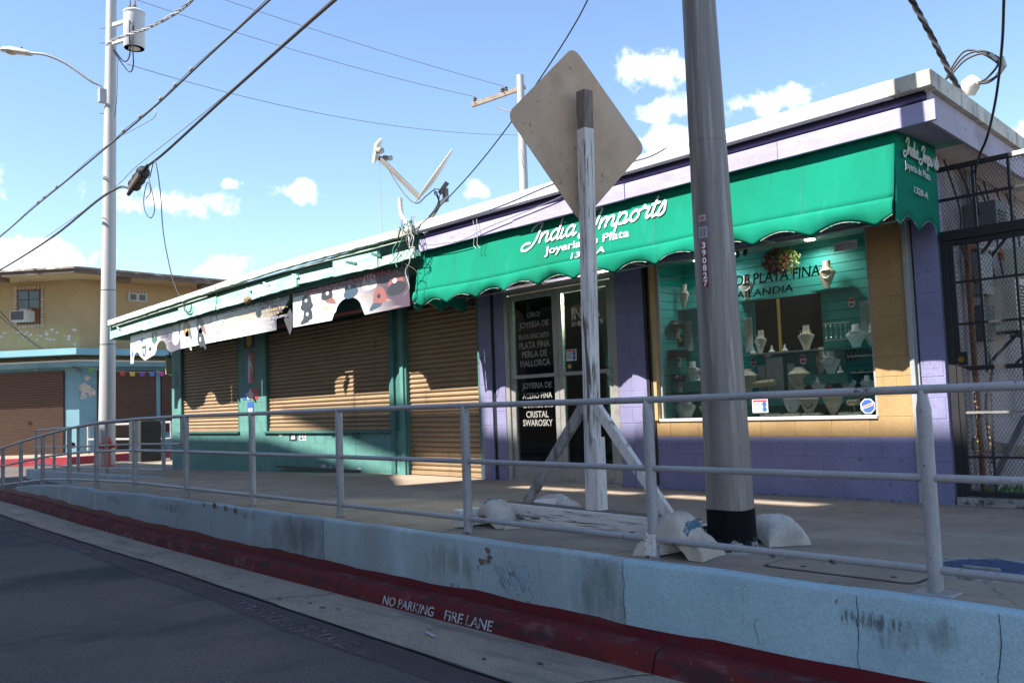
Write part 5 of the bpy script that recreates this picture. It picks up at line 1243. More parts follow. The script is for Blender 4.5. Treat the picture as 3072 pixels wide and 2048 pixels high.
MB().box(on_side(9.3), on_side(9.3) + .16, 9.12, 9.42, 1.95, 2.36).build('box', M('meter_grey', (.20, .20, .195), .6, .2, 8), mbx, bevel=.006); MB().box(on_side(9.3), on_side(9.3) + .14, 9.18, 9.44, 1.50, 1.85).build('box', M('meter_dark', (.07, .07, .07), .6, .2, 8), mbx, bevel=.006)
for y in (9.2, 9.27, 9.34): MB().tube([(on_side(y) + .05, y, 2.36), (on_side(y) + .05, y, 3.2)], .018, 8).build('conduit', M('conduit_dark', (.16, .15, .14), .6, .2, 8), mbx, smooth=True)
MB().tube(spline([(on_side(9.35) + .06, 9.35, 1.5), (on_side(9.35) + .12, 9.33, 1.2), (on_side(9.35) + .05, 9.3, .9), (on_side(9.35) + .06, 9.3, .3)], 6), .014, 8).build('hose', M('conduit_dark', (.16, .15, .14), .6, .2, 8), mbx, smooth=True)
cb = thing('cable_bundle', 'loose black cables drooping along the side wall under the eave', 'cable', (on_side(9), 9, 2.8))
for k in range(6):
    r = random.Random(k + 40); y0 = 8.6 + k * .42
    MB().tube(spline([(on_side(y0) + .03, y0, 3.2), (on_side(y0) + .08, y0 + r.uniform(.05, .3), 2.9 - r.uniform(0, .2)), (on_side(y0) + .05, y0 + r.uniform(.2, .5), 2.5 - r.uniform(0, .3)), (on_side(y0) + .04, y0 + r.uniform(.1, .6), 2.0)], 6), .010, 6).build('cable', plain('cable_black', (.02, .02, .022), .6), cb, smooth=True)
tag(MB().bar((on_side(10) + .1, 8.9, .52), (on_side(10.5) + .5, 10.4, .28), .04, .10).build('plank', M('grey_plank', (.22, .18, .14), .85, .2, 6)), 'weathered plank leaning low behind the gate', 'plank')
tag(MB().bar((on_side(9) + .05, 9.1, .02), (on_side(9) + .30, 9.5, .75), .09, .02).build('board', M('grey_board', (.28, .26, .25), .85, .2, 6)), 'short grey board propped upright behind the gate', 'board')
leafm = M('weed_leaf', (.065, .16, .022), .6, .3, 20); dryleaf = M('dry_leaf', (.50, .32, .15), .7, .2, 20)
mb = MB(); r = random.Random(21)
for k in range(900):
    p = Vector((r.uniform(-3.22, -1.6), r.uniform(8.45, 9.3), -.02)); h_ = r.uniform(.03, .17); a = Vector((r.uniform(-.5, .5), r.uniform(-.5, .5), 1)).normalized(); b = a.orthogonal().normalized() * r.uniform(.008, .02)
    mb.add([p - b, p + b, p + a * h_ * .7 + b * 1.3, p + a * h_, p + a * h_ * .7 - b * 1.3], [(0, 1, 2, 3, 4)])
tag(mb.build('weeds', leafm), 'low green weeds growing along the ground behind the gate', 'weeds', kind='stuff')
pl = thing('fern_plant', 'bright green feathery plant reaching in behind the gate', 'plant', (-2.35, 9.2, 0))
MB().tube(spline([(-2.3, 9.25, 0), (-2.33, 9.2, .5), (-2.42, 9.1, .88)], 5), .008, 6).build('stem', leafm, pl)
mb = MB()
for k in range(160):
    t = r.uniform(.25, 1); p = Vector((-2.35 - .25 * t + r.uniform(-.1, .1), 9.15 + r.uniform(-.12, .12), .45 + .5 * t)); a = Vector((-1, r.uniform(-.8, .8), r.uniform(-.5, .4))).normalized(); b = a.orthogonal().normalized(); s = r.uniform(.02, .05)
    mb.add([p, p + a * s * .5 + b * s * .22, p + a * s, p + a * s * .5 - b * s * .22], [(0, 1, 2, 3)])
mb.build('leaves', M('fern_leaf', (.12, .34, .06), .6, .2, 20), pl, kind='stuff')
vn = thing('dry_vine', 'dangling dry vine with curled tan leaves behind the gate', 'vine', (-3.12, 8.48, .9))
for vx in (-3.12, -3.03):
    top = 1.12 if vx < -3.1 else .80
    pts = spline([(vx, 8.46, top), (vx + .01, 8.47, top - .25), (vx - .005, 8.46, top - .5), (vx + .01, 8.46, top - .7)], 5)
    MB().tube(pts, .004, 5).build('stem', M('vine_stem', (.18, .11, .06), .8), vn)
    for k in range(9):
        p = pts[1 + int(k * (len(pts) - 2) / 9)]; q = Vector((r.uniform(-1, 1), -.6, r.uniform(-1, 0))).normalized(); w_ = q.orthogonal().normalized(); s = r.uniform(.028, .05)
        MB().add([p, p + q * s * .5 + w_ * s * .35, p + q * s, p + q * s * .5 - w_ * s * .35], [(0, 1, 2), (0, 2, 3)]).build('leaf', dryleaf, vn)

# ================================================================== diamond road sign on its timber stand
sign = thing('road_sign', 'back of a diamond road sign on a flaking white timber stand', 'sign', (-4.85, 5.25, 0))
wz = wood_paint('white_timber_upright', 2); wx = wood_paint('white_timber_beam', 0, base=(.86, .80, .75), lo=.62, hi=.66); wy = wood_paint('white_timber_foot', 1)
bare = M('bare_timber', (.30, .235, .20), .85, .2, 4, .2, 60, (1, 1, .12), dirt=((.15, .11, .09), 9, .5, .7, (3, 3, .3)))
weath = M('weathered_timber', (.20, .165, .14), .9, .25, 4, .2, 70, (1, 12, 12), dirt=((.07, .05, .04), 1, .5, .65, (3, 40, 40)))
P0 = Vector((-4.86, 5.25, .16)); 
th = rad(-4.2); BU = Vector((math.cos(th), math.sin(th), 0)); BN = Vector((-math.sin(th), math.cos(th), 0))
mb = MB(); mb.obox(P0 + Vector((.04, 0, 1.55)), BU, BN, (.026, 0, 1), .050, .050, 1.55); mb.build('post', wz, sign, bevel=.006)
mb = MB(); mb.obox(P0 + Vector((0, 0, 3.25)) , BU, BN, (0, 0, 1), .057, .057, .15); 
up = MB(); up.obox(P0 + Vector((.083, -.0, 3.255)), BU, BN, (.026, 0, 1), .0495, .0495, .16); up.build('post_top', bare, sign, bevel=.006)
MB().obox(P0 + BU * .0735 + BN * .01 + Vector((0, 0, .20)), BU, BN, (0, 0, 1), .022, .05, .40).build('post_splint', wz, sign, bevel=.004)
def beam(c, U_, hu, hv, z0, z1, mt, nm): MB().obox((c[0], c[1], (z0 + z1) / 2), U_, Vector((0, 0, 1)).cross(Vector(U_)), (0, 0, 1), hu, hv, (z1 - z0) / 2).build(nm, mt, sign, bevel=.006)
bc = P0 + BU * -.05
beam(bc - BN * .005, BU, 1.10, .062, .012, .180, wx, 'base_beam')
beam(bc, BU, 1.10, .055, .180, .188, weath, 'beam_top')
beam((-6.02, 5.42), BN, .62, .05, .012, .155, wy, 'base_foot'); beam((-3.765, 5.16), BN, .54, .045, .012, .155, wy, 'base_foot')
for sgn2, x_end in ((-1, -5.72), (1, -4.05)):
    top = P0 + Vector((sgn2 * .06, 0, .86)); bot = P0 + BU * (x_end - P0.x) + Vector((0, 0, .02))
    MB().bar(top, bot, .085, .045, BN).build('brace', wz if sgn2 > 0 else M('brace_timber', (.36, .335, .32), .8, .15, 4, .12, 60, (1, 1, 1), dirt=((.15, .115, .09), 1, .48, .62, (12, 12, 3))), sign, bevel=.004)
MB().tube([(P0 + Vector((-.07, -.07, .92))), (P0 + Vector((.08, -.075, .90)))], .003, 5).build('wire_tie', black_steel, sign)
# plate faces along -X; its back towards +X; slightly bent about the vertical middle
plate_b = M('sign_back_aluminium', (.55, .375, .25), .6, .12, 2.2, .05, 60, dirt=((.40, .265, .17), 2.5, .50, .74), chips=((.22, .17, .13), 12, .64, .68), metal=.0, layers=(((.58, .43, .315), 1.3, .5, .75),))
mb = MB(); S = .745; cz = 3.25; rr2 = .07
ol = []
for k, (ay, az) in enumerate(((0, 1), (1, 0), (0, -1), (-1, 0))):
    ex, nxv = Vector((ay, az)), Vector(((0, 1), (1, 0), (0, -1), (-1, 0))[(k + 1) % 4]); pv = Vector(((0, 1), (1, 0), (0, -1), (-1, 0))[k - 1])
    a = ex.lerp(pv, .075); b = ex.lerp(nxv, .075)
    for t in (0, .25, .5, .75, 1): ol.append((a * (1 - t) ** 2 + ex * .985 * 2 * t * (1 - t) + b * t * t) * S)
def bend(p): return -.045 * (1 - abs(p.x) / S) + .02 * (p.x / S)
XS = -4.85 + .005
fr_ = [(XS + bend(p) - .0, 5.27 + p.x * 1.08, cz + p.y) for p in ol]; n = len(ol)
cv = [(XS + bend(Vector((0, 0))), 5.225, cz + q * S * .97) for q in (.5, 0, -.5)]
vv = fr_ + [(x - .004, y, z) for x, y, z in fr_]
top_i, bot_i = 2, 12
right = [i for i in range(2, 13)]; left = [i for i in range(12, 20)] + [0, 1, 2]
fs = [tuple(right), tuple(left), tuple(i + n for i in reversed(right)), tuple(i + n for i in reversed(left))] + [((i + 1) % n, i, i + n, (i + 1) % n + n) for i in range(n)]
mb.add(vv, fs); pl_ = mb.build('plate', plate_b, sign)
for zz in (3.80, 2.70): MB().tube([(XS - .06, 5.225, zz), (XS - .035, 5.225, zz)], .012, 8).build('bolt', grey_steel, sign)
# long drying cracks in the timber
ck = plain('timber_crack', (.05, .04, .035), .9); rk2 = random.Random(77); AX_ = Vector((.026, 0, 1)).normalized()
for k in range(22):
    face = k % 2; s0 = rk2.uniform(.15, 2.7); ln = rk2.uniform(.12, .55); o_ = rk2.uniform(-.035, .035); vv = []
    nrm = -BN if face == 0 else BU; sd = BU if face == 0 else BN
    base_ = P0 + nrm * .0508; nn = 9; dx = 0
    for i in range(nn + 1):
        t = i / nn; dx += rk2.uniform(-.003, .003); w_ = .0022 * math.sin(math.pi * min(max(t, .03), .97)) * rk2.uniform(.6, 1.4)
        c = base_ + AX_ * (s0 + ln * t) + sd * (o_ + dx); vv += [c - sd * w_, c + sd * w_]
    MB().add(vv, [(2 * i, 2 * i + 1, 2 * i + 3, 2 * i + 2) for i in range(nn)]).build('timber_crack', ck, sign)
for k in range(16):
    s0 = rk2.uniform(-1.0, .7); ln = rk2.uniform(.1, .45); zc = rk2.uniform(.03, .165); vv = []; dz = 0
    for i in range(8):
        t = i / 7; dz += rk2.uniform(-.003, .003); w_ = .0024 * math.sin(math.pi * min(max(t, .04), .96)); c = bc - BN * .0682 + BU * (s0 + ln * t) + Vector((0, 0, zc + dz - bc.z))
        vv += [c - Vector((0, 0, w_)), c + Vector((0, 0, w_))]
    MB().add(vv, [(2 * i, 2 * i + 2, 2 * i + 3, 2 * i + 1) for i in range(7)]).build('timber_crack', ck, sign)
# sandbags
bagm = M('sandbag_cloth', (.60, .52, .45), .9, .14, 5, .12, 140, dirt=((.36, .30, .245), 4, .50, .72), chips=((.62, .60, .57), 6, .60, .75), bmp=.35, bd=.004)
bag_dirty = M('sandbag_cloth_stained', (.57, .48, .40), .9, .14, 5, .12, 140, dirt=((.27, .17, .10), 2.4, .50, .72), bmp=.35, bd=.004)
bag_print = worn('sandbag_print', (.045, .14, .19), 40, .36, .5)
def sandbag(loc, rz, l, w, h, label, mt, saddle=0.0, tie=0, seed=1, band=None):
    """a filled cloth bag: puffed top over a flat underside, pointed corners, creases; saddle = height it is draped over"""
    root = thing('sandbag', label, 'sandbag', loc, 'sandbags holding down the sign stand', rz)
    nu, nv = 64, 44
    def surf(u, v, top=True, off=0.0):
        pin = 1.0
        if tie:
            t = u * tie
            if t > .45: pin = max(.20, 1 - (t - .45) * 2.3) if t < .80 else .20 + (t - .80) * 2.0
        x = u * l * (1 - .05 * (1 - v * v)); y = v * w * (1 - .10 * (1 - u * u)) * pin
        base = saddle * max(0.0, 1 - (abs(x) / (.58 * l)) ** 2.4)
        ed = max(0.0, (1 - u ** 4) * (1 - v ** 4))
        if not top: return Vector((x, y, base + .004))
        T = 2 * h * ed ** .5 * (.55 + .45 * pin) * (1 + .10 * math.sin(u * 2.3 + seed))
        p3 = Vector((x * 9 + seed * 5, y * 9, seed))
        rd = 1 - abs(mnoise.noise(p3)) * 2; rd2 = 1 - abs(mnoise.noise(Vector((x * 24, y * 15 + seed, 2.0)))) * 2
        cr = -.008 * max(0, rd) ** 3 - .003 * max(0, rd2) ** 3
        fo = .012 * math.sin(math.atan2(v, 1.06 * tie - u if tie else 9) * 9 + seed) * max(0, u * tie) ** 1.5 if tie else 0.0
        cf = .006 * math.sin((abs(u) + abs(v)) * 22 + seed) * (abs(u * v)) ** 1.2
        return Vector((x, y, base + .006 + max(0.0, T + (cr + fo + cf + .008 * mnoise.noise(p3 * .5)) * min(1, ed * 3)) + off))
    g = [[surf(-1 + 2 * i / nu, -1 + 2 * j / nv) for i in range(nu + 1)] for j in range(nv + 1)]
    gb = [[surf(-1 + 2 * i / nu, -1 + 2 * j / nv, False) for i in range(nu + 1)] for j in range(nv + 1)]
    flat = [p for r_ in g for p in r_] + [p for r_ in gb for p in r_]; k = (nu + 1) * (nv + 1); fs = []
    for j in range(nv):
        for i in range(nu):
            q = (j * (nu + 1) + i, j * (nu + 1) + i + 1, (j + 1) * (nu + 1) + i + 1, (j + 1) * (nu + 1) + i)
            fs.append(q); fs.append(tuple(x + k for x in reversed(q)))
    for i in range(nu): fs.append((i, i + k, i + 1 + k, i + 1)); o_ = nv * (nu + 1); fs.append((o_ + i + 1, o_ + i + 1 + k, o_ + i + k, o_ + i))
    for j in range(nv): a_, b_ = j * (nu + 1), (j + 1) * (nu + 1); fs.append((b_, b_ + k, a_ + k, a_)); fs.append((a_ + nu, a_ + nu + k, b_ + nu + k, b_ + nu))
    MB().add(flat, fs).build('bag', mt, root, smooth=True, local=True)
    if band:
        mb = MB(); nn = 14
        pv = [[surf(band[0] + (band[1] - band[0]) * j / 3, -.82 + 1.64 * i / nn, True, .0025) for j in range(4)] for i in range(nn + 1)]
        mb.add([q for pr in pv for q in pr], [(4 * i + j, 4 * i + j + 1, 4 * i + j + 5, 4 * i + j + 4) for i in range(nn) for j in range(3)]); mb.build('printed_band', bag_print, root, local=True)
    if tie:
        x = .80 * tie * l
        MB().tube([(x, .26 * w * math.cos(a), h * .75 + .55 * h * math.sin(a)) for a in [t * math.pi / 6 for t in range(13)]], .006, 6).build('tie', plain('tie_string', (.55, .52, .48), .8), root, local=True)
    return root
sandbag((-5.86, 5.08, .0), rad(-14), .29, .14, .062, 'tied sandbag with a blue band slumped over the left end of the sign stand', bagm, .10, 1, 3, (-.15, .02))
sandbag((-6.05, 5.98, .0), rad(20), .25, .15, .068, 'sandbag half hidden behind the left brace of the sign stand', bagm, .06, 0, 5)
sandbag((-3.70, 4.80, .0), rad(8), .265, .16, .085, 'stained sandbag slumped over the timber foot in front of the grey pole', bag_dirty, .10, 0, 8, (.42, .55))
sandbag((-3.50, 5.66, .0), rad(-35), .25, .155, .088, 'pale sandbag standing behind the grey pole', bagm, .03, 0, 11)

# ================================================================== big grey steel pole
pole = thing('steel_pole', 'large tapered grey steel pole with a black base rising beside the sign', 'pole', (-3.535, 5.185, 0))
steelp = M('pole_galvanised', (.25, .215, .195), .50, .16, 1.0, .08, 160, (6, 6, .35), dirt=((.182, .157, .145), 1.0, .46, .66, (16, 16, .5)), chips=((.34, .30, .275), 1.0, .54, .66, (20, 20, .8)), metal=.25, spec=.4, bmp=.05)
blackp = M('pole_black_paint', (.008, .008, .009), .8, .2, 6, .1, 60, spec=.12)
PX, PY = -3.535, 5.185
lean = lambda z: PX - .010 * z
def pr_(z): return .163 - .0118 * z
def ring_tube(z0, z1, dr, n=48, steps=10):
    return [((lean(z0 + (z1 - z0) * i / steps), PY, z0 + (z1 - z0) * i / steps)) for i in range(steps + 1)], [pr_(z0 + (z1 - z0) * i / steps) + dr for i in range(steps + 1)]
p_, r_ = ring_tube(-.02, 9.5, 0, steps=24); MB().tube(p_, r_, 48).build('shaft', steelp, pole, smooth=True)
mb = MB(); nn = 64; vv = []
rk = random.Random(9)
for k in range(nn):
    a = 2 * math.pi * k / nn; zb = .055 + .03 * rk.random() + .015 * math.sin(a * 5)
    for z in (zb, .15, .285 + .004 * math.sin(a * 3)):
        rr3 = pr_(z) + .0025; vv.append((lean(z) + rr3 * math.cos(a), PY + rr3 * math.sin(a), z))
mb.add(vv, [(k * 3 + j, ((k + 1) % nn) * 3 + j, ((k + 1) % nn) * 3 + j + 1, k * 3 + j + 1) for k in range(nn) for j in range(2)]); mb.build('black_band', blackp, pole, smooth=True)
mb = MB(); p_, r_ = ring_tube(0.0, .10, .0012, steps=2); mb.tube(p_, r_, 48, caps=False); mb.build('base_peel', worn('grey_peel', (.42, .40, .385), 16, .45, .5), pole, smooth=True)
mb = MB(); p_, r_ = ring_tube(.012, .10, .0032, steps=3); mb.tube(p_, r_, 48, caps=False); mb.build('base_peel', worn('black_peel', (.010, .010, .012), 22, .52, .55), pole, smooth=True)
MB().tube([(lean(z), PY, z) for z in (-.01, .006)], [.20, .19], 40).build('grout', M('grout', (.33, .30, .26), .95, .2, 20), pole, smooth=True)
for zz in (2.83,): MB().tube([(lean(zz), PY, zz - .006), (lean(zz), PY, zz + .006)], pr_(zz) + .0022, 48, caps=False).build('joint_ring', steelp, pole, smooth=True)
def on_pole(ang, z, w, h, mt, name, parent, dr=.002, seg=6):
    """a patch bent round the shaft"""
    mb = MB(); vv = []
    for i in range(seg + 1):
        a = ang + (i / seg - .5) * w / pr_(z)
        for zz in (z - h / 2, z + h / 2): vv.append((lean(zz) + (pr_(zz) + dr) * math.cos(a), PY + (pr_(zz) + dr) * math.sin(a), zz))
    mb.add(vv, [(2 * i, 2 * i + 2, 2 * i + 3, 2 * i + 1) for i in range(seg)]); return mb.build(name, mt, parent)
angc = math.atan2(-PY, -PX) - .52
red_tag = plain('number_red', (.22, .025, .025), .5); num_w = plain('number_white', (.92, .91, .88), .5)
def pole_text(s, ang, z, w, h, mt, parent, dr):
    vs_, fs_ = text_mesh(s, w, h, .03, .0008); mb = MB(); vv = []
    for x, y, d in vs_:
        a = ang + (x - w / 2) / pr_(z); zz = z - h / 2 + y; q = pr_(zz) + dr + d
        vv.append((lean(zz) + q * math.cos(a), PY + q * math.sin(a), zz))
    return mb.add(vv, fs_).build('digit', mt, parent)
for k, ch in enumerate('390827'):
    z = 2.085 - k * .0525
    t = on_pole(angc, z, .044, .051, red_tag, 'number_tag', pole, .002)
    pole_text(ch, angc, z, .031, .044, num_w, t, .0028)
z = 2.175; t = on_pole(angc, z, .062, .075, plain('plate_grey', (.50, .50, .52), .5), 'label_plate', pole, .002)
for da in (-.013, .013):
    q = on_pole(angc + da / pr_(z), z, .022, .062, plain('plate_dark', (.22, .22, .25), .5), 'print', t, .0028, 3)
t = on_pole(angc - .01, 2.275, .056, .042, plain('label_pink', (.60, .42, .42), .5), 'label_plate', pole, .002); pole_text('AEP', angc - .01, 2.275, .042, .022, plain('label_red', (.45, .04, .05), .5), t, .0028)

# ================================================================== far left: lamp pole, transformer, hydrant
def pole_lean(x, y, z): return Vector((x + .0135 * z * .67, y + .0135 * z * .74, z - .2))
lp = thing('street_pole', 'tall pale steel street pole carrying a lamp arm and a transformer', 'pole', (-26.3, 8.35, -.2))
pale = M('pole_pale', (.46, .46, .455), .5, .08, 1.0, .06, 60, (3, 3, .4), dirt=((.38, .38, .37), 1, .5, .75, (8, 8, .5)), metal=.15)
MB().tube([pole_lean(-26.3, 8.35, z) for z in (0, 2, 4, 6, 8, 10, 12, 13.6)], [.23 - .0066 * z for z in (0, 2, 4, 6, 8, 10, 12, 13.6)], 28).build('shaft', pale, lp, smooth=True)
wire_shade_fit_m = M('wire_shade_and_fittings', (.12, .12, .12), .6)
for z in (3.4, 4.95): c = pole_lean(-26.3, 8.35, z); MB().tube([c - Vector((0, 0, .012)), c + Vector((0, 0, .012))], .235 - .0066 * z, 24).build('band', wire_shade_fit_m, lp, smooth=True)  # dark rings painted in place of wire shadows across the shaft
LA = [(-25.95, 8.2, 10.3), (-25.98, 8.1, 10.6), (-26.1, 7.9, 10.72), (-26.45, 7.35, 11.2), (-26.75, 6.9, 11.45), (-27.05, 6.55, 11.52)]
MB().tube(spline(LA, 5), .035, 10).build('lamp_arm', galv, lp, smooth=True)
MB().box(-26.05, -25.85, 8.05, 8.25, 10.1, 10.5).build('bracket', galv, lp, bevel=.02)
LU = Vector((-.50, -.62, .14)).normalized(); LS = Vector((.78, -.63, 0)).normalized(); LN = LU.cross(LS); LN = LN if LN.z > 0 else -LN
lc = Vector((-27.3, 6.27, 11.56))
mb = MB(); vv = []; n = 16
secs = [(-.42, .06, .06), (-.36, .10, .09), (-.1, .15, .12), (.2, .175, .13), (.36, .14, .10), (.44, .06, .05)]
for s_, w_, h_ in secs:
    for k in range(n):
        a = 2 * math.pi * k / n; vv.append(lc + LU * s_ + LS * w_ * math.cos(a) + LN * (h_ * max(0, math.sin(a)) + .045 * min(0, math.sin(a))))
mb.add(vv, [(i * n + k, i * n + (k + 1) % n, (i + 1) * n + (k + 1) % n, (i + 1) * n + k) for i in range(len(secs) - 1) for k in range(n)] + [tuple(range(n)), tuple((len(secs) - 1) * n + k for k in range(n))])
hd = mb.build('lamp_head', M('lamp_head_cream', (.62, .60, .54), .5), lp, smooth=True)
MB().sphere((0, 0, 0), (.17, .12, .07), 14, 8).build('lens', M('lamp_lens', (.52, .45, .30), .25), hd, smooth=True).matrix_world = Matrix.Translation(lc + LU * .16 - LN * .03) @ Matrix((LU, LS, LN)).transposed().to_4x4()
MB().tube([lc + LU * -.1 + LN * .10, lc + LU * -.1 + LN * .17], .03, 8).build('photocell', wire_shade_fit_m, hd)
tr = thing('transformer', 'grey cylindrical transformer with bushings bracketed to the street pole', 'transformer', (-24.95, 8.75, 11.5))
trm = M('transformer_grey', (.52, .54, .56), .45, .06, 3, .04, 50); tc_ = (-25.0, 8.72)
MB().lathe([(.27, 0), (.285, .02), (.285, 1.0), (.30, 1.01), (.30, 1.05), (.24, 1.10), (.1, 1.12)], (tc_[0], tc_[1], 11.52), 26).build('tank', trm, tr, smooth=True)
MB().lathe([(.16, -.012), (.16, 0), (.27, 0)], (tc_[0], tc_[1], 11.52), 26).build('base_ring', M('transformer_base', (.58, .55, .50), .6), tr)
for dx, dy, hh in ((-.10, -.08, .34), (.06, .0, .30)):
    MB().lathe([(.04, 0), (.055, .04), (.035, .06), (.055, .1), (.035, .12), (.055, .16), (.03, .18), (.02, hh)], (tc_[0] + dx, tc_[1] + dy, 12.6), 12).build('bushing', M('bushing_brown', (.20, .15, .12), .4), tr, smooth=True)
for z in (12.38, 11.85): MB().bar((-25.75, 8.4, z), (tc_[0] - .2, tc_[1] - .1, z), .10, .10).build('bracket', trm, tr)
wirem = plain('wire_black', (.018, .018, .022), .6); wireg = plain('wire_grey', (.20, .205, .22), .5); wirel = plain('wire_pale', (.42, .42, .41), .5)
tw_ = [spline([(tc_[0] + .22, tc_[1] - .2, 12.2), (tc_[0] + .35, tc_[1] - .25, 11.7), (tc_[0] + .2, tc_[1] - .2, 11.2), (tc_[0] - .3, tc_[1] - .2, 11.2), (-25.6, 8.3, 11.7)], 6), spline([(tc_[0] + .25, tc_[1] - .1, 12.2), (tc_[0] + .3, tc_[1] - .15, 11.5), (tc_[0] + .2, tc_[1] - .1, 10.95), (tc_[0] - .2, tc_[1] - .1, 10.9), (-25.65, 8.35, 11.6)], 6), spline([(tc_[0] - .45, tc_[1] - .3, 11.3), (tc_[0] - .55, tc_[1] - .3, 10.2), (tc_[0] - .75, tc_[1] - .3, 9.7)], 6)]
for k, p in enumerate(tw_): MB().tube(p, .018 if k < 2 else .008, 6).build('lead', wirem, tr, smooth=True)
for z in (12.5, 12.05, 9.95): MB().bar(pole_lean(-26.3, 8.35, z) + Vector((-.28, -.2, .2)), pole_lean(-26.3, 8.35, z) + Vector((-.1, -.05, .2)), .02, .02).build('step_bolt', wire_shade_fit_m, lp)

def hydrant(x, y, z, label):
    t = thing('fire_hydrant', label, 'hydrant', (x, y, z))
    redp = M('hydrant_red', (.62, .06, .03), .5, .12, 6, .06, 50)
    MB().lathe([(.17, 0), (.17, .04), (.115, .05), (.10, .10), (.10, .46), (.12, .47), (.12, .50), (.105, .52), (.105, .62), (.135, .63), (.135, .66), (.11, .70), (.08, .78), (.04, .82), (.035, .88), (.02, .89)], (x, y, z), 20).build('barrel', redp, t, smooth=True)
    for d in ((.7, .7), (-.7, -.7), (.75, -.65)):
        a = Vector((x + d[0] * .08, y + d[1] * .08, z + .56)); b = Vector((x + d[0] * .20, y + d[1] * .20, z + .56))
        mb = MB(); mb.tube([a, b], .055, 12); mb.tube([b, b + (b - a).normalized() * .04], .07, 10); mb.build('outlet', redp, t, smooth=True)
    return t
hydrant(-25.0, 7.95, -.19, 'red fire hydrant in front of the pale street pole')
sp_ = thing('pipe_valve', 'small dark red valve cap on a thin stem left of the hydrant', 'valve', (-26.6, 7.5, -.2))
MB().tube([(-26.6, 7.5, -.2), (-26.6, 7.5, .35)], .02, 8).build('stem', black_steel, sp_); MB().lathe([(.10, 0), (.12, .05), (.10, .14), (.03, .17)], (-26.6, 7.5, .32), 14).build('cap', M('valve_red', (.16, .02, .04), .6), sp_, smooth=True); MB().lathe([(.14, 0), (.05, .04)], (-26.6, 7.5, -.2), 14).build('base', M('valve_red', (.16, .02, .04), .6), sp_)
cab = thing('utility_cabinet', 'dark green utility cabinet behind the street pole', 'cabinet', (-27.0, 9.4, -.2))
MB().box(-27.6, -26.6, 9.4, 10.0, -.2, 1.0).build('casing', M('cabinet_green', (.022, .028, .025), .6, .2, 5), cab, bevel=.02); MB().box(-27.1, -26.85, 9.388, 9.399, .62, .68).build('label', paper, cab)
def bollard_rail():
    t = thing('steel_barrier', 'pale galvanised pipe barrier across the side street', 'barrier', (-31, 10.5, -.2))
    for x in (-27.1, -29.8, -32.5, -35.1): MB().tube([(x, 10.5, -.45), (x, 10.5, .93)], .05, 10).build('post', galv, t, smooth=True)
    for z in (.93, .42): MB().tube([(-27.1, 10.5, z), (-35.1, 10.5, z - .04)], .04, 10).build('rail', galv, t, smooth=True)
bollard_rail()

# ================================================================== satellite dish, vents, wires on the roof
dish = thing('satellite_dish', 'grey satellite dish with a long feed arm on the green roof', 'satellite dish', (-10.4, 8.0, 3.5))
dn = Vector((-.54, -1.03, .84)).normalized(); da_ = Vector((.78, 0, .50)); da_ = (da_ - dn * da_.dot(dn)).normalized(); db = dn.cross(da_)
dc = Vector((-10.40, 8.0, 4.53)); rings = 7; vv = [dc - dn * .05]; fs = []
for i in range(1, rings + 1):
    t = i / rings
    for k in range(32):
        a = 2 * math.pi * k / 32; vv.append(dc + da_ * .50 * t * math.cos(a) + db * .44 * t * math.sin(a) - dn * .05 * (1 - t * t))
fs = [(0, 1 + k, 1 + (k + 1) % 32) for k in range(32)] + [(1 + (i - 1) * 32 + k, 1 + i * 32 + k, 1 + i * 32 + (k + 1) % 32, 1 + (i - 1) * 32 + (k + 1) % 32) for i in range(1, rings) for k in range(32)]
dish_m = M('dish_grey', (.50, .48, .45), .5, .08, 4, .05, 50)
d_o = MB().add(vv, fs).build('reflector', dish_m, dish, smooth=True); s_ = d_o.modifiers.new('solid', 'SOLIDIFY'); s_.thickness = .018
foot = dc - da_ * .46; lnb = Vector((-11.66, 7.9, 5.08))
MB().bar(foot - dn * .02, lnb, .05, .07).build('feed_arm', M('arm_dark', (.17, .155, .14), .5), dish, bevel=.004)
mb = MB(); ld_ = (lnb - foot).normalized(); mb.obox(lnb + ld_ * .05 + Vector((-.03, 0, .10)), Vector((.3, 0, .95)), db, Vector((.95, 0, -.3)), .16, .13, .045); mb.build('feed_head', dish_m, dish, bevel=.02)
mb = MB(); mb.tube([lnb + Vector((-.02, -.05, .12)), lnb + Vector((.14, -.05, .08))], .05, 12); mb.tube([lnb + Vector((-.02, .1, .02)), lnb + Vector((.16, .1, -.02))], .045, 12); mb.build('feed_horn', M('arm_grey', (.33, .32, .30), .5), dish, smooth=True)
mb = MB(); mb.obox(dc - dn * .16 + Vector((.03, 0, -.10)), da_, db, dn, .09, .06, .035); mb.obox(dc - dn * .18 + Vector((.05, 0, -.20)), (0, 0, 1), (1, 0, 0), (0, 1, 0), .10, .035, .035); mb.build('mount', M('mount_dark', (.13, .12, .11), .6), dish, bevel=.006)
MB().tube(spline([(dc - dn * .22 + Vector((.06, 0, -.2))), (-10.30, 8.05, 4.10), (-10.42, 8.02, 3.98), (-10.62, 8.0, 3.82), (-10.7, 8.0, 3.48)], 6), .032, 12).build('mast', dish_m, dish, smooth=True)
MB().tube(spline([lnb + Vector((.05, 0, 0)), (-11.1, 7.9, 4.45), (-10.7, 7.88, 4.15), (-10.45, 7.9, 4.22), (-10.3, 7.95, 4.3)], 6), .008, 6).build('cable', wirem, dish, smooth=True)
for k in range(4): r = random.Random(k + 70); MB().tube(spline([(-10.32, 7.95, 4.3 - .03 * k), (-10.2 + r.uniform(-.05, .1), 7.9, 4.22), (-10.15 + r.uniform(-.1, .08), 7.9, 4.02), (-10.35, 7.95, 3.9), (-10.6, 7.9, 3.7)], 6), .007, 6).build('cable', wirem, dish, smooth=True)
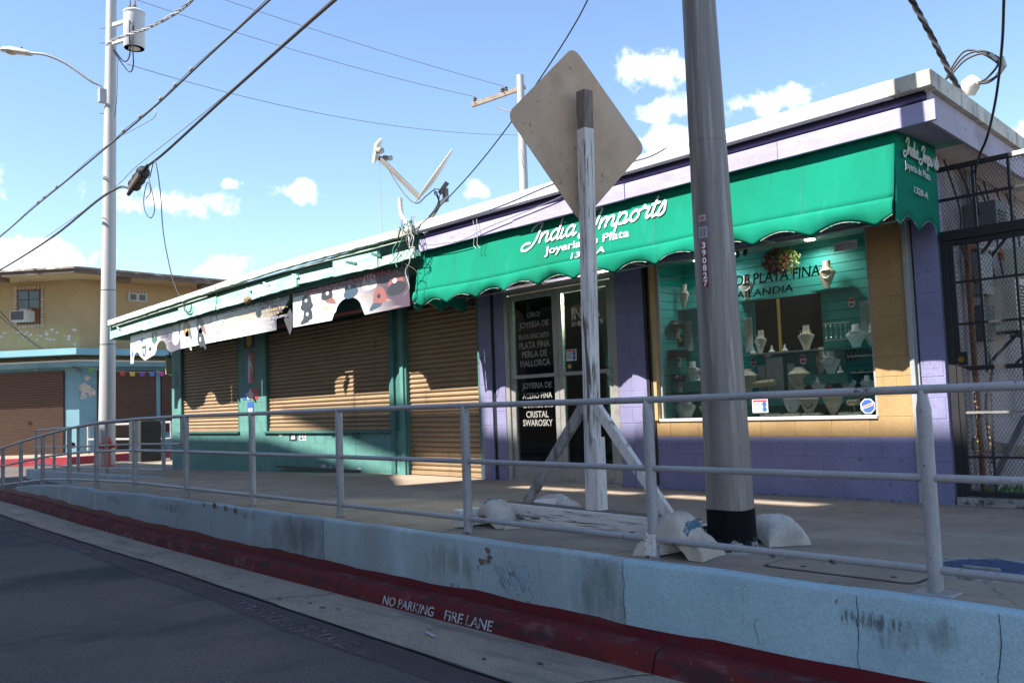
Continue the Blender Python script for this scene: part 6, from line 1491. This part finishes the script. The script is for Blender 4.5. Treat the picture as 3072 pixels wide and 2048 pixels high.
jp = thing('pipe_mast', 'bent pale pipe mast without a dish beside the satellite dish', 'mast', (-11.2, 8.0, 3.5))
MB().tube(spline([(-11.27, 8.0, 4.36), (-11.26, 8.0, 4.15), (-11.2, 8.0, 4.02), (-11.02, 8.0, 3.84), (-10.9, 8.0, 3.5)], 6), .036, 12).build('pipe', M('mast_pale', (.55, .53, .48), .5), jp, smooth=True)
MB().tube(sag((-11.66, 7.9, 5.0), (-11.05, 7.5, 3.62), .02, 6), .004, 5).build('guy_wire', wireg, jp)
wh = thing('service_mast', 'white weatherhead with looping service cables at the right roof corner', 'service mast', (-2.95, 8.5, 3.6))
whm = M('weatherhead_white', (.62, .60, .56), .5, .1, 8, .08, 40)
MB().tube(spline([(-3.06, 8.5, 3.4), (-3.06, 8.5, 3.68), (-3.02, 8.5, 3.75), (-2.93, 8.46, 3.79)], 5), .045, 12).build('conduit', whm, wh, smooth=True)
MB().tube([(-2.99, 8.49, 3.72), (-2.955, 8.47, 3.80), (-2.90, 8.45, 3.83)], [.06, .085, .06], 14).build('head', whm, wh, smooth=True)
for k, (h1, w1) in enumerate(((.30, .02), (.24, .05), (.17, .0))):
    pts = spline([(-2.90, 8.45, 3.79), (-2.80 + w1, 8.44, 3.77 + .02 * k), (-2.70 + w1, 8.44, 3.86 + .03 * k), (-2.80, 8.42, 4.02 + .03 * k - .05 * (k == 2)), (-2.95, 8.40, 4.06 + .04 * (1 - k)), (-3.06, 8.36, 3.98 - .03 * k), (-3.10, 8.3, 3.86)], 6)
    MB().tube(pts, .010, 7).build('loop', wirem, wh, smooth=True)
    c = pts[9 + 2 * k]; MB().tube([c, c + (pts[11 + 2 * k] - c).normalized() * .09], .020, 8).build('splice_sleeve', M('sleeve_grey', (.40, .39, .37), .6), wh, smooth=True)
def cable(name, label, pts, r, mt=wirem, cat='cable', n=6, grp=None):
    return tag(MB().tube(pts, r, n).build(name, mt, None, smooth=True), label, cat, grp)
c1 = thing('service_drop', 'twisted black service cables dropping to the weatherhead from the top', 'cable', (-3.03, 8.4, 3.78))
P1 = spline([(-3.25, 6.4, 5.6), (-3.10, 7.4, 4.64), (-3.07, 7.6, 4.39), (-3.05, 7.9, 4.15), (-3.05, 8.2, 3.94), (-3.03, 8.42, 3.74)], 10)
for k in range(3):
    MB().tube([p + Vector((.016 * math.cos(i * .8 + k * 2.1), .016 * math.sin(i * .8 + k * 2.1), 0)) for i, p in enumerate(P1)], .013, 6).build('strand', wirem if k < 2 else wireg, c1, smooth=True)
cable('drop_wire', 'single black wire dropping past the gate at the right edge', spline([(-2.0, 6.4, 4.3), (-2.09, 6.8, 3.98), (-2.17, 7.0, 3.87), (-2.33, 7.4, 3.70), (-2.53, 7.8, 3.43), (-2.72, 8.1, 3.20), (-2.86, 8.3, 3.10), (-2.96, 8.44, 2.95), (on_side(9.6) + .03, 9.6, 2.6)], 6), .011)
cable('drop_wire', 'thin wire from the fascia joint up behind the diamond sign', spline([(-5.0, 6.0, 5.25), (-5.54, 6.20, 4.91), (-5.95, 6.30, 4.68), (-6.58, 6.50, 4.47), (-7.28, 6.70, 4.22), (-8.23, 6.90, 3.90), (-9.22, 7.10, 3.65), (-9.87, 7.22, 3.51)], 6), .008)
# tangle where the two fascias meet
tg = thing('wire_tangle', 'tangle of pale and green wires where the two roof fascias meet', 'cable', (-9.95, 7.2, 3.4))
for k in range(16):
    r = random.Random(k + 100); x = -9.95 + r.uniform(-.14, .12); z = 3.62 + r.uniform(-.05, .04)
    pts = [(x, 7.15, z)]
    for j in range(5):
        x += r.uniform(-.13, .13); z -= r.uniform(.02, .16) if k < 9 else r.uniform(-.1, .14); pts.append((x, 7.14 + r.uniform(-.05, .05), z))
    MB().tube(spline(pts, 6), r.uniform(.004, .008), 5).build('wire', (wirem, wirel, M('wire_green', (.10, .33, .24), .6), wirel)[k % 4], tg, smooth=True)
MB().tube(spline([(-9.9, 7.15, 3.45), (-9.85, 7.13, 3.1), (-9.98, 7.14, 2.95), (-9.9, 7.14, 2.72), (-10.05, 7.15, 2.62)], 6), .007, 5).build('wire', wirel, tg, smooth=True)
MB().tube(spline([(-9.95, 7.12, 3.05), (-9.75, 7.17, 2.9), (-9.78, 7.16, 2.6), (-9.86, 7.15, 2.52)], 6), .005, 5).build('wire', wirem, tg, smooth=True)
MB().tube(spline([(-9.7, 7.24, 3.28), (-8.9, 7.26, 3.22), (-8.3, 7.25, 3.30), (-7.2, 7.25, 3.40), (-6.9, 7.25, 3.45)], 6), .006, 5).build('wire', wireg, tg, smooth=True)
for x in (-8.62, -8.55): MB().tube(spline([(x, 7.255, 3.44), (x + .02, 7.25, 3.25), (x, 7.25, 3.12), (x + .05, 7.25, 3.06)], 5), .004, 5).build('wire', wirel, tg, smooth=True)
cable('hook_wire', 'thin dark wire hanging down the green fascia at its middle', spline([(-16.3, 7.17, 3.55), (-16.25, 7.19, 3.30), (-16.35, 7.2, 3.1), (-16.5, 7.3, 2.9), (-16.6, 7.34, 2.5)], 6), .006)
bk = tag(MB().sphere((-14.95, 7.18, 3.12), (.12, .05, .07), 10, 6).build('bird_nest', M('nest_straw', (.30, .21, .12), .95, .3, 30, .3, 80)), 'small tan clump of nest wedged under the green fascia', 'nest')

# overhead lines
cb1 = thing('telecom_cable', 'thick black overhead cable sloping up to a splice case from lower left', 'cable', (-22, 7.9, 7))
MB().tube(spline([(-8.9, 7.9, 8.5), (-11.18, 7.9, 8.30), (-12.91, 7.9, 8.16), (-14.98, 7.9, 7.96), (-17.72, 7.9, 7.67), (-20.52, 7.9, 7.35), (-21.7, 7.9, 7.27)], 5), .030, 10).build('cable', wirem, cb1, smooth=True)
MB().tube(spline([(-8.9, 7.9, 8.55), (-12.91, 7.9, 8.215), (-17.72, 7.9, 7.73), (-22.3, 7.9, 7.45), (-25.6, 7.95, 7.2), (-36.8, 7.9, 6.83), (-43, 7.9, 6.9)], 5), .010, 6).build('messenger_wire', wireg, cb1, smooth=True)
MB().tube(spline([(-22.9, 7.9, 6.90), (-23.4, 7.9, 7.08), (-23.99, 7.9, 7.17), (-25.58, 7.88, 7.14), (-30.02, 7.9, 6.86), (-36.79, 7.9, 6.76), (-42.83, 7.9, 6.86)], 5), .034, 10).build('cable', M('cable_dark', (.045, .05, .065), .5), cb1, smooth=True)
spc = thing('splice_case', 'black cable splice case with hanging loops left of the pale cloud', 'splice case', (-22.3, 7.9, 7.1))
sa, sb_ = Vector((-21.75, 7.9, 7.28)), Vector((-23.05, 7.9, 6.86)); sd_ = (sb_ - sa).normalized()
blk = M('splice_black', (.012, .012, .013), .55)
MB().tube([sa, sa + sd_ * .12, sa + sd_ * .22, sa + sd_ * .28, sa + sd_ * 1.02, sa + sd_ * 1.10, sa + sd_ * 1.2, sa + sd_ * 1.45], [.04, .06, .06, .15, .15, .07, .06, .05], 14).build('body', blk, spc, smooth=True)
MB().bar(sa + sd_ * .3 + Vector((.05, -.13, -.09)), sa + sd_ * 1.0 + Vector((.05, -.13, -.09)), .06, .12).build('clamp_strip', M('splice_brown', (.10, .07, .05), .6), spc)
for t in (.35, .65, .95): c = sa + sd_ * t; MB().tube([c, c + sd_ * .05], .165, 14).build('clamp', blk, spc, smooth=True)
MB().tube(spline([(-21.6, 7.85, 6.95), (-21.32, 7.85, 6.45), (-21.2, 7.85, 6.05), (-21.46, 7.85, 5.90), (-21.84, 7.85, 6.15), (-21.90, 7.85, 6.5), (-21.65, 7.85, 6.82), (-21.45, 7.85, 6.55), (-21.75, 7.85, 6.45)], 6), .012, 6).build('loop', wirem, spc, smooth=True)
cable('drop_wire', 'thin black wire dropping from the splice case to the green roof edge', spline([(-21.5, 7.85, 6.9), (-21.2, 7.85, 7.26), (-20.88, 7.8, 6.96), (-20.68, 7.8, 6.29), (-20.4, 7.75, 5.34), (-18.95, 7.35, 4.22), (-18.43, 7.25, 3.79), (-17.9, 7.19, 3.42), (-17.75, 7.17, 3.22), (-17.5, 7.18, 3.18), (-17.45, 7.18, 3.33)], 6), .013)
cb2 = thing('aerial_cable', 'long black overhead cable crossing the street pole below the lamp', 'cable', (-25, 7.9, 8.4))
C2 = spline([(-10.5, 7.9, 9.35), (-13.31, 7.9, 9.19), (-15.30, 7.9, 9.06), (-18.13, 7.9, 8.87), (-20.90, 7.9, 8.65), (-23.47, 7.9, 8.53), (-25.02, 7.88, 8.45), (-28.20, 7.9, 8.35), (-32.32, 7.9, 8.21), (-36.81, 7.9, 8.00), (-43.74, 7.9, 7.83)], 6)
MB().tube(C2, .022, 8).build('cable', wirem, cb2, smooth=True)
MB().tube([p + Vector((0, 0, .05 + .02 * math.sin(i * .7))) for i, p in enumerate(C2)], .010, 6).build('messenger_wire', wireg, cb2, smooth=True)
for i in (20, 22, 24, 27, 30, 44, 46, 47): MB().sphere(C2[i] + Vector((0, 0, .06)), (.07, .05, .06), 8, 6).build('clamp', wireg, cb2)
MB().tube(spline([C2[25] + Vector((0, 0, 0)), C2[25] + Vector((.1, 0, -.25)), C2[28] + Vector((.3, 0, -.15)), C2[31]], 6), .010, 6).build('jumper', wireg, cb2, smooth=True)
tws = thing('twisted_cable', 'twisted pale service cable leaving the street pole below the transformer', 'cable', (-25.7, 8.2, 11.6))
TP = spline([(-25.75, 8.2, 11.75), (-24.3, 7.95, 11.35), (-22.63, 7.90, 10.95), (-21.72, 7.90, 10.75), (-20.05, 7.90, 10.5), (-18.91, 7.90, 10.45), (-16.4, 7.9, 10.6)], 10)
for k in range(3): MB().tube([p + Vector((0, .028 * math.cos(i * .55 + k * 2.1), .028 * math.sin(i * .55 + k * 2.1))) for i, p in enumerate(TP)], .016, 6).build('strand', wirel if k == 0 else wireg, tws, smooth=True)
xp = thing('utility_pole', 'far pale utility pole with a wooden crossarm behind the diamond sign', 'pole', (-24.3, 23.0, 0))
MB().tube([(-24.35, 23.0, -.3), (-24.2, 22.95, 7), (-24.05, 22.85, 13.7)], [.22, .18, .14], 16).build('shaft', pale, xp, smooth=True)
wd = M('crossarm_wood', (.42, .34, .26), .85, .2, 6)
MB().bar((-25.4, 21.5, 12.62), (-23.95, 23.0, 13.25), .14, .16).build('crossarm', wd, xp); MB().bar((-24.75, 22.25, 12.5), (-24.15, 22.9, 12.2), .05, .06).build('brace', galv, xp)
for q in ((-25.3, 21.6, 12.74), (-24.55, 22.35, 13.05), (-24.45, 22.45, 13.1)): MB().lathe([(.05, 0), (.08, .05), (.05, .09), (.08, .13), (.04, .2)], q, 10).build('insulator', M('insulator_brown', (.12, .09, .08), .4), xp, smooth=True)
cable('power_line', 'faint upper overhead power line ending at the far crossarm', sag((-25.75, 8.5, 14.3), (-24.5, 22.4, 13.3), .15), .010, wireg); cable('power_line', 'faint middle overhead power line ending at the crossarm tip', sag((-25.8, 8.3, 13.4), (-25.3, 21.6, 12.95), .2), .010, wireg); cable('power_line', 'faint lower overhead line from the transformer to the far pole', sag((-25.2, 8.6, 11.1), (-24.2, 22.9, 11.4), .5), .010, wireg)
# ================================================================== far corner: pavement and the yellow and blue building
COR = Vector((-36.74, 10.66, -.3)); DL = Vector((-.753, -.658, 0)); DR = Vector((-.105, .994, 0)); NL = Vector((.658, -.753, 0)); NR = Vector((.994, .105, 0))
def corner(o): return COR + (NL + NR) * (o / 1.575)
def poly_ring(o, ll=16, lr=26): return [corner(o) + DL * ll, corner(o), corner(o) + DR * lr]
def band(mb, o0, o1, z0, z1, ll=16, lr=26, m=0):
    a, b = poly_ring(o0, ll, lr), poly_ring(o1, ll, lr)
    vv = [Vector((p.x, p.y, z)) for r_ in (a, b) for z in (z0, z1) for p in r_]
    ix = lambda r_, z, i: r_ * 6 + z * 3 + i
    fs = []
    for i in range(2):
        fs += [(ix(1, 0, i), ix(1, 0, i + 1), ix(1, 1, i + 1), ix(1, 1, i)), (ix(0, 0, i + 1), ix(0, 0, i), ix(0, 1, i), ix(0, 1, i + 1)), (ix(0, 1, i), ix(1, 1, i), ix(1, 1, i + 1), ix(0, 1, i + 1)), (ix(0, 0, i), ix(0, 0, i + 1), ix(1, 0, i + 1), ix(1, 0, i))]
    for i in (0, 2): fs.append((ix(0, 0, i), ix(1, 0, i), ix(1, 1, i), ix(0, 1, i)))
    return mb.add(vv, fs, m)
pav = tag(band(MB(), -.5, 3.2, -.7, -.16).build('far_pavement', concrete), kind='structure')
kb = band(MB(), 3.201, 3.38, -.7, -.165).build('kerb_stone', M('far_red_kerb', (.34, .03, .045), .6, .15, 3), pav)
fb = thing('corner_building', 'two storey corner building, ochre above and blue below, beyond the railing', 'building', tuple(COR))
och = M('ochre_stucco', (.46, .335, .175), .85, .08, 1.0, .06, 30, dirt=((.38, .275, .145), .8, .5, .75), chips=((.62, .60, .58), 2.2, .715, .735), bmp=.2)
fblue = M('blue_stucco', (.17, .33, .40), .8, .12, 1.0, .06, 30, dirt=((.12, .24, .30), 1.2, .5, .75), chips=((.5, .46, .42), 1.5, .73, .75), bmp=.2)
lblue = M('blue_ledge', (.22, .45, .53), .8, .10, 1.2, .06, 30)
band(MB(), -.4, 0, 3.5, 6.8).build('wall', och, fb); band(MB(), -.4, 0, -.4, 3.5).build('wall', fblue, fb)
band(MB(), .002, 1.0, 3.60, 3.84).build('ledge', lblue, fb); band(MB(), .002, .55, 3.18, 3.40).build('shutter_housing', fblue, fb); band(MB(), .551, .60, 3.36, 3.42).build('drip_edge', plain('pale_strip', (.62, .58, .52), .7), fb)
rt = M('roof_timber', (.16, .125, .10), .9, .2, 2, .1, 30, dirt=((.36, .33, .29), 1.4, .55, .7, (1, 1, 5)))
band(MB(), -.3, 1.55, 6.62, 6.70).build('soffit', M('ochre_soffit', (.52, .40, .22), .85), fb); band(MB(), 1.50, 1.60, 6.60, 6.76).build('eave_board', rt, fb)
band(MB(), -12, 1.66, 6.762, 6.84).build('roof', M('old_roof', (.30, .26, .22), .9, .2, 1, .1, 20, dirt=((.55, .53, .50), 1.5, .55, .62)), fb)
def fbox(face, s0, s1, o0, o1, z0, z1, mt, nm, parent, bevel=0):
    U_, Nn = (DL, NL) if face == 'L' else (DR, NR)
    c = COR + U_ * (s0 + s1) / 2 + Nn * (o0 + o1) / 2; c.z = (z0 + z1) / 2
    return MB().obox(c, U_, (0, 0, 1), Nn, abs(s1 - s0) / 2, (z1 - z0) / 2, (o1 - o0) / 2).build(nm, mt, parent, bevel=bevel)
brown = M('brown_shutter', (.095, .055, .040), .6, .1, 2, .08, 30)
def far_shutter(face, s0, s1, z0, z1):
    U_, Nn = (DL, NL) if face == 'L' else (DR, NR)
    r_ = fbox(face, s0, s1, .002, .03, z0, z1, M('brown_shutter_dark', (.05, .028, .022), .8), 'shutter', fb)
    mb = MB(); p = .10; k = int((z1 - z0) / p)
    for i in range(k):
        c = COR + U_ * (s0 + s1) / 2 + Nn * .045; c.z = z0 + (i + .5) * p
        mb.obox(c, U_, Vector((0, 0, 1)) + Nn * .25, Nn - Vector((0, 0, .18)), (s1 - s0) / 2 - .03, p * .44, .012)
    mb.build('slats', brown, r_, kind='stuff')
    return r_
far_shutter('L', .60, 6.2, -.16, 3.05); far_shutter('L', 6.9, 12, -.16, 3.05); far_shutter('R', .68, 3.08, -.16, 3.05); far_shutter('R', 3.28, 6.4, .5, 3.05); far_shutter('R', 7, 12, -.16, 3.05)
for i, x in enumerate((1.0, 3.4, 5.5)): fbox('L', x, x + .14, 1.0, 1.04, 3.02, 3.10, black_steel, 'fixing', fb)
wglass = plain('far_window_glass', (.045, .05, .045), .15)
# left window with quoined surround and an air conditioner
w1 = fbox('L', 1.62, 2.58, .004, .03, 4.95, 6.30, plain('far_frame', (.10, .075, .05), .7), 'window', fb)
fbox('L', 1.66, 2.54, .031, .04, 5.58, 6.26, wglass, 'pane', w1); fbox('L', 1.66, 2.54, .031, .045, 5.0, 5.55, M('plywood_red', (.26, .085, .035), .8), 'infill_panel', w1)
fbox('L', 2.08, 2.11, .041, .05, 5.58, 6.26, black_steel, 'mullion', w1); fbox('L', 1.66, 2.54, .041, .049, 5.90, 5.925, black_steel, 'mullion', w1)
qn = M('quoin_pink', (.56, .44, .36), .85, .2, 3)
for k in range(13):
    z = 4.83 + k * .127
    for s in (1.47, 2.60): fbox('L', s + (.02 if k % 2 else 0), s + .13 - (.02 if k % 2 else 0), .004, .04, z, z + .095, qn, 'quoin', w1)
for k in range(7):
    for z in (4.80, 6.33): fbox('L', 1.66 + k * .128, 1.755 + k * .128, .004, .04, z, z + .11, qn, 'quoin', w1)
ac = thing('window_air_conditioner', 'white air conditioner in the quoined upper window of the ochre building', 'air conditioner', tuple(COR + DL * 2.15 + Vector((0, 0, 5.3))))
fbox('L', 1.82, 2.52, .05, .55, 5.02, 5.44, M('ac_white', (.60, .58, .52), .6), 'casing', ac, .01); fbox('L', 1.95, 2.48, .551, .56, 5.07, 5.40, plain('ac_grille', (.10, .10, .10), .7), 'grille', ac); fbox('L', 1.9, 2.2, .1, .45, 5.441, 5.52, M('ac_cover', (.45, .42, .38), .7), 'cover', ac)
w2_ = fbox('R', 1.92, 2.72, .004, .05, 5.88, 6.22, plain('far_white_frame', (.52, .50, .48), .6), 'window', fb)
fbox('R', 2.0, 2.26, .051, .058, 5.93, 6.17, wglass, 'pane', w2_); fbox('R', 2.38, 2.64, .051, .058, 5.93, 6.17, wglass, 'pane', w2_)
for k in range(6): fbox('R', 1.94 + k * .135, 2.02 + k * .135, .004, .035, 6.24, 6.34, qn, 'quoin', w2_)
for s, f_ in ((2.2, 'L'), (7.5, 'L'), (.9, 'R'), (4.4, 'R')): fbox(f_, s, s + .55, 1.0, 1.35, 6.46, 6.61, M('eave_lamp', (.16, .11, .08), .7), 'eave_lamp', fb)
# peeling paint under the window and on the column
rp = random.Random(31)
for k in range(34):
    s, z = rp.uniform(.9, 3.3), 4.78 - abs(rp.gauss(0, .30)); q = rp.uniform(.02, .085)
    if k > 27: s, z = rp.uniform(.1, .5), rp.uniform(4.0, 4.7)
    c = COR + DL * s + NL * .004
    MB().add([Vector((c.x, c.y, z)) + DL * q * rp.uniform(.5, 1.6) * math.cos(a) + Vector((0, 0, q * rp.uniform(.3, .9) * math.sin(a))) + NL * .0004 * (k % 9) for a in [i * math.pi / 4 for i in range(8)]], [tuple(range(8))]).build('peeled_paint', plain('peel_white', (.60, .58, .60), .8), fb)
for (s, z, q) in ((.25, 2.35, .24), (.45, 2.15, .2), (.3, 2.75, .12), (.15, 2.05, .14)):
    c = COR + DR * s + NR * .006
    MB().add([Vector((c.x, c.y, z)) + DR * q * rp.uniform(.6, 1.3) * math.cos(a) + Vector((0, 0, q * rp.uniform(.5, 1.1) * math.sin(a))) + NR * .001 * q * 20 for a in [i * math.pi / 5 for i in range(10)]], [tuple(range(10))]).build('broken_plaster', M('plaster_pale', (.52, .46, .40), .9, .3, 6), fb)
# string of paper flags
bt = thing('bunting', 'string of coloured paper flags hung before the brown shutters', 'bunting', tuple(COR + DR * 2 + Vector((0, 0, 3.3))))
def bp(t): return COR + NR * .75 + DR * (-.1 + 4.6 * t) + Vector((0, 0, 3.42 - .18 * 4 * t * (1 - t)))
MB().tube([bp(i / 12) for i in range(13)], .008, 5).build('string', wirel, bt)
FC = ((.10, .30, .05), (.05, .10, .25), (.03, .28, .10), (.45, .05, .04), (.60, .42, .03), (.16, .06, .30), (.04, .20, .50), (.55, .05, .25), (.15, .45, .06), (.55, .14, .05), (.05, .3, .3))
for k in range(11):
    t = (k + .6) / 11.5; p = bp(t); w_ = .11
    MB().add([p - DR * w_, p + DR * w_, p + DR * w_ * .9 - Vector((0, 0, .15)) + NR * .03, p - Vector((0, 0, .18)) + NR * .04, p - DR * w_ * .9 - Vector((0, 0, .15)) + NR * .02], [(0, 1, 2, 3, 4)]).build('flag', plain('flag_%d' % k, FC[k], .7), bt)
cable('house_wire', 'upper black wire running down to the broken plaster of the far building', spline([(-39.4, 6.5, 7.8), (-38.77, 7.44, 6.67), (-38.19, 8.21, 5.43), (-37.60, 8.98, 4.34), (-36.98, 9.74, 3.64), (-36.2, 10.62, 3.0)], 6), .016); cable('house_wire', 'lower black wire running down to the broken plaster of the far building', spline([(-39.4, 6.45, 7.5), (-38.79, 7.44, 6.42), (-38.21, 8.21, 5.21), (-37.19, 9.48, 3.90), (-36.2, 10.64, 2.9)], 6), .014)

# ================================================================== the tall building across the street that shades the pavement
DY = 8.3 + 6.5
def q_(x, z): return (x - .28 * DY, z + 1.18 * DY)
ac_b = thing('building_across_street', 'tall brick building across the street behind the viewer', 'building', (-6, -8, 0))
sil = [(-27.6, -19), (-27.6, .75), (-22.2, .75), (-22.2, .64), (-16.6, .60), (-14.9, .36), (-11.9, -.06), (-11.45, -.40), (-9.85, -1.4), (3.6, -1.4), (3.6, -19)]
# roof parapet added unseen, its slots shaped to throw sun slivers on the sidewalk
def sun_slot_screen(x0, x1, z0, z1):
    (a, c), (b, d) = q_(x0, z0), q_(x1, z1); MB().box(a, b, -6.58, -6.46, c, d).build('sun_slot_screen', M('brick_dark', (.34, .22, .145), .9, .08, 1), ac_b)
SL = [(-8.35, -7.15), (-7.02, -6.35), (-5.95, -4.15)]
sun_slot_screen(-9.85, 3.6, -1.6, -.84); sun_slot_screen(-9.85, 3.6, -.44, .64)
for a, b in zip([-9.85] + [s[1] for s in SL], [s[0] for s in SL] + [3.6]): sun_slot_screen(a, b, -.84, -.44)
MB().prism([q_(x, z) for x, z in sil], (0, -6.5, 0), (-1, 0, 0), (0, 0, 1), .0001) if False else None
poly = [q_(x, z) for x, z in sil]
k = len(poly); vv = [(x, -6.5, z) for x, z in poly] + [(x, -14.0, z) for x, z in poly]
MB().add(vv, [tuple(range(k - 1, -1, -1)), tuple(range(k, 2 * k))] + [(i, (i + 1) % k, (i + 1) % k + k, i + k) for i in range(k)]).build('wall', M('brick_dark', (.34, .22, .145), .9, .08, 1), ac_b)
bb = [(-16.0, 1.25), (-13.9, .78), (-11.9, .36), (-11.3, .50), (-9.8, .50), (-9.8, 1.22), (-13, 1.24), (-16.0, 1.26)]  # unseen panel added to cast the diagonal shade on the green shop's shutters
poly = [q_(x, z) for x, z in bb]; k = len(poly); vv = [(x, -6.55, z) for x, z in poly] + [(x, -6.65, z) for x, z in poly]
MB().add(vv, [tuple(range(k - 1, -1, -1)), tuple(range(k, 2 * k))] + [(i, (i + 1) % k, (i + 1) % k + k, i + k) for i in range(k)]).build('added_shade_panel', M('brick_dark', (.34, .22, .145), .9), ac_b)
wg = plain('across_glass', (.06, .07, .08), .1)
for fl in range(5):
    for c in range(7):
        MB().box(-29 + c * 4.3, -27.4 + c * 4.3, -6.52, -6.45, 1.0 + fl * 3.2, 2.6 + fl * 3.2).build('window', wg, ac_b)
op = MB().box(-60, 30, -6.4, -3.9, -.9, -.36).build('opposite_sidewalk', concrete); tag(op, kind='structure')
